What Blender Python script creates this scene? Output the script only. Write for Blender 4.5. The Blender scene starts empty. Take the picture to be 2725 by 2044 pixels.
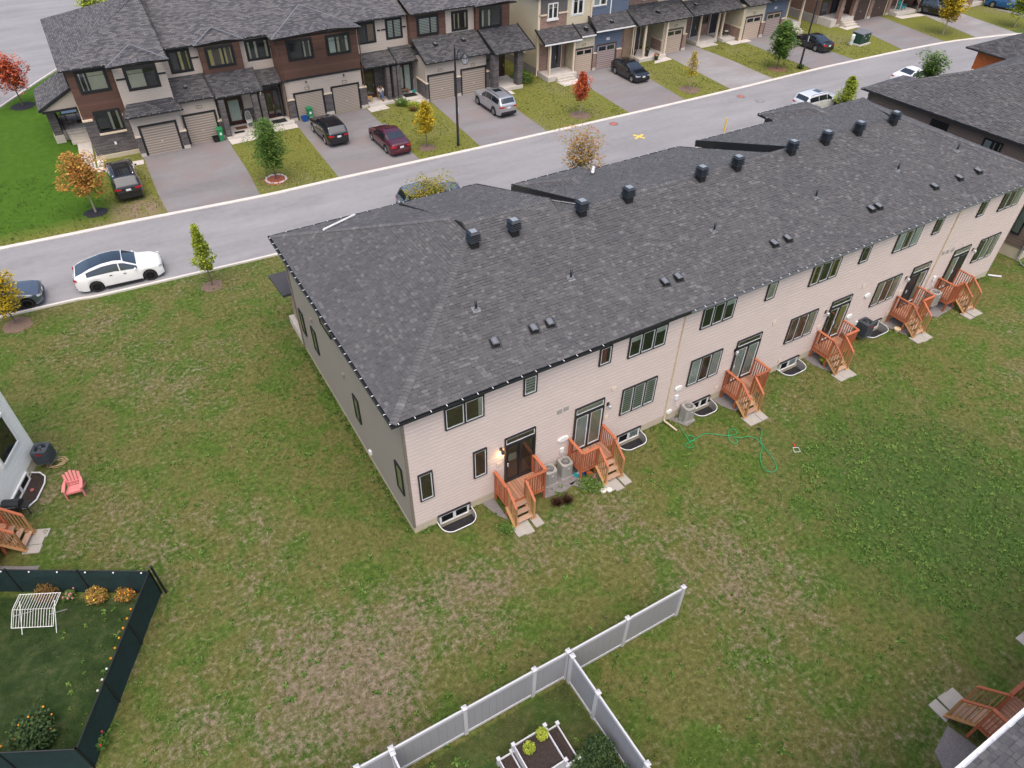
import bpy, math, random
import numpy as np
from mathutils import Vector, Matrix
random.seed(7); np.random.seed(7)
PI=math.pi
scn=bpy.context.scene; COL=scn.collection
# ------------------------------------------------------------------ camera
cam=bpy.data.cameras.new('camera'); co=bpy.data.objects.new('camera',cam); COL.objects.link(co)
cam.sensor_width=36; cam.lens=1889/2725*36; cam.clip_start=.5; cam.clip_end=2000
_R=[[0.8610000769534288,-0.5084480988767877,0.012625301373431713],[-0.3315161759030692,-0.5798652214179947,-0.7442132423603234],[0.3857147814134103,0.6365821673110553,-0.6678227696483287]]
r_,d_,f_=[Vector(v) for v in _R]
m=Matrix(((r_.x,-d_.x,-f_.x),(r_.y,-d_.y,-f_.y),(r_.z,-d_.z,-f_.z))).to_4x4()
co.matrix_world=Matrix.Translation((-5.77532,-16.975358,24.0))@m
scn.camera=co
scn.render.resolution_x=1024; scn.render.resolution_y=768
# ------------------------------------------------------------------ light
SUN_EL=math.radians(68); SUN_AZ=math.radians(205)   # azimuth clockwise from +Y: light comes from behind the rear facade side
w=bpy.data.worlds.new('World'); scn.world=w; w.use_nodes=True
nt=w.node_tree; nt.nodes.clear()
sky=nt.nodes.new('ShaderNodeTexSky'); sky.sky_type='NISHITA'; sky.sun_disc=False
sky.sun_elevation=SUN_EL; sky.sun_rotation=SUN_AZ; sky.altitude=100; sky.air_density=1.0; sky.dust_density=4.5; sky.ozone_density=1.0
bg=nt.nodes.new('ShaderNodeBackground'); bg.inputs[1].default_value=.15
out=nt.nodes.new('ShaderNodeOutputWorld'); nt.links.new(sky.outputs[0],bg.inputs[0]); nt.links.new(bg.outputs[0],out.inputs[0])
sl=bpy.data.lights.new('sun','SUN'); sl.energy=1.2; sl.angle=math.radians(85); sl.color=(1,.86,.70)
so=bpy.data.objects.new('sun',sl); COL.objects.link(so)
sd=Vector((math.sin(SUN_AZ)*math.cos(SUN_EL),math.cos(SUN_AZ)*math.cos(SUN_EL),math.sin(SUN_EL)))
so.rotation_euler=sd.to_track_quat('Z','Y').to_euler(); so.location=(0,0,60)
vs=scn.view_settings; vs.view_transform='Standard'; vs.look='None'; vs.gamma=1; vs.exposure=.72
try: vs.use_curve_mapping=False
except Exception: pass
scn.cycles.max_bounces=5; scn.cycles.transparent_max_bounces=6
# ------------------------------------------------------------------ materials
MATS={}
class NT:
    def __init__(s,name):
        s.m=bpy.data.materials.new(name); s.m.use_nodes=True; s.t=s.m.node_tree; s.b=s.t.nodes['Principled BSDF']
        s.out=[n for n in s.t.nodes if n.type=='OUTPUT_MATERIAL'][0]
    def n(s,k,**kw):
        x=s.t.nodes.new('ShaderNode'+k)
        for a,v in kw.items(): setattr(x,a,v)
        return x
    def L(s,a,b): s.t.links.new(a,b)
    def setin(s,sock,v):
        if isinstance(v,(int,float)): sock.default_value=v
        elif isinstance(v,(tuple,list)): sock.default_value=(tuple(v)+(1,))[:len(sock.default_value)] if hasattr(sock.default_value,'__len__') else v
        else: s.L(v,sock)
    def math(s,op,a,b=0.,c=None,clamp=False):
        x=s.n('Math',operation=op,use_clamp=clamp); s.setin(x.inputs[0],a); s.setin(x.inputs[1],b)
        if c is not None: s.setin(x.inputs[2],c)
        return x.outputs[0]
    def noise(s,vec,scale,detail=3,rough=.55,dist=0):
        x=s.n('TexNoise'); s.L(vec,x.inputs['Vector']); x.inputs['Scale'].default_value=scale; x.inputs['Detail'].default_value=detail; x.inputs['Roughness'].default_value=rough; x.inputs['Distortion'].default_value=dist
        return x.outputs[0]
    def mix(s,f,a,b,blend='MIX'):
        x=s.n('Mix',data_type='RGBA',blend_type=blend); s.setin(x.inputs[0],f); s.setin(x.inputs[6],a); s.setin(x.inputs[7],b); return x.outputs[2]
    def rng(s,v,a,b,c=0.,d=1.):
        x=s.n('MapRange'); x.clamp=True; s.setin(x.inputs[0],v); x.inputs[1].default_value=a; x.inputs[2].default_value=b; x.inputs[3].default_value=c; x.inputs[4].default_value=d; return x.outputs[0]
    def ramp(s,v,stops,interp='LINEAR'):
        x=s.n('ValToRGB'); s.L(v,x.inputs[0]); e=x.color_ramp; e.interpolation=interp
        while len(e.elements)<len(stops): e.elements.new(.5)
        for el,(p,c) in zip(e.elements,stops): el.position=p; el.color=tuple(c)+(1,)
        return x.outputs[0]
    def pos(s): 
        if not hasattr(s,'_p'): s._p=s.n('NewGeometry')
        return s._p.outputs['Position']
    def rand(s):
        if not hasattr(s,'_p'): s._p=s.n('NewGeometry')
        return s._p.outputs['Random Per Island']
    def orand(s): return s.n('ObjectInfo').outputs['Random']
    def bump(s,h,dist=.02,st=1.):
        x=s.n('Bump'); x.inputs['Strength'].default_value=st; x.inputs['Distance'].default_value=dist; s.L(h,x.inputs['Height']); s.L(x.outputs[0],s.b.inputs['Normal'])
    def done(s,col=None,rough=.7,metal=0.,spec=None,coat=None):
        if col is not None: s.setin(s.b.inputs['Base Color'],col)
        s.setin(s.b.inputs['Roughness'],rough); s.setin(s.b.inputs['Metallic'],metal)
        if spec is not None: s.b.inputs['Specular IOR Level'].default_value=spec
        if coat is not None: s.b.inputs['Coat Weight'].default_value=coat; s.b.inputs['Coat Roughness'].default_value=.03
        return s.m
def sc(c,k): return tuple(min(1,x*k) for x in c)
def plain(name,col,rough=.6,metal=0.,var=.12,scale=3.,bump=0.,bscale=30.,spec=None,coat=None,isl=0.):
    if name in MATS: return MATS[name]
    t=NT(name); p=t.pos(); n1=t.noise(p,scale,4); n2=t.noise(p,scale*9,3)
    f=t.math('ADD',t.math('MULTIPLY',n1,.65),t.math('MULTIPLY',n2,.35))
    c=t.ramp(f,[(.25,sc(col,1-var)),(.75,sc(col,1+var))])
    if isl: c=t.mix(1.,c,t.ramp(t.rand(),[(0,(1-isl,)*3),(1,(1+isl*.6 if 1+isl*.6<1 else 1,)*3)]),'MULTIPLY')
    if bump: t.bump(t.noise(p,bscale,4,.6),bump)
    MATS[name]=t.done(c,rough,metal,spec,coat); return MATS[name]
def M(name): return MATS[name]
plain('siding_pink',(.60,.505,.465),.55,var=.05,scale=.8)
plain('siding_beige',(.45,.39,.34),.55,var=.05,scale=.8)
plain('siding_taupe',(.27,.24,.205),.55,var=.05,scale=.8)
plain('siding_brown',(.17,.125,.105),.55,var=.05,scale=.8)
plain('siding_white',(.78,.79,.75),.5,var=.05,scale=.8)
plain('siding_yellow',(.55,.485,.35),.55,var=.05,scale=.8)
plain('siding_blue',(.10,.13,.185),.55,var=.06,scale=.8)
plain('siding_gray',(.13,.12,.115),.55,var=.06,scale=.8)
plain('orange_wood',(.55,.13,.03),.6,var=.2)
plain('trim_black',(.018,.019,.022),.4,var=.2)
plain('trim_brown',(.06,.05,.045),.5)
plain('trim_white',(.75,.75,.73),.45,var=.06)
plain('trim_cream',(.66,.55,.42),.5,var=.05)
plain('trim_taupe',(.20,.17,.145),.5)
plain('metal_dark',(.03,.033,.038),.35,.3,var=.2)
plain('vent_blue',(.028,.034,.042),.4,.3); plain('vent_top',(.27,.30,.33),.4,.2); plain('metal_white',(.75,.76,.78),.35,var=.05)
plain('metal_gray',(.20,.21,.225),.45,.3)
plain('galv',(.45,.46,.47),.4,.6,var=.15)
plain('ac_gray',(.33,.32,.30),.5,var=.06)
plain('ac_dark',(.05,.06,.07),.5,var=.08)
plain('concrete',(.50,.46,.40),.85,var=.12,scale=1.5,bump=.004,bscale=60)
plain('concrete_light',(.55,.51,.47),.85,var=.12,scale=2,bump=.004,bscale=60)
plain('foundation',(.50,.44,.33),.9,var=.12,scale=2,bump=.006,bscale=25)
plain('foundation_gray',(.30,.28,.27),.9,var=.12,scale=2)
plain('curb',(.60,.56,.52),.85,var=.14,scale=1.2,bump=.004,bscale=50)
plain('paver',(.37,.345,.31),.9,var=.12,scale=4,bump=.004,bscale=60,isl=.12)
plain('garage_taupe',(.255,.215,.175),.5,var=.04)
plain('garage_pink',(.42,.31,.26),.5,var=.05)
plain('garage_brown',(.07,.045,.04),.5,var=.06)
plain('door_brown',(.05,.018,.015),.35,var=.2)
plain('door_navy',(.03,.035,.05),.4)
plain('frosted',(.32,.40,.37),.25,var=.15,scale=6)
plain('plastic_white',(.78,.78,.75),.5,var=.04)
plain('vinyl',(.29,.295,.32),.42,var=.035,scale=1.5)
plain('vinyl_cap',(.50,.505,.53),.42,var=.035,scale=1.5)
plain('fabric_green',(.006,.026,.026),.8,var=.3,scale=3,bump=.01,bscale=6)
plain('fence_post',(.01,.011,.013),.5)
plain('soil',(.035,.024,.02),.95,var=.6,scale=14,bump=.02,bscale=40)
plain('mulch_brown',(.17,.115,.085),.95,var=.4,scale=8,bump=.02,bscale=30)
plain('mulch_black',(.022,.022,.027),.95,var=.4,scale=8,bump=.02,bscale=30)
plain('mulch_red',(.42,.12,.065),.95,var=.35,scale=8,bump=.02,bscale=30)
plain('mulch_leafy',(.24,.13,.07),.95,var=.6,scale=9,bump=.02,bscale=30)
plain('white_stone',(.72,.68,.63),.8,var=.1,isl=.25)
plain('gravel',(.27,.25,.25),.95,var=.5,scale=25,bump=.03,bscale=45,isl=.45)
plain('pink_plastic',(.66,.23,.22),.5,var=.1,scale=5)
plain('teal_plastic',(.01,.36,.38),.5,var=.06)
plain('hose_green',(.0,.36,.14),.4,var=.05)
plain('rope_tan',(.5,.36,.2),.7)
plain('bin_green',(.02,.22,.08),.5); plain('bin_blue',(.01,.08,.3),.5); plain('bin_black',(.012,.012,.014),.5)
plain('wood_yellow',(.6,.35,.1),.5); plain('wood_brown',(.25,.15,.09),.6)
plain('mat_black',(.012,.016,.016),.9); plain('mat_brown',(.16,.07,.035),.9)
plain('pot_orange',(.5,.14,.05),.7); plain('pot_cream',(.6,.5,.33),.7); plain('pot_black',(.02,.02,.022),.5)
plain('box_green',(.012,.05,.033),.5,var=.1); plain('skin',(.35,.2,.14),.6); plain('hair',(.02,.012,.01),.5)
plain('cloth_white',(.72,.7,.66),.8); plain('denim',(.05,.12,.26),.8); plain('shoe',(.08,.03,.03),.6)
plain('iron_red',(.36,.13,.1),.8,var=.25,scale=10); plain('paint_yellow',(.75,.52,.08),.6); plain('paint_red',(.55,.2,.17),.8,var=.1,scale=4)
plain('tyre',(.012,.012,.013),.75); plain('rim_silver',(.5,.51,.53),.3,.8); plain('rim_black',(.015,.015,.017),.35,.5)
plain('lamp_red',(.5,.01,.015),.15,var=.1,scale=20); plain('lamp_clear',(.55,.57,.6),.08,var=.2,scale=20,metal=.3)
plain('chrome',(.7,.7,.72),.15,1.); plain('plate_white',(.7,.7,.72),.4); plain('black_plastic',(.015,.015,.016),.5)
plain('curtain_cream',(.62,.58,.46),.8,var=.1,scale=3); plain('curtain_gold',(.62,.5,.2),.8,var=.1)
plain('curtain_brown',(.28,.17,.11),.8,var=.1); plain('curtain_white',(.7,.72,.68),.8,var=.06); plain('blind_white',(.66,.66,.6),.7,var=.04); plain('curtain_red',(.35,.1,.1),.8)
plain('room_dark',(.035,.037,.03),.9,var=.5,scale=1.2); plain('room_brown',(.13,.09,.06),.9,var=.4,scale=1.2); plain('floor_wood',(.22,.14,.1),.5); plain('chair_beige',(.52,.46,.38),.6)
def glass():
    t=NT('window_glass'); g=t.n('BsdfGlossy'); g.inputs['Roughness'].default_value=.02; g.inputs['Color'].default_value=(.9,.95,.97,1)
    tr=t.n('BsdfTransparent'); tr.inputs[0].default_value=(.90,.95,.91,1); fr=t.n('Fresnel'); fr.inputs[0].default_value=1.52
    fac=t.math('MULTIPLY',fr.outputs[0],1.6,clamp=True)
    mx=t.n('MixShader'); t.L(fac,mx.inputs[0]); t.L(tr.outputs[0],mx.inputs[1]); t.L(g.outputs[0],mx.inputs[2]); t.L(mx.outputs[0],t.out.inputs[0]); MATS['glass']=t.m
glass()
def car_glass():
    t=NT('car_glass'); MATS['car_glass']=t.done((.012,.018,.024),.03,0,spec=.9,coat=.6)
car_glass()
def paint(name,col,metal=.3,rough=.3):
    t=NT('paint_'+name); n=t.noise(t.pos(),1.2,2); MATS['paint_'+name]=t.done(t.ramp(n,[(.3,sc(col,.94)),(.7,sc(col,1.04))]),rough,metal,coat=1.)
paint('white',(.82,.82,.82),0,.35); paint('pearl',(.62,.64,.66),.1); paint('silver',(.42,.43,.45),.55); paint('gray',(.10,.125,.16),.5); paint('black',(.008,.009,.012),.2,.25)
paint('maroon',(.09,.008,.02),.4); paint('steel',(.15,.19,.24),.5); paint('blue',(.01,.10,.28),.4); paint('dark',(.012,.02,.022),.3)
def deckwood(name,col,col2):
    t=NT(name); p=t.pos(); mp=t.n('Mapping'); mp.inputs['Scale'].default_value=(6,6,40); t.L(p,mp.inputs[0])
    g=t.noise(mp.outputs[0],3,4,.6,.5); c=t.ramp(g,[(.3,col),(.7,col2)])
    c=t.mix(1.,c,t.ramp(t.orand(),[(0,(.62,.62,.62)),(.5,(.9,.88,.86)),(1,(1,1,1))]),'MULTIPLY')
    MATS[name]=t.done(c,.7)
deckwood('deck_wood',(.36,.17,.10),(.52,.29,.19)); deckwood('tread_wood',(.40,.24,.16),(.54,.37,.27)); deckwood('rail_wood',(.40,.105,.042),(.55,.185,.085)); deckwood('rail_light',(.42,.22,.085),(.52,.3,.13))
def shingle_mat(name,src,cs):
    t=NT(name); p=t.pos(); r=t.rand() if src=='isl' else t.orand()
    c=t.ramp(r,cs); big=t.noise(p,.35,3); c=t.mix(1.,c,t.ramp(big,[(.3,(.86,.86,.88)),(.7,(1,1,1))]),'MULTIPLY')
    gr=t.noise(p,60,2,.7); c=t.mix(1.,c,t.ramp(gr,[(.25,(.72,.72,.72)),(.75,(1,1,1))]),'MULTIPLY')
    MATS[name]=t.done(c,.80,spec=.5)
SH=[(0,(.078,.079,.083)),(.3,(.090,.090,.093)),(.75,(.104,.102,.104)),(.9,(.120,.118,.119)),(1,(.155,.152,.153))]
shingle_mat('shingle','isl',SH); shingle_mat('shingle_piece','obj',SH); shingle_mat('cap_shingle','isl',[(p,sc(c,1.25)) for p,c in SH]); shingle_mat('cap_piece','obj',[(p,sc(c,1.25)) for p,c in SH])
plain('felt',(.05,.05,.055),.95,var=.2)
def roofmap(name,k=1.):
    t=NT(name); uv=t.n('UVMap').outputs[0]; br=t.n('TexBrick'); t.L(uv,br.inputs['Vector'])
    for a,v in (('Color1',sc((.075,.076,.084),k)+(1,)),('Color2',sc((.20,.19,.19),k)+(1,)),('Mortar',sc((.045,.045,.05),k)+(1,)),('Scale',1.),('Mortar Size',.012),('Brick Width',.36),('Row Height',.15),('Bias',-.1)): br.inputs[a].default_value=v
    mp=t.n('Mapping'); mp.inputs['Scale'].default_value=(5,14,1); t.L(uv,mp.inputs[0])
    n=t.noise(mp.outputs[0],1.1,4,.65); c=t.mix(1.,br.outputs[0],t.ramp(n,[(.3,(.62,.62,.64)),(.7,(1,1,1))]),'MULTIPLY')
    t.bump(br.outputs[0],.012); MATS[name]=t.done(c,.9,spec=.3)
roofmap('roof_map'); roofmap('roof_map_dark',.7)
def brickmat(name,c1,c2,mo,bw=.24,rh=.075,ms=.006):
    t=NT(name); p=t.pos(); s=t.n('SeparateXYZ'); t.L(p,s.inputs[0]); cb=t.n('CombineXYZ'); t.L(t.math('ADD',s.outputs[0],s.outputs[1]),cb.inputs[0]); t.L(s.outputs[2],cb.inputs[1])
    br=t.n('TexBrick'); t.L(cb.outputs[0],br.inputs['Vector'])
    for a,v in (('Color1',c1+(1,)),('Color2',c2+(1,)),('Mortar',mo+(1,)),('Scale',1.),('Mortar Size',ms),('Brick Width',bw),('Row Height',rh)): br.inputs[a].default_value=v
    n=t.noise(p,1.3,4); n2=t.noise(p,9,3); c=t.mix(1.,br.outputs[0],t.ramp(t.math('MULTIPLY',t.math('ADD',n,n2),.5),[(.3,(.7,.7,.7)),(.7,(1,1,1))]),'MULTIPLY')
    t.bump(br.outputs[0],.01); MATS[name]=t.done(c,.85)
brickmat('stone_gray',(.085,.078,.082),(.17,.15,.15),(.06,.055,.055),.55,.10)
brickmat('brick_brown',(.24,.145,.11),(.36,.22,.17),(.36,.3,.26))
brickmat('brick_dark',(.15,.085,.065),(.25,.14,.105),(.27,.21,.18))
brickmat('brick_tan',(.34,.23,.16),(.45,.32,.22),(.4,.33,.27))
def plank(name,c1,c2,h=.16):
    t=NT(name); p=t.pos(); s=t.n('SeparateXYZ'); t.L(p,s.inputs[0]); fl=t.math('FLOOR',t.math('DIVIDE',s.outputs[2],h)); wn=t.n('TexWhiteNoise'); wn.noise_dimensions='1D'; t.L(fl,wn.inputs['W'])
    mp=t.n('Mapping'); mp.inputs['Scale'].default_value=(1.2,1.2,16); t.L(p,mp.inputs[0]); g=t.noise(mp.outputs[0],1.5,4,.6)
    f=t.math('ADD',t.math('MULTIPLY',wn.outputs[0],.4),t.math('MULTIPLY',g,.7)); c=t.ramp(f,[(.25,c1),(.8,c2)])
    MATS[name]=t.done(c,.6)
plank('wood_siding',(.075,.036,.025),(.14,.072,.052))
def asphalt(name,c,patch=None,tint=None):
    t=NT(name); p=t.pos(); mp=t.n('Mapping'); mp.inputs['Scale'].default_value=(.22,1.,1); mp.inputs['Rotation'].default_value=(0,0,.03); t.L(p,mp.inputs[0])
    a=t.noise(mp.outputs[0],.55,5,.6,.3); b=t.noise(p,2.2,4); g=t.noise(p,45,2,.7)
    f=t.math('ADD',t.math('ADD',t.math('MULTIPLY',a,.6),t.math('MULTIPLY',b,.2)),t.math('MULTIPLY',g,.2))
    col=t.ramp(f,[(.34,sc(c,.80)),(.5,c),(.66,sc(c,1.16))])
    if tint: col=t.mix(t.rng(t.noise(p,.33,3),.45,.62),col,tint)
    st=t.rng(t.noise(p,.8,5,.7,.6),.66,.74); col=t.mix(t.math('MULTIPLY',st,.35),col,sc(c,.5))
    t.bump(g,.004); MATS[name]=t.done(col,.9,spec=.25)
asphalt('road',(.252,.250,.258)); asphalt('driveway',(.205,.198,.202),tint=(.215,.187,.187)); asphalt('driveway_pale',(.27,.265,.268),tint=(.25,.225,.225))
def lawn():
    t=NT('lawn'); p=t.pos(); s=t.n('SeparateXYZ'); t.L(p,s.inputs[0]); X,Y=s.outputs[0],s.outputs[1]
    def blob(cx,cy,rx,ry,soft=1.):   # irregular elliptical patch
        dx=t.math('DIVIDE',t.math('SUBTRACT',X,cx),rx); dy=t.math('DIVIDE',t.math('SUBTRACT',Y,cy),ry)
        d=t.math('SQRT',t.math('ADD',t.math('MULTIPLY',dx,dx),t.math('MULTIPLY',dy,dy))); d=t.math('ADD',d,t.math('MULTIPLY',t.math('SUBTRACT',edge,.5),.9)); return t.rng(d,1.45*soft,.45)
    def half(nx,ny,c,soft=.6):
        return t.rng(t.math('ADD',t.math('ADD',t.math('MULTIPLY',X,nx),t.math('MULTIPLY',Y,ny)),t.math('MULTIPLY',t.math('SUBTRACT',edge,.5),.6)),c,c+soft)
    edge=t.noise(p,.45,5,.6); mid=t.noise(p,1.6,5,.65,.4); fine=t.noise(p,5.0,5,.7); vf=t.noise(p,34,3,.75); big=t.noise(p,.17,4,.6)
    green=t.ramp(t.math('ADD',t.math('MULTIPLY',fine,.5),t.math('MULTIPLY',vf,.5)),[(.36,(.026,.057,.010)),(.5,(.074,.122,.022)),(.63,(.155,.215,.048))])
    dry=t.ramp(t.math('ADD',t.math('MULTIPLY',fine,.45),t.math('MULTIPLY',vf,.55)),[(.37,(.075,.068,.035)),(.5,(.185,.150,.095)),(.64,(.37,.30,.235))])
    lush=t.ramp(t.math('ADD',t.math('MULTIPLY',mid,.5),t.math('MULTIPLY',vf,.5)),[(.3,(.035,.09,.008)),(.7,(.085,.17,.02))])
    dark=t.ramp(t.math('ADD',t.math('MULTIPLY',mid,.6),t.math('MULTIPLY',vf,.4)),[(.38,(.010,.028,.009)),(.52,(.028,.055,.018)),(.64,(.075,.09,.035))])
    olive=t.ramp(t.math('ADD',t.math('MULTIPLY',fine,.5),t.math('MULTIPLY',vf,.5)),[(.34,(.07,.105,.016)),(.5,(.165,.175,.038)),(.66,(.31,.26,.075))])
    lushd=t.ramp(t.math('ADD',t.math('MULTIPLY',fine,.5),t.math('MULTIPLY',vf,.5)),[(.36,(.016,.048,.012)),(.5,(.042,.092,.022)),(.63,(.10,.165,.04))])
    olive2=t.ramp(t.math('ADD',t.math('MULTIPLY',fine,.5),t.math('MULTIPLY',vf,.5)),[(.36,(.055,.062,.016)),(.5,(.125,.128,.040)),(.63,(.22,.205,.08))])
    # dry amount
    dens=t.math('ADD',t.math('MULTIPLY',mid,.28),t.math('ADD',t.math('MULTIPLY',fine,.5),t.math('MULTIPLY',vf,.22)))
    bias=t.math('ADD',t.math('MULTIPLY',t.math('SUBTRACT',big,.5),.40),0.)
    for a in ((-3.2,-4.4,5.2,3.2,.10),(-5.5,-3.5,4,3.5,.05),(6.3,-3,3.,1.6,.05),(10.5,-9.5,3.2,3,.075),(12.5,-7.5,2.5,3,.05),(14,-5,4,1.2,.03),(-10.5,6.5,2.2,2.2,.05),(-9.7,-1.5,1.2,5,.04),(-5,14,4,5,.02)):
        bias=t.math('ADD',bias,t.math('MULTIPLY',blob(*a[:4]),a[4]))
    for a in ((12,-1.5,5,1.5,-.10),(-1.8,4,2.2,8,-.08),(18,-10,6,5,-.12),(22,-3,9,3,-.02),(2,-1.2,3,1.,-.08),(15,-4,3,2.5,-.04),(1.5,-6.8,4,1.5,-.05)):
        bias=t.math('ADD',bias,t.math('MULTIPLY',blob(*a[:4]),a[4]))
    f=t.rng(t.math('ADD',dens,bias),.54,.66)
    c=t.mix(t.rng(t.noise(p,.6,5,.65,.5),.40,.56),green,olive2); c=t.mix(t.math('MULTIPLY',half(0,1,30.),.85),c,olive)   # street side lawns yellower
    c=t.mix(f,c,dry)
    c=t.mix(t.math('MULTIPLY',blob(20,-10,5.4,5.8),.72),c,lushd)
    lm=t.math('MULTIPLY',half(-1,0,6.2,1.2),half(0,1,33.2,2.)); c=t.mix(lm,c,lush)
    # fenced yards are darker grass
    fy=t.math('MULTIPLY',t.rng(t.math('SUBTRACT',t.math('MULTIPLY',t.math('ADD',X,9.7),-.874),t.math('MULTIPLY',t.math('SUBTRACT',Y,2.2),-.486)),0,.15),t.rng(t.math('ADD',t.math('MULTIPLY',t.math('ADD',X,9.7),.514),t.math('MULTIPLY',t.math('SUBTRACT',Y,2.2),.857)),0,-.15))
    c=t.mix(t.math('MULTIPLY',fy,.9),c,dark)
    wy=t.math('MULTIPLY',t.rng(Y,-8.2,-8.3),t.rng(X,1.95,1.85)); c=t.mix(t.math('MULTIPLY',wy,.6),c,dark)
    dirt=t.ramp(vf,[(.3,(.16,.11,.075)),(.7,(.34,.26,.19))]); c=t.mix(t.math('MULTIPLY',blob(-4.9,34.2,1.6,1.4),t.rng(mid,.35,.5)),c,dirt)
    h=t.math('ADD',t.math('MULTIPLY',vf,.5),t.math('MULTIPLY',fine,.8)); t.bump(h,.07)
    MATS['lawn']=t.done(c,.95,spec=.1)
lawn()
def leafmat(name,stops,rough=.6):
    t=NT(name); c=t.ramp(t.rand(),stops); big=t.noise(t.pos(),1.4,3); c=t.mix(1.,c,t.ramp(big,[(.3,(.7,.75,.7)),(.7,(1,1,1))]),'MULTIPLY')
    d=t.n('BsdfTranslucent'); t.L(c,d.inputs[0]); mx=t.n('MixShader'); mx.inputs[0].default_value=.3; t.done(c,rough,spec=.25)
    t.L(t.b.outputs[0],mx.inputs[1]); t.L(d.outputs[0],mx.inputs[2]); t.L(mx.outputs[0],t.out.inputs[0]); MATS[name]=t.m
leafmat('leaf_green',[(0,(0.053,0.123,0.021)),(.5,(0.123,0.229,0.044)),(1,(0.264,0.370,0.088))])
leafmat('leaf_yg',[(0,(0.156,0.235,0.024)),(.5,(0.344,0.423,0.046)),(1,(0.656,0.656,0.094))])
leafmat('leaf_yellow',[(0,(0.264,0.180,0.012)),(.5,(0.600,0.432,0.024)),(1,(0.864,0.660,0.060))])
leafmat('leaf_red',[(0,(0.261,0.043,0.022)),(.5,(0.652,0.116,0.051)),(1,(0.899,0.290,0.116))])
leafmat('leaf_orange',[(0,(0.173,0.187,0.029)),(.35,(0.490,0.202,0.058)),(.7,(0.720,0.317,0.086)),(1,(0.720,0.518,0.115))])
leafmat('leaf_mixed',[(0,(0.176,0.189,0.041)),(.4,(0.432,0.324,0.068)),(.7,(0.405,0.135,0.081)),(1,(0.608,0.351,0.081))])
leafmat('leaf_redgreen',[(0,(0.120,0.156,0.024)),(.3,(0.300,0.240,0.048)),(.45,(0.540,0.108,0.060)),(1,(0.744,0.192,0.120))])
leafmat('leaf_rust',[(0,(.10,.05,.02)),(.5,(.26,.13,.05)),(1,(.32,.26,.06))])
leafmat('leaf_dark',[(0,(0.017,0.042,0.014)),(.5,(0.042,0.084,0.028)),(1,(0.112,0.168,0.049))])
leafmat('leaf_grasspl',[(0,(.07,.028,.02)),(.5,(.10,.05,.035)),(1,(.20,.12,.08))])
leafmat('blade_green',[(0,(.045,.085,.014)),(.5,(.09,.14,.025)),(1,(.18,.22,.05))],.8)
leafmat('blade_dry',[(0,(.15,.12,.07)),(.5,(.29,.24,.15)),(1,(.44,.37,.27))],.9)
leafmat('leaf_gold',[(0,(.10,.16,.02)),(.4,(.26,.28,.04)),(.75,(.5,.38,.06)),(1,(.55,.3,.08))])
plain('bark',(.13,.10,.08),.9,var=.25,scale=10); plain('bark_pale',(.33,.28,.21),.9,var=.2,scale=10)
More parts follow.
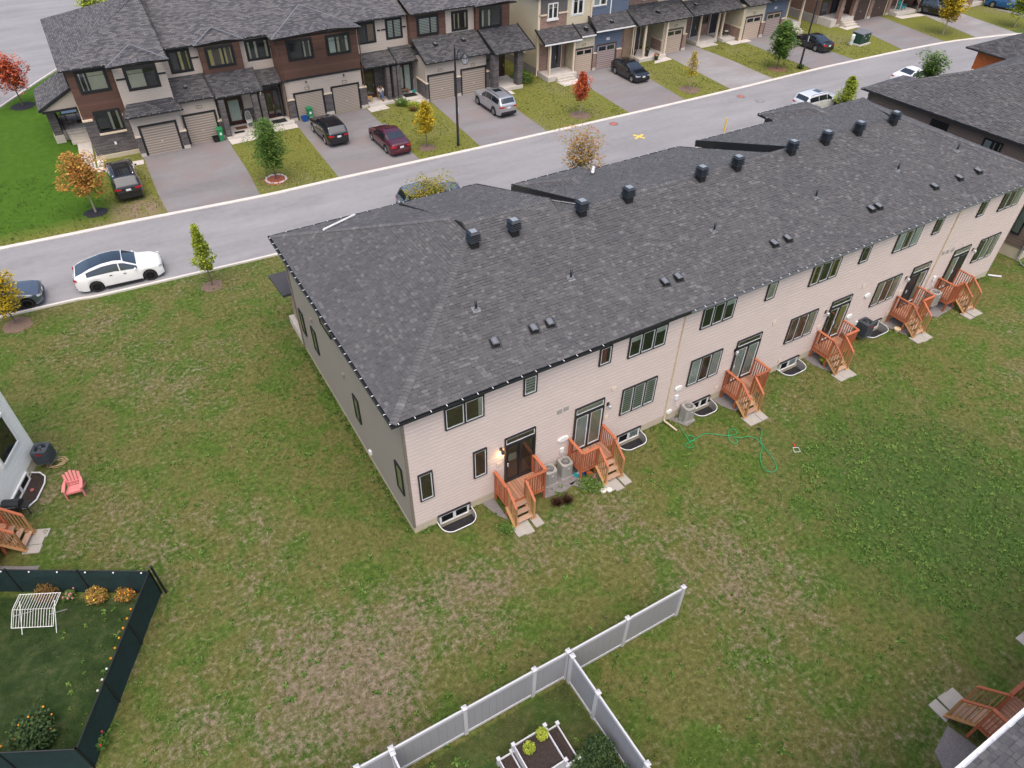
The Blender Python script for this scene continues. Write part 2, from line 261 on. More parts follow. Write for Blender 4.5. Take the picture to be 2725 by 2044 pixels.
# ------------------------------------------------------------------ object helpers
def tag(o,label=None,cat=None,group=None,kind=None):
    if label: o['label']=label
    if cat: o['category']=cat
    if group: o['group']=group
    if kind: o['kind']=kind
    return o
def thing(name,label,cat,loc=(0,0,0),rz=0.,group=None):
    o=bpy.data.objects.new(name,None); COL.objects.link(o); o.empty_display_size=.3
    o.location=loc; o.rotation_euler=(0,0,rz); o['org']=tuple(loc); return tag(o,label,cat,group)
def clean(o):
    if 'org' in o: del o['org']
def copy_tree(o,parent=None):
    c=o.copy(); COL.objects.link(c)
    if parent is not None: c.parent=parent
    for ch in KIDS.get(o.name,[]): copy_tree(ch,c)
    return c
KIDS={}
class MB:
    """collects geometry, then links it as ONE mesh object"""
    def __init__(s,Mx=None): s.v=[]; s.f=[]; s.mi=[]; s.uv=[]; s.M=Mx or Matrix(); s.hasuv=False
    def add(s,vs,fs,mi=0,uvs=None):
        b=len(s.v); s.v+=[tuple(s.M@Vector(v)) for v in vs]; s.f+=[tuple(i+b for i in f) for f in fs]; s.mi+=[mi]*len(fs)
        if uvs: s.hasuv=True; s.uv+=uvs
        else: s.uv+=[None]*len(fs)
    def box(s,x0,x1,y0,y1,z0,z1,mi=0):
        s.add([(x0,y0,z0),(x1,y0,z0),(x1,y1,z0),(x0,y1,z0),(x0,y0,z1),(x1,y0,z1),(x1,y1,z1),(x0,y1,z1)],
              [(0,3,2,1),(4,5,6,7),(0,1,5,4),(1,2,6,5),(2,3,7,6),(3,0,4,7)],mi)
    def bar(s,a,b,w,h,mi=0,up=(0,0,1)):
        a=Vector(a);b=Vector(b);d=(b-a).normalized(); u=Vector(up); side=d.cross(u)
        if side.length<1e-4: side=d.cross(Vector((1,0,0)))
        side.normalize(); u=side.cross(d).normalized(); side*=w/2; u*=h/2
        vs=[a-side-u,a+side-u,a+side+u,a-side+u,b-side-u,b+side-u,b+side+u,b-side+u]
        s.add(vs,[(0,1,2,3),(7,6,5,4),(0,4,5,1),(1,5,6,2),(2,6,7,3),(3,7,4,0)],mi)
    def tube(s,pts,r,n=8,mi=0,cap=True):
        pts=[Vector(p) for p in pts]; R=r if isinstance(r,(list,tuple)) else [r]*len(pts); vs=[];fs=[]; pu=None
        for i,p in enumerate(pts):
            d=(pts[min(i+1,len(pts)-1)]-pts[max(i-1,0)]).normalized(); u=pu or (Vector((0,0,1)) if abs(d.z)<.9 else Vector((1,0,0)))
            x=d.cross(u); x=x.normalized() if x.length>1e-5 else d.orthogonal().normalized(); u=x.cross(d).normalized(); pu=u
            for k in range(n): a=2*PI*k/n; vs.append(p+(x*math.cos(a)+u*math.sin(a))*R[i])
        for i in range(len(pts)-1):
            for k in range(n): fs.append((i*n+k,i*n+(k+1)%n,(i+1)*n+(k+1)%n,(i+1)*n+k))
        if cap: fs.append(tuple(range(n))[::-1]); fs.append(tuple(range((len(pts)-1)*n,len(pts)*n)))
        s.add(vs,fs,mi)
    def lathe(s,prof,n=16,mi=0,c=(0,0,0)):
        vs=[];fs=[]
        for r,z in prof:
            for k in range(n): a=2*PI*k/n; vs.append((c[0]+r*math.cos(a),c[1]+r*math.sin(a),c[2]+z))
        for i in range(len(prof)-1):
            for k in range(n): fs.append((i*n+k,i*n+(k+1)%n,(i+1)*n+(k+1)%n,(i+1)*n+k))
        fs.append(tuple(range(n))[::-1]); fs.append(tuple(range((len(prof)-1)*n,len(prof)*n))); s.add(vs,fs,mi)
    def poly(s,pts,mi=0,uv=None): s.add(pts,[tuple(range(len(pts)))],mi,[uv] if uv else None)
    def slab(s,pts,t,mi=0):   # polygon with thickness t downwards
        n=len(pts); lo=[(p[0],p[1],p[2]-t) for p in pts]; s.add(list(pts)+lo,[tuple(range(n)),tuple(range(n,2*n))[::-1]]+[(i,i+n,(i+1)%n+n,(i+1)%n) for i in range(n)],mi)
    def sphere(s,c,r,n=10,m=6,mi=0,sq=(1,1,1)):
        vs=[(c[0],c[1],c[2]-r*sq[2])];fs=[]
        for j in range(1,m):
            t=-PI/2+PI*j/m
            for k in range(n): a=2*PI*k/n; vs.append((c[0]+r*sq[0]*math.cos(t)*math.cos(a),c[1]+r*sq[1]*math.cos(t)*math.sin(a),c[2]+r*sq[2]*math.sin(t)))
        vs.append((c[0],c[1],c[2]+r*sq[2])); L=len(vs)-1
        for k in range(n): fs.append((0,1+(k+1)%n,1+k)); fs.append((L,L-n+k,L-n+(k+1)%n))
        for j in range(m-2):
            for k in range(n): fs.append((1+j*n+k,1+j*n+(k+1)%n,1+(j+1)*n+(k+1)%n,1+(j+1)*n+k))
        s.add(vs,fs,mi)
    def build(s,name,mats,parent=None,smooth=False,world=True,org=None):
        me=bpy.data.meshes.new(name); po=Vector(parent['org']) if (parent is not None and world and 'org' in parent) else Vector((0,0,0))
        if org is None and s.v and world:
            n=len(s.v); org=(sum(v[0] for v in s.v)/n,sum(v[1] for v in s.v)/n,min(v[2] for v in s.v))
        O=Vector(org) if org else Vector((0,0,0))
        me.from_pydata([(v[0]-O.x,v[1]-O.y,v[2]-O.z) for v in s.v],[],s.f)
        if not isinstance(mats,(list,tuple)): mats=[mats]
        for q in mats: me.materials.append(MATS[q] if isinstance(q,str) else q)
        if len(mats)>1: me.polygons.foreach_set('material_index',s.mi)
        if s.hasuv:
            ul=me.uv_layers.new(name='UVMap'); k=0
            for pi,p in enumerate(me.polygons):
                u=s.uv[pi]
                for j in range(p.loop_total):
                    if u: ul.data[k].uv=u[j]
                    k+=1
        if smooth: me.shade_smooth()
        me.update(); o=bpy.data.objects.new(name,me); COL.objects.link(o); return place(o,parent,O,po)
def place(o,parent,O,po=Vector((0,0,0))):
    o.location=O-po; o['org']=tuple(O)
    if parent is not None: o.parent=parent; KIDS.setdefault(parent.name,[]).append(o)
    return o
def inst(mesh,name,parent,loc,rot=None,scale=None):
    o=bpy.data.objects.new(name,mesh); COL.objects.link(o); po=Vector(parent['org']) if 'org' in parent else Vector((0,0,0))
    o.parent=parent; o.location=Vector(loc)-po
    if rot is not None: o.rotation_euler=rot
    if scale: o.scale=scale
    KIDS.setdefault(parent.name,[]).append(o); return o
def bx(name,mat,parent,x0,x1,y0,y1,z0,z1,F=None):
    b=MB(F); b.box(x0,x1,y0,y1,z0,z1); return b.build(name,mat,parent)
def FR(x,y,z=0,deg=0): return Matrix.Translation((x,y,z))@Matrix.Rotation(math.radians(deg),4,'Z')
# ------------------------------------------------------------------ building elements
def clap(F,u0,u1,z0,z1,mat,parent,e=.11,name='siding',v=False):
    b=MB(F); n=max(1,int(round((z1-z0)/e))); e=(z1-z0)/n
    if v:   # vertical battens
        b.poly([(u0,0,z0),(u1,0,z0),(u1,0,z1),(u0,0,z1)]); k=int((u1-u0)/.2)
        for i in range(k+1): u=u0+(u1-u0)*i/max(1,k); b.box(max(u0,u-.02),min(u1,u+.02),-.02,0,z0,z1)
    else:
        for i in range(n):
            a=z0+i*e; c=a+e
            m1=a+.74*e; m2=a+.86*e; b.add([(u0,-.036,a),(u1,-.036,a),(u1,-.026,m1),(u0,-.026,m1),(u1,-.004,m2),(u0,-.004,m2),(u1,-.004,c),(u0,-.004,c),(u0,-.004,a),(u1,-.004,a)],[(0,1,2,3),(3,2,4,5),(5,4,6,7),(8,9,1,0)])
    return b.build(name,mat,parent)
def wall(F,u0,u1,z0,z1,mat,parent,t=.1,name='wall'):
    b=MB(F); b.box(u0,u1,-.012,t,z0,z1); return b.build(name,mat,parent)
def curtain(F,u0,u1,z0,z1,y,mat,parent):
    b=MB(F); n=max(4,int((u1-u0)/.05)); pts=[(u0+(u1-u0)*i/n,y+(.008 if i%2 else -.008)) for i in range(n+1)]
    vs=[(p[0],p[1],z0) for p in pts]+[(p[0],p[1],z1) for p in pts]
    b.add(vs,[(i,i+1,n+2+i,n+1+i) for i in range(n)]); return b.build('curtain',mat,parent)
def win(F,u0,u1,z0,z1,parent,split=(1,),fills=('dark',),frame='trim_black',sash='trim_black',ft=.055,trim=0,trimmat='trim_black',sill=None,munt=0,back='room_dark',name='window',dep=.10):
    """window proud of the wall: frame, panes of glass, what shows behind them"""
    b=MB(F)
    if trim:
        for q in ((u0-trim,u1+trim,z1,z1+trim),(u0-trim,u1+trim,z0-trim,z0),(u0-trim,u0,z0,z1),(u1,u1+trim,z0,z1)): b.box(q[0],q[1],-.045,.01,q[2],q[3])
    b.box(u0,u1,-dep,.01,z0,z0+ft); b.box(u0,u1,-dep,.01,z1-ft,z1); b.box(u0,u0+ft,-dep,.01,z0+ft,z1-ft); b.box(u1-ft,u1,-dep,.01,z0+ft,z1-ft)
    tot=sum(split); edges=[u0]
    for s in split: edges.append(edges[-1]+(u1-u0)*s/tot)
    for e in edges[1:-1]: b.box(e-ft*.7,e+ft*.7,-dep-.004,.01,z0+ft,z1-ft)
    w=b.build(name,[frame],parent)
    # sash
    b=MB(F)
    for i in range(len(split)):
        a=edges[i]+(ft if i==0 else ft*.7)+.002; c=edges[i+1]-(ft if i==len(split)-1 else ft*.7)-.002; s=.03
        b.box(a,c,-dep+.012,-.01,z0+ft,z0+ft+s); b.box(a,c,-dep+.012,-.01,z1-ft-s,z1-ft); b.box(a,a+s,-dep+.012,-.01,z0+ft+s,z1-ft-s); b.box(c-s,c,-dep+.012,-.01,z0+ft+s,z1-ft-s)
        if munt:
            zz=z1-(z1-z0)*munt; b.box(a+s,c-s,-dep+.02,-dep+.034,zz-.011,zz+.011)
            if munt>.25: b.box((a+c)/2-.011,(a+c)/2+.011,-dep+.02,-dep+.034,zz,z1-ft)
    b.build('sash',sash,w)
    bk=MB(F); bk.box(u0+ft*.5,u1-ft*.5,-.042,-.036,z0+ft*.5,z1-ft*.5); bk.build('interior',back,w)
    for i in range(len(split)):
        a=edges[i]+ft*.8; c=edges[i+1]-ft*.8; f=fills[i%len(fills)]; L=z0+ft; H=z1-ft
        if f=='blind':
            g=MB(F); k=max(3,int((H-L)/.12))
            for j in range(k): z=L+(H-L)*j/k; g.box(a,c,-.058,-.052,z+.012,z+(H-L)/k*.74)
            g.build('blind','blind_white',w)
        elif f=='roller':
            g=MB(F); g.box(a,c,-.058,-.052,L+(H-L)*.72,H); g.build('blind','blind_white',w)
        elif f=='gold': curtain(F,a,a+(c-a)*.3,L,H,-.056,'curtain_gold',w); curtain(F,c-(c-a)*.2,c,L,H,-.056,'curtain_gold',w)
        elif f=='red': curtain(F,a,a+(c-a)*.6,L,H,-.056,'curtain_red',w)
        elif f=='brown': curtain(F,a,c,L,H,-.056,'curtain_brown',w)
        elif f=='cream': curtain(F,a,c,L,H,-.056,'curtain_cream',w)
        elif f=='white': curtain(F,a,c,L,H,-.056,'curtain_white',w)
        elif f=='sides': curtain(F,a,a+(c-a)*.25,L,H,-.056,'curtain_cream',w); curtain(F,c-(c-a)*.25,c,L,H,-.056,'curtain_cream',w)
        elif f=='right': curtain(F,c-(c-a)*.28,c,L,H,-.056,'curtain_cream',w)
        p=MB(F); p.poly([(a,-dep+.022,L),(c,-dep+.022,L),(c,-dep+.022,H),(a,-dep+.022,H)]); p.build('pane','glass',w)
    if sill: s=MB(F); s.box(u0-.1,u1+.1,-.13,.01,z0-.15-trim,z0-.01-trim); s.build('sill',sill,parent)
    return w
def garage(F,u0,u1,h,parent,mat='garage_taupe',trim='trim_black',winrow=False,z0=0.,tr=.17):
    b=MB(F); b.box(u0-tr,u1+tr,-.05,.02,z0+h,z0+h+.16); b.box(u0-tr,u0,-.05,.02,z0,z0+h); b.box(u1,u1+tr,-.05,.02,z0,z0+h); b.build('door_surround',trim,parent)
    g=thingpart('garage_door',parent,F@Vector(((u0+u1)/2,0,z0)))
    for i in range(4):
        gp=.0015 if mat=='garage_taupe' else .008; q=MB(F); q.box(u0+.01,u1-.01,-.032,.0,z0+h*i/4+gp,z0+h*(i+1)/4-gp)
        q.build('door_panel',mat,g)
    q=MB(F); q.box(u0,u1,-.012,.004,z0,z0+h); q.build('door_core','trim_brown' if mat!='garage_taupe' else mat,g)
    if winrow:
        for a,c in ((.08,.46),(.54,.92)):
            q=MB(F); q.box(u0+(u1-u0)*a,u0+(u1-u0)*c,-.045,-.034,z0+h*.79,z0+h*.95); q.build('pane','car_glass',g)
    else: q=MB(F); q.box((u0+u1)/2-.05,(u0+u1)/2+.05,-.05,-.033,z0+h*.42,z0+h*.44); q.build('handle','metal_white',g)
    return g
def thingpart(name,parent,loc):
    o=bpy.data.objects.new(name,None); COL.objects.link(o); o.empty_display_size=.1; return place(o,parent,Vector(loc),Vector(parent['org']))
def edoor(F,u0,u1,z0,z1,parent,mat='door_brown',lite='frosted',frame='trim_black',side=True):
    d=thingpart('front_door',parent,F@Vector(((u0+u1)/2,0,z0)))
    b=MB(F); b.box(u0-.06,u1+.06,-.06,.01,z1,z1+.08); b.box(u0-.06,u0,-.06,.01,z0,z1); b.box(u1,u1+.06,-.06,.01,z0,z1); b.build('door_frame',frame,d)
    wd=(u1-u0)*(.62 if side else 1); b=MB(F); b.box(u0+.01,u0+wd-.01,-.03,.0,z0,z1-.01); b.build('door_leaf',mat,d)
    if lite: b=MB(F); b.box(u0+.16,u0+wd-.16,-.045,-.032,z0+.35,z1-.2); b.build('pane',lite,d)
    if side: b=MB(F); b.box(u0+wd+.05,u1-.03,-.04,.0,z0+.1,z1-.1); b.build('side_light','frosted' if lite=='frosted' else 'car_glass',d)
    b=MB(F); b.box(u0+wd-.12,u0+wd-.08,-.085,-.033,z0+.85,z0+1.15); b.build('handle','chrome',d)
    b=MB(F); b.box(u0-.05,u1+.05,-.16,.0,z0-.12,z0-.005); b.build('step','concrete_light',d)
def roofq(b,pts,t=.1):   # first edge is the eave: gives uv in metres
    p=[Vector(q) for q in pts]; e=(p[1]-p[0]).normalized(); n=(p[1]-p[0]).cross(p[-1]-p[0]).normalized()
    if n.z<0: n=-n
    up=n.cross(e)
    if up.z<0: up=-up
    O=Vector((0,0,0)); b.poly(p,0,[((q-O).dot(e),(q-O).dot(up)) for q in p])
    lo=[q-Vector((0,0,t)) for q in p]; b.poly(lo[::-1],1)
    k=len(p)
    for i in range(k): b.poly([lo[i],lo[(i+1)%k],p[(i+1)%k],p[i]],1)
def gutter(parent,a,b,mat='metal_dark',w=.11,h=.1,hang='metal_white',step=.6,name='gutter'):
    a=Vector(a);b=Vector(b);d=(b-a);L=d.length;d.normalize();o=Vector((d.y,-d.x,0))   # outward on the right of a->b
    g=MB(); 
    prof=[(0,0),(0,-h),(w,-h),(w,0.0),(w-.015,0.0),(w-.015,-h+.012),(.012,-h+.012),(.012,0)]
    vs=[a+o*p+Vector((0,0,q)) for p,q in prof]+[b+o*p+Vector((0,0,q)) for p,q in prof]; n=len(prof)
    g.add(vs,[(i,(i+1)%n,(i+1)%n+n,i+n) for i in range(n)]+[tuple(range(n))[::-1],tuple(range(n,2*n))]); gt=g.build(name,mat,parent)
    if hang:
        hm=MB(); k=int(L/step)
        for i in range(k+1):
            q=a+d*(L*(i+.3)/(k+.6)); hm.bar(q+o*.01+Vector((0,0,.006)),q+o*(w+.0)+Vector((0,0,.006)),.024,.012)
        hh=hm.build('gutter_hanger',hang,gt); hh['kind']='stuff'
    return gt
def spout(parent,x,y,z1,z0,mat='trim_cream',out=-.9,off=.12,foot=True):
    b=MB(); b.tube([(x,y-.28,z1),(x,y-.22,z1-.12),(x,y-.07,z1-.28),(x,y-.06,z0+.15),(x,y-.12,z0+.05),(x+.1,y+out,z0+.04)] if foot else [(x,y-.28,z1),(x,y-.07,z1-.28),(x,y-.06,z0)],.042,6); return b.build('downspout',mat,parent)
# shingles --------------------------------------------------
def tabs(pts,exp=.14,w0=.12,w1=.28):
    p=[Vector(q) for q in pts]; e=(p[1]-p[0]).normalized(); n=None
    for k in range(2,len(p)):
        c=(p[1]-p[0]).cross(p[k]-p[0])
        if c.length>.5: n=c.normalized(); break
    if n.z<0: n=-n
    up=n.cross(e)
    if up.z<0: up=-up
    P=[((q-p[0]).dot(e),(q-p[0]).dot(up)) for q in p]; H=max(v for u,v in P); res=[]; r=0; v=0.
    while v<H-.02:
        vm=v+exp*.5; xs=[]
        for i in range(len(P)):
            (a,b),(c,d)=P[i],P[(i+1)%len(P)]
            if (b-vm)*(d-vm)<0: xs.append(a+(c-a)*(vm-b)/(d-b))
        xs.sort()
        for i in range(0,len(xs)-1,2):
            u=xs[i]-random.random()*.3; end=xs[i+1]
            while u<end:
                w=random.uniform(w0,w1); a=max(u,xs[i]); c=min(u+w,end)
                if c-a>.03: res.append((p[0]+e*((a+c)/2)+up*v,e,up,n,c-a,random.choice((.006,.009,.012,.024,.030))))
                u+=w
        v+=exp; r+=1
    return res
def tabs_mesh(T,name,parent,exp=.145,mat='shingle'):
    V=[];Fc=[]
    for o,e,up,n,w,th in T:
        b=len(V); h=e*(w/2-.003); 
        V+=[o-h,o+h,o+h+n*th,o-h+n*th,o+h+up*exp*1.04+n*.001,o-h+up*exp*1.04+n*.001]
        Fc+=[(b,b+1,b+2,b+3),(b+3,b+2,b+4,b+5),(b+1,b+4,b+2),(b,b+3,b+5)]
    me=bpy.data.meshes.new(name); me.from_pydata([tuple(v) for v in V],[],Fc); me.materials.append(MATS[mat]); o=bpy.data.objects.new(name,me); COL.objects.link(o); o['kind']='stuff'
    return place(o,parent,Vector((0,0,0)),Vector(parent['org']))
_tabm={}
def tab_objs(T,parent,exp=.145,name='shingle'):
    for o,e,up,n,w,th in T:
        th=round(th,3)
        if th not in _tabm:
            b=MB(); x=.5; b.add([(-x,0,0),(x,0,0),(x,0,th),(-x,0,th),(x,exp*1.04,.001),(-x,exp*1.04,.001),(-x,exp*1.04,-.004),(x,exp*1.04,-.004)],[(0,1,2,3),(3,2,4,5),(1,7,4,2),(0,3,5,6),(6,5,4,7)])
            me=bpy.data.meshes.new('shingle'); me.from_pydata(b.v,[],b.f); me.materials.append(MATS['shingle_piece']); _tabm[th]=me
        ob=bpy.data.objects.new(name,_tabm[th]); COL.objects.link(ob); ob.parent=parent; po=Vector(parent['org'])
        R=Matrix((e,up,n)).transposed().to_4x4(); ob.matrix_local=Matrix.Translation(o-po)@R@Matrix.Diagonal((w-.006,1,1,1))
CAM=Vector((-5.775,-16.975,24.))
def caps(parent,a,b,drop,near=0,w=.15,step=.15,name='cap_shingle',start=0.):
    a=Vector(a);b=Vector(b);d=(b-a).normalized();L=(b-a).length;s=Vector((d.y,-d.x,0)).normalized();n=int(L/step); mb=MB(); hd=Vector((d.x,d.y,0)).length
    for i in range(n):
        o=a+d*(i*step); th=.022+random.random()*.008; v=[]
        for k,zz in ((0,th),(1.15,.006)):
            q=o+d*step*k; v+=[q-s*w+Vector((0,0,zz-drop*w)),q+Vector((0,0,zz+.006)),q+s*w+Vector((0,0,zz-drop*w))]
        v+=[o-s*w+Vector((0,0,-drop*w)),o,o+s*w+Vector((0,0,-drop*w))]
        fs=[(0,1,4,3),(1,2,5,4),(6,7,1,0),(7,8,2,1)]
        if i<near: q=MB(); q.add(v,fs); q.build(name,'cap_piece',parent)
        else: mb.add(v,fs)
    if mb.v: x=mb.build('ridge_cap','cap_shingle',parent); x['kind']='stuff'
# ------------------------------------------------------------------ ground, street
WELLS=[(1.0,2.6),(10.12,11.62),(14.6,16.0),(20.58,22.2),(26.95,28.75)]
def ground():
    b=MB(); Z=0
    def q(x0,x1,y0,y1): b.poly([(x0,y0,Z),(x1,y0,Z),(x1,y1,Z),(x0,y1,Z)])
    q(-700,-60,-600,900); q(400,700,-600,900); q(-60,400,-600,-.78); q(-60,400,0.05,900)
    xs=[-60]; 
    for a,c in WELLS: xs+=[a,c]
    xs.append(400)
    for i in range(0,len(xs),2): q(xs[i],xs[i+1],-.78,.05)
    for a,c in WELLS:   # corner fills outside each rounded well
        for s,ex in ((1,a),(-1,c)):
            pts=[(ex,-.78,Z)]+[(ex+s*(.45-.45*math.cos(t*PI/2/5)),-.78+.5-.5*math.sin(t*PI/2/5),Z) for t in range(6)]
            b.poly(pts if s>0 else pts[::-1])
    g=b.build('ground','lawn',None,world=False); tag(g,kind='structure')
ground()
nearc=[(-60,27.3),(-14,24.88),(-9,24.42),(-4.45,24.14),(1.5,23.82),(10,23.5),(20,23.3),(36.8,23.15),(52,23.08),(60,22.9),(68,22.3),(76,21.2),(84,19.4),(96,15.5),(120,5)]
farc=[(-60,36),(-13.5,32.8),(-6.6,32.45),(2.8,31.75),(8.5,31.72),(20,31.45),(35.4,31.3),(47,31.35),(59,31.6),(65.3,31.5),(72.6,31.3),(79.5,30.9),(84.2,30.1),(90.7,28.6),(104,24.2),(128,13)]
def strip(name,pts,off0,off1,z0,z1,mat,kind='structure'):
    b=MB(); L=[];
    for i,p in enumerate(pts):
        a=Vector(pts[max(0,i-1)]);c=Vector(pts[min(len(pts)-1,i+1)]);d=(c-a).normalized();nn=Vector((-d.y,d.x)); L.append((Vector(p)+nn*off0,Vector(p)+nn*off1))
    for i in range(len(L)-1):
        (a,c),(e,f)=L[i],L[i+1]
        if z0==z1: b.poly([(a.x,a.y,z1),(e.x,e.y,z1),(f.x,f.y,z1),(c.x,c.y,z1)])
        else:
            b.poly([(a.x,a.y,z1),(e.x,e.y,z1),(f.x,f.y,z1),(c.x,c.y,z1)]); b.poly([(a.x,a.y,z0),(e.x,e.y,z0),(e.x,e.y,z1),(a.x,a.y,z1)]); b.poly([(c.x,c.y,z1),(f.x,f.y,z1),(f.x,f.y,z0),(c.x,c.y,z0)])
    return tag(b.build(name,mat,None,world=False),kind=kind)
def dens(pts,n=6):
    out=[]
    for i in range(len(pts)-1):
        p0=Vector(pts[max(0,i-1)]);p1=Vector(pts[i]);p2=Vector(pts[i+1]);p3=Vector(pts[min(len(pts)-1,i+2)])
        for k in range(n):
            t=k/n; out.append(tuple(.5*((2*p1)+(p2-p0)*t+(2*p0-5*p1+4*p2-p3)*t*t+(3*p1-p0-3*p2+p3)*t**3)))
    out.append(tuple(pts[-1])); return out
def resamp(pts,n=110):
    d=[0]
    for i in range(1,len(pts)): d.append(d[-1]+math.dist(pts[i],pts[i-1]))
    return [(float(np.interp(d[-1]*k/n,d,[p[0] for p in pts])),float(np.interp(d[-1]*k/n,d,[p[1] for p in pts]))) for k in range(n+1)]
NC=resamp(dens(nearc)); FC=resamp(dens(farc))
b=MB()
for i in range(min(len(NC),len(FC))-1): b.poly([(*NC[i],.006),(*NC[i+1],.006),(*FC[i+1],.006),(*FC[i],.006)])
tag(b.build('road','road',None,world=False),kind='structure')
strip('near_kerb',NC,-.17,.0,0,.1,'curb'); 
strip('far_kerb',FC,0,.35,0,.055,'curb')
# cross street behind the first row, top left
b=MB(); b.poly([(-12.6,58.6,.006),(-8.9,64.5,.006),(-4,72,.006),(2,110,.006),(-60,110,.006),(-60,40,.006),(-22,46,.006)]); tag(b.build('side_road','road',None,world=False),kind='structure')
strip('side_kerb',[(-30,44),(-22,46.5),(-12.5,58.8),(-8.9,64.6),(-3.5,73),(3,112)],0,.16,0,.1,'curb')
DRV=[('driveway',[(-3.4,31.75),(2.75,31.65),(3.0,36),(3.15,43.6),(-3.3,43.2),(-3.5,36)]),('driveway',[(8.6,31.6),(15.15,31.5),(15.4,43.9),(8.95,43.9)]),
 ('driveway',[(20.45,31.4),(26.8,31.3),(27.1,37.8),(27.15,42.6),(21.2,42.6)]),('driveway',[(35.4,31.2),(41.85,31.2),(42.6,38.2),(42.9,42.9),(36.2,42.9)]),
 ('driveway_pale',[(47.55,31.3),(53.3,31.45),(53.6,38),(53.3,44.6),(48.6,43.4)]),('driveway',[(59.0,31.5),(65.25,31.4),(65.2,36),(65.4,43),(59.3,43)]),
 ('driveway',[(72.7,31.2),(79.5,30.8),(81.6,41.8),(75.6,42)]),('driveway_pale',[(84.1,30),(90,28.6),(92,38),(93,41.5),(87.5,41.5)]),('driveway',[(96.5,26.6),(102,24.8),(105,37),(98,39)])]
for mt,P in DRV:
    b=MB(); b.poly([(x,y+(.4 if i in (0,1) else 0),.010) for i,(x,y) in enumerate(P)]); tag(b.build('driveway',mt,None,world=False),kind='structure')
def flat(name,P,z,t,mat):
    b=MB(); b.slab([(x,y,z) for x,y in P],t); return tag(b.build(name,mat,None,world=False),kind='structure')
flat('front_path',[(-7.65,42.0),(-6.75,41.9),(-6.45,47.7),(-7.45,47.7)],.03,.03,'concrete_light'); flat('front_path',[(-6.75,41.55),(-3.5,41.4),(-3.4,42.2),(-6.75,42.35)],.032,.03,'concrete_light')
flat('front_path',[(3.2,41.75),(5.5,41.85),(5.6,42.75),(3.2,42.75)],.03,.03,'concrete_light'); flat('front_path',[(6.9,42.6),(8.9,42.55),(9.0,43.4),(6.9,43.4)],.03,.03,'concrete_light')
flat('front_path',[(15.5,42.7),(17.3,42.85),(17.2,43.8),(15.5,43.7)],.03,.03,'concrete_light'); flat('front_path',[(19.2,42.6),(21.0,42.6),(21.0,43.5),(19.2,43.6)],.03,.03,'concrete_light')
flat('front_path',[(27.3,40.6),(28.9,40.6),(28.9,41.4),(27.3,41.4)],.03,.03,'concrete_light'); flat('front_path',[(34.0,39.9),(36.2,40.1),(36.2,41.3),(34.0,41.3)],.03,.03,'concrete_light')
flat('front_path',[(45.8,41.0),(48.3,41.2),(48.3,42.5),(46.8,42.2)],.03,.03,'concrete_light'); flat('front_path',[(53.6,42.6),(56,42.6),(56,43.6),(53.6,43.6)],.03,.03,'concrete_light'); flat('front_path',[(57.2,41.8),(60.2,41.8),(60.2,42.9),(57.2,42.9)],.03,.03,'concrete_light')
flat('front_path',[(73.2,39.6),(75.8,39.8),(75.6,40.9),(73.2,40.9)],.03,.03,'concrete_light'); flat('front_path',[(83,39.6),(86.8,39.2),(87,40.2),(83,40.6)],.03,.03,'concrete_light')
flat('pebble_strip',[(-6.6,42.6),(-6.2,42.6),(-6.0,44.2),(-6.4,45.2)],.03,.03,'white_stone')
# gravel beside the rear decks
for P in ([(5.6,-.02),(7.9,-.02),(7.6,-.9),(6.6,-1.25),(5.6,-1.15)],[(3.1,-.02),(3.66,-.02),(3.66,-1.35),(3.35,-.9)],[(13.3,-.02),(14.5,-.02),(14.4,-.75),(13.8,-.85)],[(16.1,-.02),(18.4,-.02),(18.3,-.9),(16.55,-1.25),(16.2,-.6)],
          [(22.6,-.02),(24.8,-.02),(24.5,-.9),(22.95,-1.5),(22.6,-.7)],[(28.85,-.02),(31,-.02),(30.6,-.9),(29.15,-1.5),(28.85,-.6)],[(31.6,-.02),(34.5,-.02),(34,-1.1),(32.2,-1.25),(31.6,-.8)],[(9.1,-1.0),(6.9,-1.0),(7.4,-1.6),(8.3,-1.7)]):
    flat('gravel_bed',P,.02,.02,'gravel')
flat('gravel_bed',[(-13.9,6.2),(-13.3,5.9),(-13.75,5.2),(-15.2,5.6),(-15.5,7.2)],.02,.02,'gravel'); flat('gravel_bed',[(12.0,-15.9),(12.3,-17.2),(10.4,-17.2),(10.9,-16.2)],.02,.02,'gravel')
def disc(name,x,y,r,z,mat,n=22,wob=.12):
    b=MB(); P=[(x+r*(1+random.uniform(-wob,wob))*math.cos(2*PI*i/n),y+r*(1+random.uniform(-wob,wob))*math.sin(2*PI*i/n)) for i in range(n)]
    vs=[(x,y,z+.05)]+[(a,c,z) for a,c in P]; b.add(vs,[(0,1+i,1+(i+1)%n) for i in range(n)]); return tag(b.build(name,mat,None,world=False),kind='structure')
for x,y,r,mt in ((-7.65,35.05,.75,'mulch_black'),(-10.6,58.6,1.0,'mulch_black'),(-2.9,22.2,.62,'mulch_brown'),(-13.05,23.6,.75,'mulch_brown'),(4.46,34.03,.85,'mulch_red'),(16.6,33.7,.7,'mulch_brown'),(31.3,33.4,.9,'mulch_brown'),(44.0,33.6,1.0,'mulch_brown'),(55.8,33.8,.9,'mulch_leafy')): disc('mulch_bed',x,y,r,.012,mt)
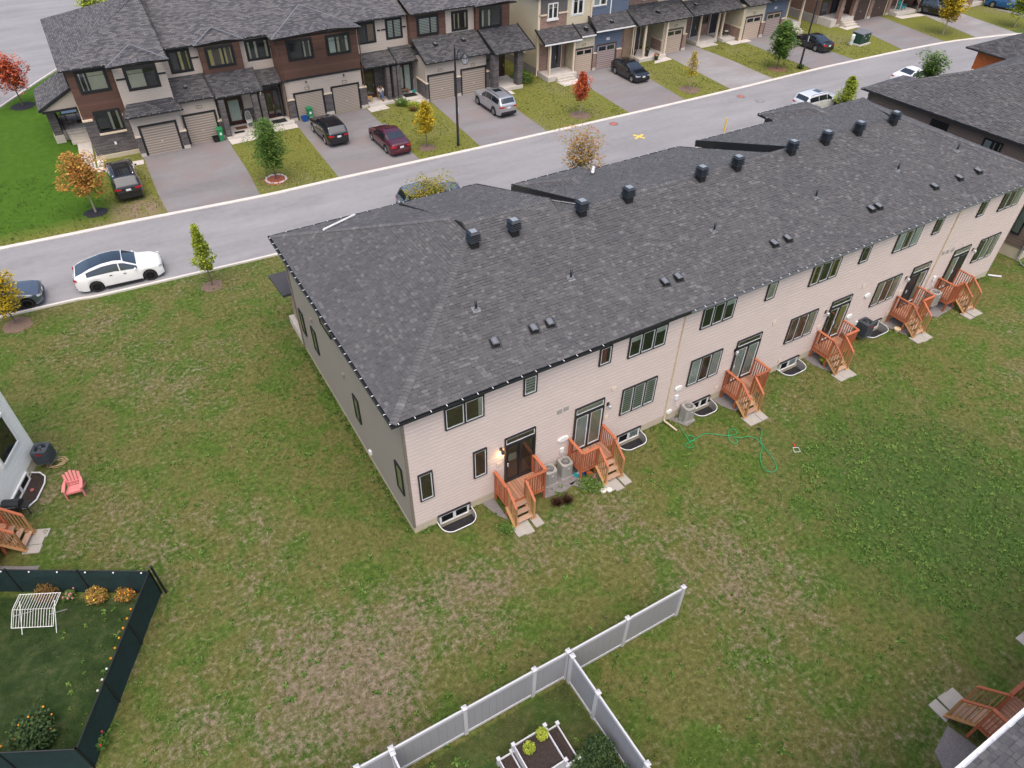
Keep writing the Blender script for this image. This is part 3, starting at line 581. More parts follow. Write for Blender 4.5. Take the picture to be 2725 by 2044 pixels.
for (x,y,c) in ((32.7,30.4,'iron_red'),(47.05,29.9,'iron_red'),(47.8,28.2,'road')):
    h=thing('manhole_cover',{32.7:'reddish manhole cover nearest the far kerb, in front of the red tree',47.05:'reddish manhole cover by the far kerb near the pale driveway',47.8:'faded grey manhole cover in mid road beside a red one'}[x],'manhole cover',(x,y,.008),group='manhole covers in the street')
    q=MB(); q.lathe([(.33,0),(.33,.012),(.001,.014)],20,c=(x,y,.008)); q.build('lid',c,h); q=MB(); q.lathe([(.42,0),(.42,.006),(.34,.006),(.34,0)],20,c=(x,y,.008)); q.build('rim_ring','metal_gray',h)
q=MB(FR(32.93,27.19,0,20)); q.box(-.6,.6,-.1,.1,.009,.013); q.box(-.12,.12,-.55,.55,.014,.017); tag(q.build('painted_cross','paint_yellow',None,world=False),'yellow survey cross painted in the middle of the road','road marking')
q=MB(FR(39.9,24.5)); q.box(-.05,.05,-.05,.05,.0,1.15); tag(q.build('marker_post','paint_yellow',None,world=False),'thin yellow marker stake standing at the near kerb','stake')
# ------------------------------------------------------------------ main row (rear facade faces the camera)
ROW=thing('townhouse_row','long two storey terrace with grey shingle roof and pale pink rear siding, filling the centre','townhouse row',(0,0,0))
S0=FR(0,0,0,0); W0=FR(0,0,0,-90)          # W0: local x = -y world, so u = -y
XR=38.62
core=MB(); core.box(.03,6.0,.03,13.8,0,6.62); core.box(6.0,10.3,.03,13.1,0,6.62); core.box(10.3,XR-.03,.03,11.0,0,6.62); core.build('wall',['siding_taupe'],ROW)  # unseen solid core behind the siding, added to block light
f=MB(); 
prev=0
for a,c in WELLS+[(XR,XR)]:
    f.box(prev,min(a,XR),-.01,.02,-.02,.42); prev=c
for a,c in WELLS:
    f.box(a,c,-.01,.02,-.75,-.12)
f.build('foundation','foundation',ROW)
bx('foundation','foundation',ROW,-.012,.02,.03,13.8,-.02,.34)
clap(S0,.06,XR-.05,.42,6.62,'siding_pink',ROW,e=.195)
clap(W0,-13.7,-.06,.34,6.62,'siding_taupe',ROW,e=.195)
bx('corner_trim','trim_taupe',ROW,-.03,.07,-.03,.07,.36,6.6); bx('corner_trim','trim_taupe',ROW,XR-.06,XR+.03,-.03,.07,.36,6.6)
# soffit
q=MB(); q.box(-.38,39.0,-.28,.0,6.6,6.62); q.box(-.38,-.001,.0,14.0,6.6,6.62); q.build('soffit','trim_black',ROW)
# roof planes
Rz=lambda y:6.75+.36*(y+.3)
rear=[(-.4,-.3,6.75),(39.05,-.3,6.75),(32.8,5.87,Rz(5.87)),(10.35,5.87,Rz(5.87)),(10.35,6.72,Rz(6.72)),(6.05,6.72,Rz(6.72)),(6.05,6.15,Rz(6.15))]
left=[(-.4,14.05,6.75),(-.4,-.3,6.75),(6.05,6.15,9.072),(6.05,7.6,9.072)]
u1f=[(6.05,14.05,6.75),(-.4,14.05,6.75),(6.05,7.6,9.072)]
b2f=[(10.35,13.6,7.0),(6.05,13.6,7.0),(6.05,6.72,9.277),(10.35,6.72,9.277)]
u3f=[(12.1,12.5,6.45),(10.35,12.5,6.45),(10.35,5.87,8.80),(12.1,5.87,8.80)]
bcf=[(23.0,12.3,6.86),(12.1,12.3,6.86),(12.1,5.87,8.97),(23.0,5.87,8.97)]
u4f=[(24.45,11.6,6.62),(23.0,11.6,6.62),(23.0,5.87,8.70),(24.45,5.87,8.70)]
bdf=[(39.05,12.35,6.88),(24.45,12.35,6.88),(24.45,5.87,8.975),(32.8,5.87,8.975)]
rgt=[(39.05,-.3,6.75),(39.05,12.35,6.78),(32.8,6.1,8.97),(32.8,5.87,8.97)]
def hipproj(x0,x1,ye,zb,yb,sl=.36,s2=.33):
    h=(x1-x0)/2; xm=(x0+x1)/2; zt=zb+sl*h; yb2=yb-(zt-zb)/s2
    return [[(x1,ye,zb),(x0,ye,zb),(xm,ye-h,zt)],[(x0,ye,zb),(x0,yb,zb),(xm,yb2,zt),(xm,ye-h,zt)],[(x1,yb,zb),(x1,ye,zb),(xm,ye-h,zt),(xm,yb2,zt)]],(xm,ye-h,zt),(xm,yb2,zt)
pc,ap1,ap2=hipproj(12.08,16.6,12.85,6.87,12.3); pd,ap3,ap4=hipproj(31.0,35.3,13.85,6.78,12.35)
allp=[rear,left,u1f,b2f,u3f,bcf,u4f,bdf,rgt]+pc+pd
rb=MB()
for P in allp:
    p=[Vector(x) for x in P]; rb.poly([x-Vector((0,0,.004)) for x in p],0)
deck_=rb.build('roof','felt',ROW)
T=[]
for P in (rear,left): T+=tabs(P)
def vis_area(t):
    d=t[0]-CAM; return t[4]*abs(d.normalized().dot(t[3]))/d.length_squared
T.sort(key=vis_area,reverse=True)
tab_objs(T[:300],ROW); T=T[300:]
for P in (u1f,b2f,u3f,bcf,u4f,bdf,rgt)+tuple(pc)+tuple(pd): T+=tabs(P)
tabs_mesh(T,'shingle_field',ROW)
caps(ROW,(-.4,-.3,6.76),(6.05,6.15,9.08),.25,near=30); caps(ROW,(-.4,14.05,6.76),(6.05,7.6,9.08),.25); caps(ROW,(6.05,6.72,9.28),(10.35,6.72,9.28),.36); caps(ROW,(10.35,5.87,8.975),(32.8,5.87,8.975),.36)
caps(ROW,(39.05,-.3,6.76),(32.8,5.87,8.98),.25); caps(ROW,(39.0,12.3,6.8),(32.8,6.1,8.98),.25); caps(ROW,(12.08,12.85,6.88),ap1,.25); caps(ROW,(31.0,13.85,6.79),ap3,.25); caps(ROW,ap1,ap2,.36); caps(ROW,ap3,ap4,.36)
# rake closures between stepped roofs
def rake(pts,t=.05,mat='trim_black',x=0):
    q=MB(); q.add([(x-t,a,c) for a,c in pts]+[(x+.0,a,c) for a,c in pts],[tuple(range(len(pts))),tuple(range(len(pts),2*len(pts)))[::-1]]+[(i,(i+1)%len(pts),(i+1)%len(pts)+len(pts),i+len(pts)) for i in range(len(pts))])
    q.build('rake_board',mat,ROW)
rake([(6.15,9.0),(6.72,9.30),(13.62,7.03),(13.62,6.70),(7.6,9.02)],x=6.05); rake([(5.87,8.9),(6.72,9.30),(13.62,7.03),(13.62,6.45),(12.5,6.5)],x=10.40)
rake([(5.8,8.98),(5.9,9.0),(12.88,6.92),(12.88,6.5),(5.87,8.8)],x=12.1); rake([(5.6,8.86),(5.87,9.03),(12.38,6.95),(12.38,6.55),(5.87,8.62)],x=24.45,t=.1); rake([(5.87,8.98),(12.32,6.88),(12.32,6.5),(5.87,8.65)],x=23.05)
q=MB(); q.bar((5.98,7.7,9.0),(5.98,13.7,6.86),.02,.03); q.bar((12.02,6.0,8.83),(12.02,12.6,6.48),.02,.03); q.build('flashing','metal_white',ROW)
fr=MB(); fr.box(.05,6.05,13.6,13.95,0,6.6); fr.box(6.05,10.35,13.0,13.2,3.4,6.75); fr.box(12.3,23,11.8,12.0,0,6.7); fr.box(24.6,38.6,11.9,12.05,0,6.6); fr.box(23,24.6,11.1,11.3,0,6.7); fr.box(10.35,12.3,12.0,12.2,0,6.4)
fr.build('front_wall','brick_tan',ROW)
q=MB(); q.box(31.35,34.95,12.0,13.45,3.3,6.68); q.build('front_bay','siding_brown',ROW); q=MB(); q.box(31.25,31.34,12.0,13.5,3.3,6.66); q.build('corner_trim','trim_brown',ROW)
gutter(ROW,(-.4,-.3,6.74),(8.6,-.3,6.74),'metal_dark',.11,.1,'metal_white',.62); gutter(ROW,(12.95,-.3,6.74),(39.05,-.3,6.74),'metal_gray',.11,.1,'metal_white',.55)
q=MB(); q.box(8.6,12.95,-.34,-.3,6.6,6.73); q.build('fascia','trim_black',ROW)
gutter(ROW,(-.4,14.05,6.74),(-.4,-.41,6.74),'metal_dark',.11,.1,'metal_white',.55)
for a,c in (((6.05,14.05,6.74),(-.5,14.05,6.74)),((10.35,13.6,6.99),(6.05,13.6,6.99)),((16.6,12.85,6.86),(12.1,12.85,6.86)),((23,12.3,6.85),(16.6,12.3,6.85)),((31,12.35,6.86),(24.4,12.35,6.86)),((35.3,13.85,6.77),(31,13.85,6.77))): gutter(ROW,a,c,'metal_dark',.11,.1,'metal_white',.7)
gutter(ROW,(12.15,12.5,6.43),(10.4,12.5,6.43),'metal_white',hang=None); gutter(ROW,(24.4,11.62,6.6),(23.1,11.62,6.6),'metal_white',hang=None); gutter(ROW,(31,13.87,6.77),(31,12.4,6.77),'metal_dark',hang='metal_white')
q=MB(); q.tube([(3.7,13.75,6.93),(1.6,11.9,7.62)],.05,6); q.build('roof_downspout','trim_white',ROW)
q=MB(); q.tube([(16.9,12.25,7.0),(15.9,11.0,7.5)],.09,6); q.build('roof_downspout','trim_white',ROW)
spout(ROW,12.98,-.0,6.6,.1); spout(ROW,31.72,-.0,6.6,.1,foot=False); q=MB(); q.bar((38.7,-.1,.1),(39.3,-.6,.08),.1,.06); q.build('downspout','metal_white',ROW)
q=MB(); q.tube([(-.25,13.7,6.6),(-.06,13.75,6.3),(-.06,13.75,.2)],.045,6); q.build('downspout','trim_taupe',ROW)
# front corner porch seen past the side wall
q=MB(); q.box(.25,3.6,14.0,16.2,0,2.9); q.build('porch_wall','brick_tan',ROW)
q=MB(); q.slab([(-.5,16.8,3.05),(-.5,14.0,3.45),(3.9,14.0,3.45),(3.9,16.8,3.05)],.14); q.build('porch_roof','felt',ROW)
q=MB(); q.box(-.02,.3,13.95,16.4,0,.5); q.build('porch_base','concrete',ROW)
# windows on the side wall (u = -y)
for y0,y1,z0,z1 in ((12.5,13.1,1.7,3.1),(10.5,11.15,1.9,3.3),(7.5,8.9,4.95,6.1),(5.05,5.65,1.9,3.3),(.5,1.15,1.86,3.4)): win(W0,-y1,-y0,z0,z1,ROW,fills=('cream',))
for y,z in ((10.7,3.9),(4.4,.75),(6.6,3.6)): bx('wall_vent','plastic_white' if z<1 else 'siding_taupe',ROW,-.12,-.02,y-.1,y+.1,z-.1,z+.1)
# rear windows
B='trim_black'
UP3=[(10.03,12.02,('roller','dark','roller'),),(13.98,15.9,('dark','dark','roller')),(20.72,22.64,('gold','dark','gold')),(26.78,28.68,('white','sides','white')),(35.66,37.5,('dark','dark','cream'))]
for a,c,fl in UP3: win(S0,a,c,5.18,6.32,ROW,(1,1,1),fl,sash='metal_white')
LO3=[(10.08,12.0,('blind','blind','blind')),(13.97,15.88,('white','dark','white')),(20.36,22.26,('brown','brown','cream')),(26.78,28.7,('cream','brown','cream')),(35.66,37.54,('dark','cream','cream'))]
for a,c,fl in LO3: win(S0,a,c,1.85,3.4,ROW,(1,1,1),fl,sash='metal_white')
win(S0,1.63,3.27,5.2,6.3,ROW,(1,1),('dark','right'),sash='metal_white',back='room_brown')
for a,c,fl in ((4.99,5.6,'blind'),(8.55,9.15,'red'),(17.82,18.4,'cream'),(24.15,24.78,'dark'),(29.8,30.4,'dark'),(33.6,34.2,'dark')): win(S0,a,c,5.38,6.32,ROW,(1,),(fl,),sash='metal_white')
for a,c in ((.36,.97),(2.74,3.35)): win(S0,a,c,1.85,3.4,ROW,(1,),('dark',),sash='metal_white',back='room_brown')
# open casement of the third unit
q=MB(FR(15.25,-.09,0,-62)); 
for r in ((-.62,0,1.93,1.97),(-.62,0,3.28,3.32),(-.62,-.58,1.97,3.28),(-.04,0,1.97,3.28)): q.box(r[0],r[1],-.02,.02,r[2],r[3])
q.build('open_casement','metal_white',ROW)
# patio doors with transoms
DR=[(4.18,5.64,'open'),(7.6,9.12,'cream'),(16.82,18.4,'white'),(23.28,24.78,'brown'),(29.66,31.15,'screen'),(33.22,34.7,'screen')]
for i,(a,c,kk) in enumerate(DR):
    z0=.84; win(S0,a,c,3.0,3.42,ROW,(1,),('dark' if kk=='open' else 'roller' if i in(2,3) else 'cream',),sash='metal_white',name='transom',back='room_brown')
    d=thingpart('patio_door',ROW,((a+c)/2,0,z0)); b=MB()
    b.box(a,c,-.12,.01,z0-.06,z0+.05); b.box(a,c,-.12,.01,2.9,2.99); b.box(a,a+.07,-.12,.01,z0+.05,2.9); b.box(c-.07,c,-.12,.01,z0+.05,2.9); b.box((a+c)/2-.05,(a+c)/2+.05,-.125,.01,z0+.05,2.9); b.build('door_frame','trim_black',d)
    b=MB(); s=.045
    for u,v in ((a+.075,(a+c)/2-.055),((a+c)/2+.055,c-.075)):
        b.box(u,v,-.095,-.03,z0+.05,z0+.12); b.box(u,v,-.095,-.03,2.84,2.9); b.box(u,u+s,-.095,-.03,z0+.12,2.84); b.box(v-s,v,-.095,-.03,z0+.12,2.84)
    b.build('sash','metal_white' if i else 'trim_black',d)
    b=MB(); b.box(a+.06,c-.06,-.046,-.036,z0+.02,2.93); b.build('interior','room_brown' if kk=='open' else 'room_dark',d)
    mid=(a+c)/2; L,H=z0+.1,2.86
    if kk=='cream' or kk=='white': curtain(S0,a+.12,mid-.08,L,H,-.06,'curtain_white',d); curtain(S0,mid+.08,c-.12,L,H,-.06,'curtain_cream' if kk=='cream' else 'curtain_white',d)
    if kk=='brown': curtain(S0,mid+.08,c-.12,L,H,-.06,'curtain_gold',d)
    if kk=='screen':
        b=MB(); b.box(mid+.06,c-.09,-.108,-.1,L,H) if i==5 else b.box(a+.09,mid-.06,-.108,-.1,L,H); b.build('screen','metal_dark',d)
        curtain(S0,(mid+.1 if i==4 else a+.1),(c-.12 if i==4 else mid-.1),L,H,-.06,'curtain_cream',d)
    if kk=='open':
        b=MB(); b.box(mid+.08,c-.1,-.052,-.047,z0+.1,z0+.95); b.build('wood_floor','floor_wood',d)
        b=MB(); b.lathe([(.02,0),(.16,.01),(.2,.05),(.2,.3),(.17,.42)],10,c=(a+.38,-.0,z0+1.15)); 
        b.v=[(x,max(min(y*.08-.055,-.05),-.07),z) for x,y,z in b.v]; b.build('chair_seen_inside','chair_beige',d)
        b=MB()
        for k in (-.14,.14): b.bar((a+.38+k*.6,-.055,z0+1.15),(a+.38+k*1.2,-.055,z0+.7),.02,.004)
        b.build('chair_leg','wood_yellow',d)
    b=MB(); [b.poly([(u,-.082,L-.03),(v,-.082,L-.03),(v,-.082,H+.02),(u,-.082,H+.02)]) for u,v in ((a+.08,mid-.03),)]; b.build('pane','glass',d); b=MB(); b.poly([(mid+.03,-.082,L-.03),(c-.08,-.082,L-.03),(c-.08,-.082,H+.02),(mid+.03,-.082,H+.02)]); b.build('pane','glass',d)
    b=MB(); b.box(mid-.13 if i%2 else a+.1,mid-.1 if i%2 else a+.13,-.15,-.12,z0+.95,z0+1.15); b.build('handle','metal_white',d)
# basement windows in their wells
for i,(a,c) in enumerate(WELLS):
    u,v=((a+.1,c-.15) if i<2 else (a+.12,c-.25))
    win(S0,u,v,-.1,.46,ROW,(1,1),('dark','white' if i%2 else 'dark'),frame='trim_white',sash='trim_white',ft=.05,name='basement_window',dep=.09)
    h=MB(); h.box(u-.08,v+.08,-.12,.0,.47,.5); h.build('window_head','trim_black',ROW)
    wl=thing('window_well',['galvanised window well left of the first deck, nearest the building corner','window well with gravel between second deck and long cream downspout','window well half behind the grey air conditioner right of the downspout','window well in the lawn between third and fourth decks','window well under the dark bracketed air conditioner'][i],'window well',((a+c)/2,-.4,0),group='window wells along the rear wall')
    P=[(a,-.0)]+[(a+.45-.45*math.cos(t*PI/2/6),-.28-.5*math.sin(t*PI/2/6)) for t in range(7)]+[(c-.45+.45*math.sin(t*PI/2/6),-.28-.5*math.cos(t*PI/2/6)) for t in range(7)]+[(c,.0)]
    b=MB(); rows=[.09,.05,0,-.05,-.1,-.15,-.2,-.25,-.3,-.35,-.42]; n=len(P); vs=[];cx=(a+c)/2
    for j,z in enumerate(rows):
        for (x,y) in P: k=1.0 if j%2 else .985; vs.append((cx+(x-cx)*k,y*k,z))
    b.add(vs,[(j*n+k,j*n+k+1,(j+1)*n+k+1,(j+1)*n+k) for j in range(len(rows)-1) for k in range(n-1)]); b.build('well_liner','galv',wl)
    b=MB(); b.tube([(x,y-.01,.09) for x,y in P],.02,6); b.build('rim','metal_white',wl)
    b=MB(); b.slab([(x,min(y,-.005),-.4) for x,y in P],.05); b.build('gravel_floor','mulch_black',wl)
# wall fittings
for x in (4.01,9.35,16.79,23.0,29.3,35.2):
    l=thingpart('wall_lamp',ROW,(x,0,2.85)); b=MB(); b.box(x-.06,x+.06,-.05,-.02,2.8,3.0); b.tube([(x,-.05,2.97),(x,-.15,3.02),(x,-.2,2.95)],.012,6); b.build('bracket','trim_black',l)
    b=MB(); b.lathe([(.03,.1),(.075,.06),(.075,-.08),(.03,-.12)],8,c=(x,-.2,2.86)); b.build('lantern','lamp_clear' if x>4.5 else 'trim_black',l)
lit=bpy.data.materials.new('lit_bulb'); lit.use_nodes=True; e=lit.node_tree.nodes['Principled BSDF']; e.inputs['Emission Color'].default_value=(1,.55,.2,1); e.inputs['Emission Strength'].default_value=4; MATS['lit_bulb']=lit
b=MB(); b.sphere((4.01,-.2,2.72),.05,8,6); b.build('lit_bulb','lit_bulb',ROW)
pl=bpy.data.lights.new('lamp_glow','POINT'); pl.energy=6; pl.color=(1,.55,.22); pl.shadow_soft_size=.05; po_=bpy.data.objects.new('lamp_glow',pl); COL.objects.link(po_); po_.location=(4.01,-.2,2.64)
for x,z,w,h in ((7.09,1.92,.26,.12),(13.52,1.97,.2,.12),(13.23,.59,.15,.11),(26.18,2.83,.2,.12),(25.3,1.79,.2,.12)):
    b=MB(); n=14; P=[(x+w*math.cos(2*PI*i/n),z+h*math.sin(2*PI*i/n)) for i in range(n)]; b.add([(p,-.1,q) for p,q in P]+[(x+(p-x)*1.1,-.02,z+(q-z)*1.1) for p,q in P],[tuple(range(n))[::-1]]+[(i,(i+1)%n,(i+1)%n+n,i+n) for i in range(n)]); b.build('intake_hood','plastic_white',ROW,smooth=False)
for x,z,k in ((6.8,3.67,1),(7.13,3.69,1),(9.57,3.68,0),(3.93,2.06,0),(9.35,2.1,0),(19.11,3.66,0),(20.57,.68,0),(16.19,.75,0),(25.49,3.63,0),(29.34,1.96,0),(22.9,1.99,0),(28.99,.67,0),(32.05,3.62,1),(32.45,3.6,1),(32.9,3.57,1),(33.9,3.6,0)):
    v=thingpart('wall_vent',ROW,(x,0,z)); b=MB(); b.box(x-.12,x+.12,-.05,-.02,z-.11,z+.11); b.build('vent_plate','siding_pink' if not k else 'ac_gray',v)
    b=MB()
    for j in range(4): b.box(x-.1,x+.1,-.062,-.05,z-.09+j*.05,z-.065+j*.05)
    b.build('louvre','ac_gray' if k else 'trim_cream',v)
for x,z in ((7.06,1.24),(13.5,1.39),(26.18,1.03),(32.3,1.9)):
    m_=thingpart('electric_disconnect',ROW,(x,0,z)); b=MB(); b.box(x-.09,x+.09,-.11,-.02,z-.13,z+.13); b.build('box','metal_white' if x>8 else 'plastic_white',m_); b=MB(); b.tube([(x-.05,-.06,z-.13),(x-.05,-.06,z-.5)],.012,5); b.tube([(x+.05,-.06,z-.13),(x+.05,-.08,z-.35),(x+.12,-.2,z-.55)],.012,5); b.build('conduit','metal_white',m_)
# ------------------------------------------------------------------ things standing on the roof
def roofvent():
    t=thing('roof_vent','','roof vent',(0,0,0)); b=MB(); b.box(-.23,.23,-.23,.23,-.16,.36); b.build('base',"black_plastic",t,org=(0,0,0))
    b=MB(); b.box(-.2,.2,-.2,.2,.36,.80); b.build('core','black_plastic',t,org=(0,0,0))
    for k in range(4):
        b=MB(); z=.38+k*.105; w_=.36-.01*k; b.add([(-w_,-w_,z),(w_,-w_,z),(w_,w_,z),(-w_,w_,z),(-w_+.06,-w_+.06,z+.035),(w_-.06,-w_+.06,z+.035),(w_-.06,w_-.06,z+.035),(-w_+.06,w_-.06,z+.035)],[(0,1,5,4),(1,2,6,5),(2,3,7,6),(3,0,4,7),(4,5,6,7),(3,2,1,0)]); b.build('louvre','vent_blue',t,org=(0,0,0))
    b=MB(); z=.80; b.add([(-.33,-.33,z),(.33,-.33,z),(.33,.33,z),(-.33,.33,z),(-.2,-.2,z+.10),(.2,-.2,z+.10),(.2,.2,z+.10),(-.2,.2,z+.10)],[(0,1,5,4),(1,2,6,5),(2,3,7,6),(3,0,4,7),(4,5,6,7),(3,2,1,0)]); b.build('cap','vent_blue',t,org=(0,0,0)); b=MB(); b.box(-.19,.19,-.19,.19,z+.1,z+.115); b.build('top_plate','vent_top',t,org=(0,0,0)); return t
rv=roofvent(); names=['first black roof vent, at the top of the near hip','second louvred roof vent from the near hip, on the raised roof','roof vent just right of the step in the ridge','roof vent left of the middle, fourth along the ridge','fifth louvred vent along the ridge','sixth louvred vent along the ridge','roof vent at the right end of the long dark rake board','eighth roof vent, two before the far hip','ninth roof vent, next to last on the ridge','last roof vent, at the far right hip by the brown house']
for i,(x,l) in enumerate(zip((5.91,7.82,11.24,13.78,18.09,20.39,24.13,26.62,29.14,32.01),names)):
    o=rv if i==0 else copy_tree(rv); o.scale=(.74,.74,.76); o.location=(x,5.52,Rz(5.52)); tag(o,l,'roof vent',group='louvred vents along the ridge')
pp=thing('vent_pipe','','vent pipe',(0,0,0)); b=MB(); b.lathe([(.05,-.05),(.05,.42),(.04,.42),(.04,.3)],10); b.build('pipe','metal_dark',pp,org=(0,0,0),smooth=True); b=MB(); b.add([(-.16,-.14,-.045),(.16,-.14,-.045),(.16,.14,.056),(-.16,.14,.056)],[(0,1,2,3)]); b.lathe([(.09,0),(.06,.07)],10); b.build('flashing','metal_gray',pp,org=(0,0,0))
for i,(x,l) in enumerate(zip((4.52,8.92,16.7,23.29,29.41,34.4),('vent pipe on the slope nearest the hip','second vent pipe, below the second roof vent','third vent pipe, near the middle of the roof','fourth vent pipe, right of mid roof','fifth vent pipe, above the last but one deck','last vent pipe at the right end of the roof'))):
    o=pp if i==0 else copy_tree(pp); o.location=(x,2.78,Rz(2.78)+.01); tag(o,l,'vent pipe',group='plumbing vent pipes on the rear slope')
tv=thing('exhaust_vent','','exhaust vent',(0,0,0)); b=MB(); n=8; vs=[];
for k in range(n+1): a=PI*k/n; vs+=[(-.16*math.cos(a),-.15,.18*math.sin(a)-.03),(-.16*math.cos(a),.17,.16*math.sin(a)+.02)]
b.add(vs,[(2*k,2*k+2,2*k+3,2*k+1) for k in range(n)]+[tuple(range(0,2*n+2,2))[::-1]]); b.build('hood','metal_gray',tv,org=(0,0,0)); b=MB(); b.add([(-.22,-.2,-.06),(.22,-.2,-.06),(.22,.25,.10),(-.22,.25,.10)],[(0,1,2,3)]); b.build('flashing','metal_dark',tv,org=(0,0,0)); b=MB(); b.box(-.175,-.15,-.17,.17,-.04,.13); b.box(-.13,.13,-.165,-.145,-.03,.10); b.build('opening','black_plastic',tv,org=(0,0,0))
for i,(x,l) in enumerate(zip((4.48,6.2,6.94,12.69,13.42,19.07,19.95,25.71,26.25,30.62,32.69,34.34),('lone hood vent nearest the building corner','left hood vent of the first pair above the patio doors','right hood vent of the first pair above the patio doors','left hood vent of the pair at the downspout','right hood vent of the pair at the downspout','left hood vent of the third pair','right hood vent of the third pair','left hood vent of the close pair over unit five','right hood vent of the close pair over unit five','single hood vent before the right end','hood vent next to last at the right end','last hood vent at the right end of the slope'))):
    o=tv if i==0 else copy_tree(tv); o.location=(x,1.2,Rz(1.2)+.02); o.rotation_euler=(0,0,math.radians(-8)); tag(o,l,'exhaust vent',group='curved hood vents low on the rear slope')
# ------------------------------------------------------------------ decks
_sm={}
def sbar(name,parent,a,b,w,h,mat):
    """a straight timber as its own object, sharing one unit mesh per section"""
    a=Vector(a);b=Vector(b);L=(b-a).length; key=(round(w,3),round(h,3),mat)
    if key not in _sm:
        q=MB(); q.box(-w/2,w/2,-h/2,h/2,0,1); me=bpy.data.meshes.new('timber'); me.from_pydata(q.v,[],q.f); me.materials.append(MATS[mat]); _sm[key]=me
    o=bpy.data.objects.new(name,_sm[key]); COL.objects.link(o); o.parent=parent; d=(b-a).normalized()
    R=Matrix((Vector((1,0,0)),Vector((0,1,0)),Vector((0,0,1)))) if abs(d.z)>.999 else Matrix((d.cross(Vector((0,0,1))).normalized(),d.cross(d.cross(Vector((0,0,1)))).normalized()*-1,d)).transposed()
    if abs(d.z)<=.999 and R.determinant()<0: R.col[0]=-R.col[0]
    o.matrix_local=Matrix.Translation(a)@R.to_4x4()@Matrix.Diagonal((1,1,L,1)); KIDS.setdefault(parent.name,[]).append(o); return o
def deck(name,label,loc,rz,W,side,z=.75,D=1.05,nst=3,loz=-.0):
    """local: wall at y=0, deck to -D; stairs on side 'L' or 'R' of the front"""
    t=thing(name,label,'deck',loc,rz,group='red stained back door decks'); t['org']=(0,0,0); sw=.92
    n=int(W/.14)
    for i in range(n): x=W*(i+.5)/n; sbar('deck_board',t,(x,-.02,z-.015),(x,-D,z-.015),W/n-.012,.03,'deck_wood')
    sbar('joist',t,(0,-D+.02,z-.12),(W,-D+.02,z-.12),.04,.18,'rail_wood'); sbar('joist',t,(.02,0,z-.12),(.02,-D,z-.12),.04,.18,'rail_wood'); sbar('joist',t,(W-.02,0,z-.12),(W-.02,-D,z-.12),.04,.18,'rail_wood')
    s0,s1=(0,sw) if side=='L' else (W-sw,W); f0,f1=(sw,W) if side=='L' else (0,W-sw); rt=z+1.0
    for x,y in ((.04,-.06),(W-.04,-.06),(.04,-D+.04),(W-.04,-D+.04),((sw if side=='L' else W-sw),-D+.04)): sbar('post',t,(x,y,0),(x,y,rt),.09,.09,'rail_wood')
    def run(a,b,lo,hi,k,mat='rail_wood'):
        a=Vector(a);b=Vector(b)
        for i in range(k):
            p=a+(b-a)*((i+.5)/k); sbar('baluster',t,p+Vector((0,0,lo)),p+Vector((0,0,hi)),.038,.038,mat)
        sbar('top_rail',t,a+Vector((0,0,hi+.02)),b+Vector((0,0,hi+.02)),.13,.035,mat); sbar('bottom_rail',t,a+Vector((0,0,lo+.04)),b+Vector((0,0,lo+.04)),.04,.08,mat)
    kd=8
    run((0,-.03,0),(0,-D,0),z-.22,rt,kd); run((W,-.03,0),(W,-D,0),z-.22,rt,kd); run((f0,-D,0),(f1,-D,0),z-.22,rt,int((f1-f0)/.115))
    R=.24; rise=z/(nst+1)
    for k in range(nst):
        zz=z-rise*(k+1); y=-D-R*(k+.5)
        sbar('tread',t,(s0+.05,y,zz),(s1-.05,y,zz),R+.0,.035,'tread_wood')
    ye=-D-R*nst
    for x in (s0+.03,s1-.03):
        sbar('stringer',t,(x,-D,z-.16),(x,ye-.05,.06),.24,.04,'rail_light')
        a=Vector((x,-D,z)); b_=Vector((x,ye,z-rise*nst))
        for i in range(6):
            p=a+(b_-a)*((i+.5)/6); sbar('baluster',t,p+Vector((0,0,-.1)),p+Vector((0,0,.92)),.038,.038,'rail_light')
        sbar('top_rail',t,a+Vector((0,0,.98)),b_+Vector((0,0,.98)),.10,.05,'rail_wood'); sbar('post',t,(x,ye,0),(x,ye,z-rise*nst+.95),.07,.07,'rail_light')
    # slabs at the foot
    g=thing('stepping_slabs',label.split(' deck')[0].replace('red','')[:0]+'three concrete slabs at the foot of the '+label,'paving slabs',(0,0,0),0,group='slabs below the deck steps')
    rm=Matrix.Translation(Vector(loc))@Matrix.Rotation(rz,4,'Z')
    for k in range(3):
        q=MB(rm@Matrix.Rotation(random.uniform(-.03,.03),4,'Z')); x=(s0+s1)/2-.62+k*.415; y=ye+.1; q.box(x,x+.4,y-.62+random.uniform(-.05,.05),y,-.02,.045+random.uniform(-.008,.01)); q.build('slab','paver',g)
    return t
DK=[(3.7,1.88,'L','first red deck from the building corner, stairs on its left'),(7.42,1.75,'R','second red deck, beside two grey air conditioners, toys below it'),(16.57,1.84,'L','third red deck, right of the open casement window'),(22.93,1.85,'L','fourth red deck, with grey air conditioner behind its right side'),(29.2,1.84,'L','fifth red deck, with a cream pot beneath it'),(32.87,1.78,'R','last red deck at the far right end of the rear wall')]
for x,W_,sd_,lb in DK: deck('deck',lb,(x,-.04,0),0,W_,sd_)
deck('deck','red deck at the bottom right corner under a grey roof',(14.1,-17.35,0),PI,1.9,'R',z=1.0,D=.95,nst=3)
LA=math.radians(66-180+0)   # left house wall direction
lh_d=Vector((-.407,-.914,0)); 
deck('deck','red deck at the left edge beside the white sided house',(-15.32,6.53,0),math.radians(66),1.9,'R',z=.78,D=.62)
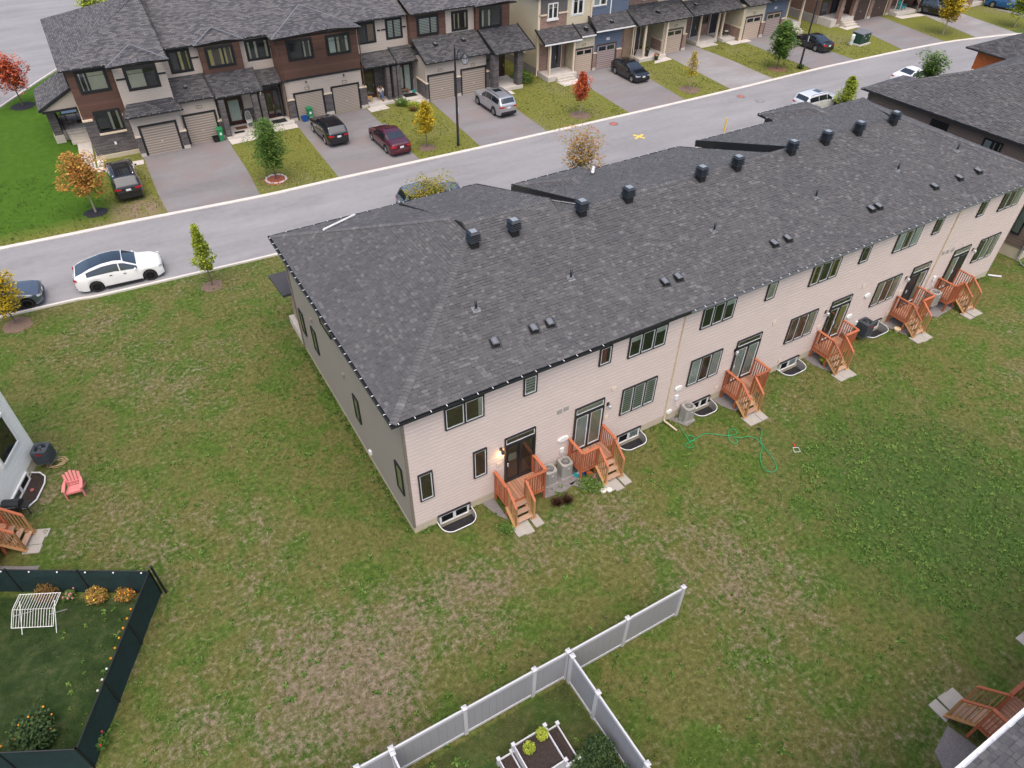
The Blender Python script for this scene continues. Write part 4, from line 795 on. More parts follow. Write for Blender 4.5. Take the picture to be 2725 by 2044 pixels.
# ------------------------------------------------------------------ terraces across the street
EO=.4
def roofset(parent,faces,mat='roof_map'):
    b=MB()
    for P in faces: roofq(b,P,.06)
    return b.build('roof',[mat,'trim_black'],parent)
def eave(parent,a,b,mat='metal_dark',hang='metal_white'): gutter(parent,a,b,mat,.1,.09,hang,.75)
def pent(parent,x0,x1,y0,z0,y1,z1,left=None,right=None,eavemat='metal_dark',mat='roof_map_dark',ends=True):
    """lean-to roof: low edge y0,z0, high edge y1,z1"""
    P=[(x0,y0,z0),(x1,y0,z0),(x1-(right or 0),y1,z1),(x0+(left or 0),y1,z1)]; fs=[P]
    if left: fs.append([(x0,y1,z0),(x0,y0,z0),(x0+left,y1,z1)])
    if right: fs.append([(x1,y0,z0),(x1,y1,z0),(x1-right,y1,z1)])
    b=MB()
    for q in fs: roofq(b,q,.08)
    r=b.build('porch_roof',[mat,'trim_black'],parent)
    if not left and ends: q=MB(); q.bar((x0-.01,y0,z0+.0),(x0-.01,y1,z1),.05,.2); q.build('rake_board','trim_black',parent)
    if not right and ends: q=MB(); q.bar((x1+.01,y0,z0+.0),(x1+.01,y1,z1),.05,.2); q.build('rake_board','trim_black',parent)
    eave(parent,(x0,y0,z0+.0),(x1,y0,z0+.0),eavemat,None if eavemat!='metal_dark' else 'metal_white')
def body(parent,x0,x1,y0,y1,z0,z1,mat,sides='',smat=None,v=False,e=.19):
    c=MB(); c.box(x0+.01,x1-.01,y0+.01,y1,z0,z1); c.build('wall',mat if mat.startswith(('brick','stone','wood')) else mat,parent)
    if mat.startswith('siding'): clap(FR(0,y0,0,0),x0,x1,z0,z1,mat,parent,e=e,v=v)
    if 'W' in sides: clap(FR(x0,0,0,-90),-y1,-y0,z0,z1,smat or mat,parent,e=e) if (smat or mat).startswith('siding') else None
def pier(parent,x0,x1,y,z1,mat='stone_gray',cap='trim_cream',y1=None):
    q=MB(); q.box(x0,x1,y-.13,y1 or y+.3,0,z1); q.build('pillar',mat,parent)
    if cap: q=MB(); q.box(x0-.03,x1+.03,y-.17,(y1 or y+.3)+.03,z1,z1+.09); q.build('stone_cap',cap,parent)
    q=MB(); q.box(x0-.01,x1+.01,y-.14,(y1 or y+.3)+.01,0,.28); q.build('pillar_base','concrete',parent)
def sign(parent,F,x,z,txt,dark=True):
    s=thingpart('house_number',parent,F@Vector((x,0,z))); b=MB(F); b.box(x-.2,x+.2,-.05,-.02,z-.11,z+.11); b.build('plate','trim_black' if dark else 'plate_white',s); b=MB(F); b.box(x-.17,x+.17,-.056,-.05,z-.08,z+.08); b.build('panel','trim_cream' if dark else 'plate_white',s)
    cu=bpy.data.curves.new('digits','FONT'); cu.body=txt; cu.size=.17; cu.align_x='CENTER'; cu.align_y='CENTER'; cu.extrude=.002; o=bpy.data.objects.new('tmp',cu); COL.objects.link(o)
    dg=bpy.context.evaluated_depsgraph_get(); me=bpy.data.meshes.new_from_object(o.evaluated_get(dg)); bpy.data.objects.remove(o); me.materials.clear(); me.materials.append(MATS['trim_black'])
    t=bpy.data.objects.new('digits',me); COL.objects.link(t); t.parent=s; t.matrix_local=Matrix.Translation(-Vector(s['org']))@F@Matrix.Translation((x,-.06,z))@Matrix.Rotation(PI/2,4,'X'); 
def clight(parent,x,y,z):
    l=thingpart('coach_light',parent,(x,y,z)); b=MB(); b.box(x-.05,x+.05,y-.06,y-.02,z-.1,z+.15); b.tube([(x,y-.05,z+.1),(x,y-.14,z+.16),(x,y-.16,z+.08)],.015,5); b.lathe([(.02,.1),(.08,.05),(.02,.06)],6,c=(x,y-.16,z)); b.build('bracket','trim_black',l); b=MB(); b.lathe([(.065,.05),(.05,-.12),(.02,-.14)],6,c=(x,y-.16,z)); b.build('lantern','lamp_clear',l)
# ---- brown and beige terrace
BR=thing('townhouse_row','brown and beige terrace with grey stone bases, top left across the street','townhouse row',(0,43,0))
WT=6.5; EZ=6.72
def rz_(y,e,z=EZ,s=.36): return z+s*(y-e)
YR=50.9
ZR=rz_(YR,43.4)
faces=[[(-6.75,43.4,EZ),(.45,43.4,EZ),(.45,YR,ZR),(.75,YR,ZR)],[(-6.75,57.9,EZ),(-6.75,43.4,EZ),(.75,YR,ZR)],[(.75,57.9,EZ),(-6.75,57.9,EZ),(.75,YR,ZR)]]
def R2(x0,x1,e): z1=EZ+.36*(YR-45.2); return [(x0,e,EZ),(x1,e,EZ),(x1,YR,z1),(x0,YR,z1)]
faces+=[R2(.45,20.6,45.15)]
z3=EZ+.34*(YR-44.55)
faces+=[[(20.6,44.5,EZ+.15),(31.0,44.5,EZ+.15),(25,YR,z3+.1),(20.6,YR,z3+.1)],[(31.0,44.5,EZ+.15),(31.0,57,EZ),(25,YR,z3+.1)],[(31,57.3,EZ),(.5,57.3,EZ),(.5,YR,8.78),(25,YR,z3+.1)]]
faces+=hipproj(-3.75,.5,42.55,EZ,43.4,.34,.36)[0]+hipproj(2.7,6.55,44.7,EZ,45.15,.36,.36)[0]+hipproj(8.3,15.75,43.5,EZ,45.15,.34,.36)[0]+hipproj(26.8,30.95,44.1,EZ+.1,44.5,.34,.36)[0]
rf=roofset(BR,faces)
q=MB(); q.add([(.43,43.4,EZ-.1),(.5,43.4,EZ-.1),(.43,YR,ZR),(.5,YR,ZR),(.43,45.2,EZ-.1),(.5,YR,8.6)],[(0,2,4),(1,5,3),(0,1,3,2)]); q.box(.40,.47,43.4,45.2,EZ-.12,EZ+.02); q.build('rake_board','trim_black',BR)
q=MB()
for a,c in (((-3.75,42.55),(-1.62,44.7)),((.5,42.55),(-1.62,44.7)),((2.7,44.7),(4.62,46.6)),((6.55,44.7),(4.62,46.6)),((8.3,43.5),(12.0,47.2)),((15.75,43.5),(12.0,47.2)),((26.8,44.1),(28.87,46.2))):
    L=(c[1]-a[1])*.35; q.bar((a[0],a[1],EZ+.03),(c[0],c[1],EZ+L+.03),.09,.02)
q.build('hip_flashing','metal_gray',BR)['kind']='stuff'
# walls
body(BR,-6.4,-3.4,43.8,57.4,3.0,WT,'wood_siding'); body(BR,-6.4,-3.4,43.78,57.4,0,3.0,'stone_gray'); q=MB(); q.box(-6.45,-5.75,43.6,43.8,2.97,3.08); q.box(-3.7,-3.35,43.6,43.8,2.97,3.08); q.build('stone_band','trim_cream',BR); q=MB(); q.box(-6.44,-6.38,43.7,57.4,2.97,3.07); q.build('stone_band','trim_cream',BR)
bx('foundation','foundation',BR,-6.42,-3.4,43.66,57.4,0,.3)
S=lambda y:FR(0,y,0,0)
win(S(43.8),-5.72,-3.9,4.98,6.35,BR,(1,2.2),('sides','cream'),trim=.14,munt=.25); win(S(43.78),-5.55,-3.85,2.02,3.5,BR,(1,1),('dark','sides'),trim=.06,sill='trim_cream')
body(BR,-3.4,.1,43.1,52,3.7,WT,'siding_beige'); body(BR,-3.4,.1,42.85,52,0,3.7,'siding_beige'); win(S(43.1),-2.6,-.6,4.9,6.3,BR,(1.6,1),('cream','dark'),trim=.14,munt=.25)
q=MB(); q.box(-3.35,-2.74,43.04,43.12,5.62,5.75); q.box(-.46,.08,43.04,43.12,5.62,5.75); q.build('trim_band','trim_black',BR)
pent(BR,-3.7,.45,42.15,3.25,43.1,3.95,left=.5,right=.5)
garage(S(42.85),-2.85,-.4,2.15,BR); pier(BR,-3.4,-3.05,42.85,1.5); pier(BR,-.2,.25,42.85,1.35)
body(BR,.1,3.0,43.4,47,0,3.4,'siding_beige'); garage(S(43.4),.45,2.7,2.2,BR); sign(BR,S(43.4),1.75,2.75,'2631'); pier(BR,2.85,3.2,43.4,1.4)
body(BR,.1,20.7,45.6,52,3.2,WT,'siding_beige'); pent(BR,.0,3.05,43.05,3.45,45.6,4.5)
win(S(45.6),.85,2.3,4.85,6.35,BR,(1,1.3),('dark','gold'),trim=.13,munt=.2); q=MB(); q.box(2.43,3.0,45.54,45.62,5.62,5.74); q.box(8.5,8.9,45.54,45.62,5.6,5.72); q.box(17.9,18.2,45.54,45.62,5.6,5.72); q.box(18.3,18.7,45.54,45.62,5.6,5.72); q.box(20.3,20.6,45.54,45.62,5.6,5.72); q.build('trim_band','trim_black',BR)
body(BR,3.05,6.2,45.15,47,4.4,WT,'wood_siding'); win(S(45.15),3.6,5.5,4.95,6.3,BR,(1.7,1),('gold','gold'),trim=.14,back='room_brown')
win(S(45.6),6.75,8.45,4.9,6.3,BR,(1,1),('sides','right'),trim=.12,munt=.2)
# entry porches 2 and 3
pent(BR,2.95,6.75,42.9,3.35,45.15,4.45); pent(BR,6.75,9.1,44.0,3.35,45.6,4.1)
body(BR,3.1,8.5,44.9,47,0,3.6,'stone_gray'); bx('porch_floor','concrete_light',BR,3.15,5.9,42.65,44.9,0,.22); bx('porch_floor','concrete_light',BR,6.9,8.9,43.4,44.9,0,.22)
edoor(S(44.85),4.0,5.15,.3,2.5,BR,side=False); edoor(S(44.85),7.1,8.3,.3,2.55,BR,lite='car_glass')
for x in (3.15,5.75): pier(BR,x,x+.42,42.85,3.15,cap=None,y1=43.25)
q=MB(); q.box(5.35,6.2,44.7,44.88,1.5,3.3); q.build('wall','siding_beige',BR); q=MB(); q.tube([(6.5,42.8,3.2),(6.5,42.95,2.9),(6.5,42.95,.2)],.045,6); q.build('downspout','trim_cream',BR)
pier(BR,6.35,6.75,43.0,3.1,cap=None,y1=43.5)
# big brown projection over two garages
body(BR,8.6,15.5,44.0,50,3.35,WT,'wood_siding'); body(BR,8.7,15.45,44.05,50,0,3.35,'siding_beige',e=.13); q=MB(); q.box(8.55,15.55,43.93,44.0,3.28,3.42); q.build('trim_band','trim_black',BR)
win(S(44.0),9.65,11.5,4.9,6.25,BR,(1.5,1),('dark','sides'),trim=.14,munt=.25); win(S(44.0),12.9,14.7,4.88,6.22,BR,(1,1.6),('white','sides'),trim=.14,munt=.25)
garage(S(44.05),9.5,11.8,2.12,BR); garage(S(44.05),12.75,15.0,2.12,BR); pier(BR,11.95,12.6,44.05,1.75); pier(BR,15.15,15.75,44.05,1.75); pier(BR,8.75,9.35,44.05,1.75)
sign(BR,S(44.05),10.6,2.5,'1105'); sign(BR,S(44.05),13.9,2.5,'1107'); clight(BR,10.6,44.05,2.95); clight(BR,13.9,44.05,2.98)
q=MB(); q.tube([(8.75,43.6,6.6),(8.72,43.9,6.3),(8.72,43.9,.3)],.045,6); q.tube([(15.6,43.6,6.6),(15.62,43.95,6.3),(15.62,43.95,.4)],.045,6); q.build('downspout','wood_siding',BR)
# recessed pair with porches 4,5
win(S(45.6),16.2,17.65,4.85,6.35,BR,(1,1),('dark','brown'),trim=.12); win(S(45.6),18.8,20.15,4.9,6.38,BR,(1,1.2),('blind','blind'),trim=.12)
pent(BR,15.75,18.75,43.9,3.35,45.6,4.05); pent(BR,18.78,21.3,44.1,3.25,45.6,4.15)
body(BR,15.6,21.2,45.3,47,0,3.5,'stone_gray'); bx('porch_floor','concrete_light',BR,15.8,18.2,43.75,45.3,0,.2); bx('porch_floor','concrete_light',BR,19.0,21.3,43.4,45.3,0,.2)
edoor(S(45.25),16.0,17.0,.3,2.6,BR,side=False,lite='car_glass'); edoor(S(45.25),18.95,20.5,.3,2.7,BR,frame='trim_black')
for x in (17.75,18.35,18.75): pier(BR,x,x+.32,44.1,3.1,cap=None,y1=44.5)
# raised right block
body(BR,20.7,24.2,44.95,50,4.2,WT+.15,'wood_siding'); body(BR,24.2,27.05,45.0,50,4.2,WT+.15,'siding_beige'); body(BR,27.05,30.6,44.6,50,4.2,WT+.1,'wood_siding'); body(BR,20.7,30.55,45.4,57,0,4.2,'siding_beige')
win(S(44.95),21.5,23.35,4.98,6.35,BR,(1.6,1),('blind','blind'),trim=.14); win(S(45.0),24.9,26.3,4.95,6.35,BR,(1,1),('sides','right'),trim=.14); win(S(44.6),27.55,29.6,4.9,6.4,BR,(1,1),('sides','dark'),trim=.14)
pent(BR,20.7,27.2,42.1,3.45,44.95,4.75); body(BR,20.85,26.95,42.6,47,0,3.5,'siding_beige'); garage(S(42.6),21.15,23.6,2.15,BR); garage(S(42.6),24.45,26.8,2.15,BR); pier(BR,23.75,24.25,42.6,1.7); pier(BR,20.8,21.0,42.6,1.6,y1=44.5); pier(BR,26.95,27.2,42.6,1.7)
sign(BR,S(42.6),22.3,2.55,'1041'); sign(BR,S(42.6),25.6,2.55,'1043')
pent(BR,27.2,31.4,41.3,3.5,44.6,4.75); bx('porch_floor','concrete_light',BR,27.3,30.3,41.5,44.6,0,.3); pier(BR,27.2,27.75,41.75,3.3,cap=None,y1=42.3); pier(BR,29.75,30.3,41.75,3.3,cap=None,y1=42.3)
q=MB(); q.box(27.9,29.3,44.3,44.58,0,2.0); q.build('porch_wall','siding_gray',BR); edoor(S(44.4),29.0,29.9,.35,2.6,BR,side=False,lite=None)
for x in (1.6,22.4,25.3): 
    pass
hv=[(1.3,44.4,3.98),(22.6,43.9,4.3),(25.4,43.9,4.3)]
for i,(x,y,z) in enumerate(hv):
    o=copy_tree(tv); o.location=(x,y,z); o.rotation_euler=(0,0,0); tag(o,['small roof hood above the second brown terrace garage','hood vent on the low roof above the left garage of the stone double','hood vent on the low roof above the right garage of the stone double'][i],'exhaust vent',group='hood vents on porch roofs')
for a,c in (((-6.75,43.4,EZ),(-3.75,43.4,EZ)),((-3.75,42.55,EZ),(.5,42.55,EZ)),((.5,45.15,EZ),(2.7,45.15,EZ)),((2.7,44.7,EZ),(6.55,44.7,EZ)),((6.55,45.15,EZ),(8.3,45.15,EZ)),((8.3,43.5,EZ),(15.75,43.5,EZ)),((15.75,45.15,EZ),(20.6,45.15,EZ)),((20.6,44.5,EZ+.15),(26.8,44.5,EZ+.15)),((26.8,44.1,EZ+.1),(31,44.1,EZ+.1))): eave(BR,(a[0],a[1],a[2]-.01),(c[0],c[1],c[2]-.01))
# side porch of the end house
pb=MB(); roofq(pb,[(-9.1,47.4,3.0),(-9.1,52.6,3.0),(-6.4,52.6,4.3),(-6.4,47.4,4.3)][::-1] and [(-9.1,52.6,3.0),(-9.1,47.4,3.0),(-6.4,47.4,4.35),(-6.4,52.6,4.35)],.12); pb.build('porch_roof',['roof_map','trim_black'],BR)
q=MB(); q.add([(-8.9,47.55,2.85),(-6.4,47.55,2.85),(-6.4,47.55,4.2)],[(0,1,2)]); q.build('gable','orange_wood' if 0 else 'siding_beige',BR); q=MB(); q.bar((-9.05,47.45,2.95),(-6.4,47.45,4.28),.06,.22); q.bar((-8.9,47.5,2.8),(-6.4,47.5,2.8),.06,.16); q.build('rake_board','trim_black',BR)
q=MB(); q.box(-8.75,-8.15,48.6,52.5,.6,2.8); q.build('porch_wall','stone_gray',BR); q=MB(); q.box(-8.8,-8.1,48.55,52.55,0,.62); q.build('porch_base','concrete',BR)
bx('porch_floor','concrete_light',BR,-8.1,-6.42,49.0,52.5,.0,.75)
for i in range(4): bx('porch_step','concrete',BR,-7.75,-6.45,47.75+.33*i,48.08+.33*i,0,.17*(i+1))
q=MB(); q.tube([(-8.0,49.4,1.6),(-7.85,47.85,.9),(-7.85,47.8,.0)],.025,6); q.tube([(-7.9,49.4,1.6),(-7.9,49.4,.75)],.02,5); q.build('handrail','trim_black',BR)
for y0,y1,z0,z1 in ((45.5,46.1,5,6.2),(54,54.6,4.9,6.1)): win(FR(-6.4,0,0,-90),-y1,-y0,z0,z1,BR,fills=('cream',))
bx('meter_box','metal_white',BR,-4.9,-4.75,43.6,43.66,1.0,1.2)
# ---- cream, brick and blue terrace
CR=thing('townhouse_row','cream, pink brick and blue terrace, top centre across the street','townhouse row',(33,43,0))
CT=7.0
body(CR,33.1,36.25,43.5,57,5.45,CT,'siding_gray',v=True); body(CR,33.1,36.25,43.48,57,0,5.45,'brick_brown'); q=MB(); q.box(33.05,33.95,43.38,43.5,5.4,5.52); q.box(35.25,36.3,43.38,43.5,5.4,5.52); q.build('stone_band','trim_cream',CR)
clap(FR(33.1,0,0,-90),-57,-43.5,.75,CT,'siding_yellow',CR,e=.14); bx('foundation','foundation_gray',CR,33.08,33.3,43.6,57,0,.75); bx('corner_trim','trim_cream',CR,33.0,33.2,43.38,43.5,.6,CT)
q=MB(); q.tube([(33.0,43.3,6.9),(33.0,43.42,6.6),(33.0,43.42,.6),(32.8,43.1,.2)],.05,6); q.build('downspout','trim_cream',CR)
win(S(43.48),34.05,35.15,5.05,6.4,CR,(1,1),('dark',),frame='trim_white',sash='trim_white',ft=.07,munt=.3,sill='trim_white')
body(CR,36.25,39.05,43.5,50,3.8,CT,'siding_yellow'); win(S(43.5),36.85,38.05,5.1,6.75,CR,(1,1),('dark',),frame='trim_white',sash='trim_white',ft=.07,munt=.3,trim=.12,trimmat='trim_brown',back='room_dark')
bx('corner_trim','trim_cream',CR,38.95,39.1,43.36,43.5,3.8,CT); body(CR,39.1,43.6,43.5,50,3.8,CT,'siding_blue'); win(S(43.5),39.2,40.8,5.55,6.9,CR,(1,1),('white','sides'),frame='trim_white',sash='trim_white',ft=.07,trim=.06,trimmat='trim_white'); win(S(43.5),42.0,43.2,6.0,6.95,CR,(1,1),('dark',),frame='trim_white',sash='trim_white',ft=.07)
bx('corner_trim','trim_white',CR,41.3,41.4,43.4,43.5,3.8,CT)
pent(CR,32.75,36.95,41.7,3.4,43.5,4.3,eavemat='metal_white'); pent(CR,36.95,38.75,42.0,3.5,43.5,4.25,eavemat='metal_white'); pent(CR,38.75,43.4,41.9,3.75,43.5,4.75,eavemat='metal_white')
q=MB(); q.add([(33.0,41.95,3.2),(33.0,43.5,3.2),(33.0,43.5,4.15)],[(0,1,2)]); q.build('gable','siding_yellow',CR)
body(CR,36.5,38.95,42.4,45,0,3.55,'siding_yellow'); clap(FR(36.5,0,0,-90),-43.5,-42.4,1.3,3.5,'siding_yellow',CR,e=.14); body(CR,38.95,42.3,42.45,45,0,3.8,'siding_blue')
garage(S(42.4),36.75,38.75,2.2,CR,'garage_pink','trim_brown',True,tr=.12); garage(S(42.45),39.4,41.6,2.2,CR,'garage_pink','trim_brown',True,tr=.12); pier(CR,38.85,39.25,42.42,1.6,'brick_brown','trim_cream'); pier(CR,41.75,42.3,42.42,1.6,'brick_brown','trim_cream')
sign(CR,S(42.4),37.7,2.6,'1117'); sign(CR,S(42.45),40.6,2.75,'1113',False)
bx('porch_floor','concrete_light',CR,33.2,36.5,41.6,43.5,.0,.45)
for i in range(2): bx('porch_step','concrete',CR,34.1,36.0,41.6-.32*(i+1),41.6-.32*i,0,.32-.15*i)
for x in (33.5,36.25): bx('porch_post','trim_cream',CR,x-.09,x+.09,41.85,42.03,.45,3.3)
edoor(S(43.42),34.3,35.75,.55,2.75,CR,'door_navy',None,'trim_cream'); 
body(CR,42.4,45.2,44.6,50,0,4.0,'brick_dark'); bx('wall','brick_tan',CR,43.6,45.0,43.7,44.7,0,3.6); 
for x in (43.9,44.15): q=MB(); q.tube([(x,42.3,3.5),(x,42.6,3.2),(x,42.6,.2)],.05,6); q.build('downspout','trim_cream',CR)
bx('wall','brick_dark',CR,42.35,42.6,42.5,44.6,0,3.6); win(FR(0,44.6,0,0),42.75,43.5,1.0,2.6,CR,fills=('dark',))
body(CR,43.6,60,44.7,52,4.0,CT,'brick_brown'); pent(CR,43.9,51.1,42.0,3.6,44.7,4.75); win(S(44.7),46.4,47.8,5.2,6.4,CR,(1,1),('dark',),frame='trim_white',sash='trim_white',sill='trim_white'); body(CR,48.3,53,44.65,50,4.4,CT,'siding_yellow')
q=MB(); q.add([(44.0,42.1,3.4),(44.0,44.7,3.4),(44.0,44.7,4.6)],[(0,1,2)]); q.build('gable','siding_yellow',CR)
body(CR,48.2,51.3,43.1,47,0,3.7,'siding_yellow'); clap(FR(48.2,0,0,-90),-44.7,-43.1,1.35,3.6,'siding_yellow',CR,e=.14); bx('wall','brick_brown',CR,48.12,48.3,43.1,44.7,0,1.35); bx('stone_cap','trim_cream',CR,48.06,48.32,43.05,44.7,1.35,1.45)
garage(S(43.1),48.7,50.85,2.2,CR,'garage_pink','trim_brown',True,tr=.12); pier(CR,51.0,51.5,43.1,1.6,'brick_brown','trim_cream'); sign(CR,S(43.1),49.9,2.6,'1127')
bx('porch_floor','concrete_light',CR,44.6,48.1,42.0,44.7,0,.32); edoor(S(44.6),45.4,46.4,.4,2.65,CR,'door_navy',None,'trim_cream',side=False); win(S(44.59),45.55,46.2,2.0,2.45,CR,ft=.03,munt=.5)
for x in (45.2,48.0): bx('porch_post','trim_cream',CR,x-.1,x+.1,42.2,42.4,.3,3.5)
for x,y in ((38.0,42.6),(41.0,42.6),(47.3,43.2),(52.5,43.4)):
    o=copy_tree(tv); o.location=(x,y,3.95 if x<40 else 4.2); o.rotation_euler=(0,0,0); tag(o,{38.0:'hood vent on the low roof above the cream garage',41.0:'hood vent on the low roof above the blue garage',47.3:'hood vent on the porch roof above the dark front door with a pot',52.5:'hood vent on the porch roof left of the parked black sedan'}[x],'exhaust vent',group='hood vents on porch roofs')
# middle porches
pent(CR,51.1,59.2,42.6,3.4,45.2,4.5); body(CR,51.5,59,45.4,50,0,4.2,'brick_brown'); garage(S(45.3),51.7,52.9,2.4,CR,'garage_pink','trim_brown',tr=.1); bx('porch_floor','concrete_light',CR,53.6,56.6,43.5,45.4,0,.3); bx('porch_floor','concrete_light',CR,57.0,59.0,43.0,45.4,0,.3)
for x in (54.0,56.6,57.3): bx('porch_post','trim_cream',CR,x-.09,x+.09,43.7,43.88,.3,3.3)
edoor(S(45.35),54.2,55.3,.35,2.6,CR,'door_navy',None,'trim_white'); edoor(S(45.35),56.9,58.0,.35,2.6,CR,'door_navy',None,'trim_white',side=False); win(S(45.38),55.6,56.5,1.5,2.8,CR,frame='trim_brown')
body(CR,58.9,62.2,42.6,46,0,3.6,'siding_yellow'); clap(FR(58.9,0,0,-90),-45.4,-42.6,1.35,3.55,'siding_yellow',CR,e=.14); bx('wall','brick_brown',CR,58.82,59.0,42.6,45.4,0,1.3); bx('stone_cap','trim_cream',CR,58.78,59.02,42.55,45.4,1.3,1.4)
body(CR,62.2,65.6,42.65,46,0,3.9,'siding_blue'); garage(S(42.6),59.5,61.8,2.25,CR,'garage_pink','trim_brown',True,tr=.12); garage(S(42.65),62.7,64.9,2.25,CR,'garage_pink','trim_brown',True,tr=.12); pier(CR,61.95,62.45,42.62,1.5,'brick_brown','trim_cream'); pier(CR,65.1,65.7,42.62,1.5,'brick_brown','trim_cream')
sign(CR,S(42.6),60.6,2.65,'1131'); sign(CR,S(42.65),63.8,2.8,'1133',False)
pent(CR,59.0,62.4,42.1,3.6,45,4.7); pent(CR,62.4,69.0,41.9,3.85,45,5.0); body(CR,65.8,68.6,45,50,0,4.5,'brick_brown'); bx('porch_floor','concrete_light',CR,65.9,68.6,42.6,45,0,.75)
for i in range(4): bx('porch_step','concrete',CR,66.2,67.9,42.6-.3*(i+1),42.6-.3*i,0,.62-.14*i)
for x in (66.0,68.5): bx('porch_post','trim_cream',CR,x-.1,x+.1,42.7,42.9,.7,3.7)
faces=[[(32.7,43.1,7.1),(69.2,43.1,7.1),(63,50,9.3),(39,50,9.3)],[(32.7,57.4,7.1),(32.7,43.1,7.1),(39,50,9.3)],[(69.2,43.1,7.1),(69.2,57.4,7.1),(63,50,9.3)],[(69.2,57.4,7.1),(32.7,57.4,7.1),(39,50,9.3),(63,50,9.3)]]
roofset(CR,faces); gutter(CR,(32.7,57,7.08),(32.7,43.1,7.08),'metal_dark')
for y0,y1,z0,z1 in ((48.0,48.7,2.0,3.3),(45.7,46.4,1.6,3.1),(51.6,52.6,5.2,6.5)): win(FR(33.1,0,0,-90),-y1,-y0,z0,z1,CR,fills=('dark',),frame='trim_white',sash='trim_white')
bx('wall_vent','trim_brown',CR,32.99,33.08,49.3,49.5,4.2,4.4)
# ---- red brick terrace, far right
DRW=thing('townhouse_row','red brick terrace with dark brown garage doors, top right','townhouse row',(78,42,0))
body(DRW,71.9,76.2,43.2,52,0,6.8,'brick_dark'); body(DRW,76.2,83,41.8,50,0,3.5,'brick_dark'); body(DRW,83,108,43,52,0,6.8,'brick_dark'); bx('foundation','foundation_gray',DRW,71.8,72.0,43.2,52,0,.9)
garage(S(41.8),76.45,78.9,2.3,DRW,'garage_brown','trim_cream',tr=.12); garage(S(41.8),79.8,82.3,2.3,DRW,'garage_brown','trim_cream',tr=.12); pier(DRW,75.7,76.25,41.5,2.9,'brick_brown','trim_cream'); pier(DRW,79.1,79.6,41.75,2.9,'brick_brown','trim_cream'); pier(DRW,82.5,83.0,41.75,2.9,'brick_brown','trim_cream')
q=MB(); q.box(76.3,82.6,41.7,41.79,2.45,2.75); q.build('stone_band','trim_white',DRW)
bx('porch_floor','concrete_light',DRW,72.1,76.0,41.2,43.2,0,.8); pier(DRW,73.0,73.6,41.25,3.2,'brick_brown',None)
for i in range(3): bx('porch_step','concrete',DRW,73.7,75.6,41.2-.33*(i+1),41.2-.33*i,0,.6-.17*i)
edoor(S(43.15),74.0,75.2,.85,3.0,DRW,'door_navy',None,'trim_black'); q=MB(); q.box(72.2,73.2,43.08,43.16,.9,2.6); q.build('window','car_glass',DRW)
bx('porch_floor','concrete_light',DRW,83.2,86.8,40.6,43,0,.4); pier(DRW,86.9,87.5,40.6,3.0,'brick_brown','trim_cream'); garage(S(40.6),87.8,90.2,2.3,DRW,'garage_brown','trim_cream',tr=.12); garage(S(40.4),91.0,93.3,2.3,DRW,'garage_brown','trim_cream',tr=.12); body(DRW,87.2,94,40.65,46,0,3.4,'brick_dark')
for x in (83.3,84.3): q=MB(); q.tube([(x,41,3.2),(x,41.1,2.9),(x,41.1,.2)],.05,6); q.build('downspout','trim_cream',DRW)
bx('porch_floor','concrete_light',DRW,94.2,98,38.9,42,0,.4); pier(DRW,95,95.6,39,3.0,'brick_brown','trim_cream'); garage(S(39.6),99.5,102,2.3,DRW,'garage_brown','trim_cream',tr=.12); body(DRW,98.6,104,39.65,46,0,3.4,'brick_dark')
pent(DRW,71.7,83.3,40.6,3.4,43.2,4.3); pent(DRW,83.3,94.2,40,3.5,43,4.3); pent(DRW,94.2,104.5,38.6,3.5,43,4.6)
roofset(DRW,[[(71.3,42.6,6.9),(108.4,42.6,6.9),(102,49,9),(78,49,9)],[(71.3,52.4,6.9),(71.3,42.6,6.9),(78,49,9)]])
# ------------------------------------------------------------------ brown sided terrace at the right
RB=thing('townhouse_row','brown sided house row at the right edge, beyond the far end of the main roof','townhouse row',(41.6,0,0))
ra=math.degrees(math.atan2(-.80,13.5))
F1=Matrix.Translation((41.28,13.5,0))@Matrix.Rotation(math.radians(-90+3.4),4,'Z')    # W wall, u runs from front to rear
c=MB(F1); c.box(2.4,13.5,.04,14,.0,6.6); c.box(0,2.4,.04,4.,.0,6.6); c.build('wall','siding_brown',RB); clap(F1,0,13.5,.75,6.6,'siding_brown',RB,e=.19)
q=MB(F1); q.box(0,13.5,-.012,.05,0,.75); q.build('foundation','foundation',RB)
F2=F1@Matrix.Translation((13.5,0,0))@Matrix.Rotation(math.radians(90),4,'Z'); clap(F2,0,14,.55,6.6,'siding_pink',RB); q=MB(F2); q.box(0,14,-.012,.05,0,.55); q.build('foundation','foundation',RB)
for y0,y1 in ((7.45,8.65),(3.88,5.08)): win(F1,13.5-y1,13.5-y0,5.1,6.3,RB,(1,1),('dark','dark') if y0>7 else ('white','sides'),ft=.07)
win(F1,12.25,12.85,1.55,3.6,RB,(1,),('white',),ft=.06); win(F2,1.2,2.8,1.8,3.3,RB,(1,1),('dark',),ft=.06); win(F2,4.2,5.8,.9,3.2,RB,(1,1),('cream',),ft=.06)
q=MB(F1); q.tube([(13.42,-.3,6.5),(13.42,-.08,6.1),(13.42,-.08,.3),(13.9,-.4,.1),(14.6,-.6,.05)],.05,6); q.tube([(.15,-.3,6.5),(.15,-.08,6.1),(.15,-.08,.3)],.05,6); q.build('downspout','metal_gray',RB)
def f1(u,n,z): return tuple(F1@Vector((u,n,z)))
e0,e1,e2=f1(-.4,-.4,6.75),f1(13.8,-.4,6.75),f1(13.8,14.5,6.75)
a1=f1(6.7,6.7,9.28); a2=f1(6.7,14.5,9.28)
k1=f1(-.4,4.6,6.75); k2=f1(2.1,4.6,7.3); 
pl1=[e0,e1,a1]; pl2=[e1,e2,a2,a1]
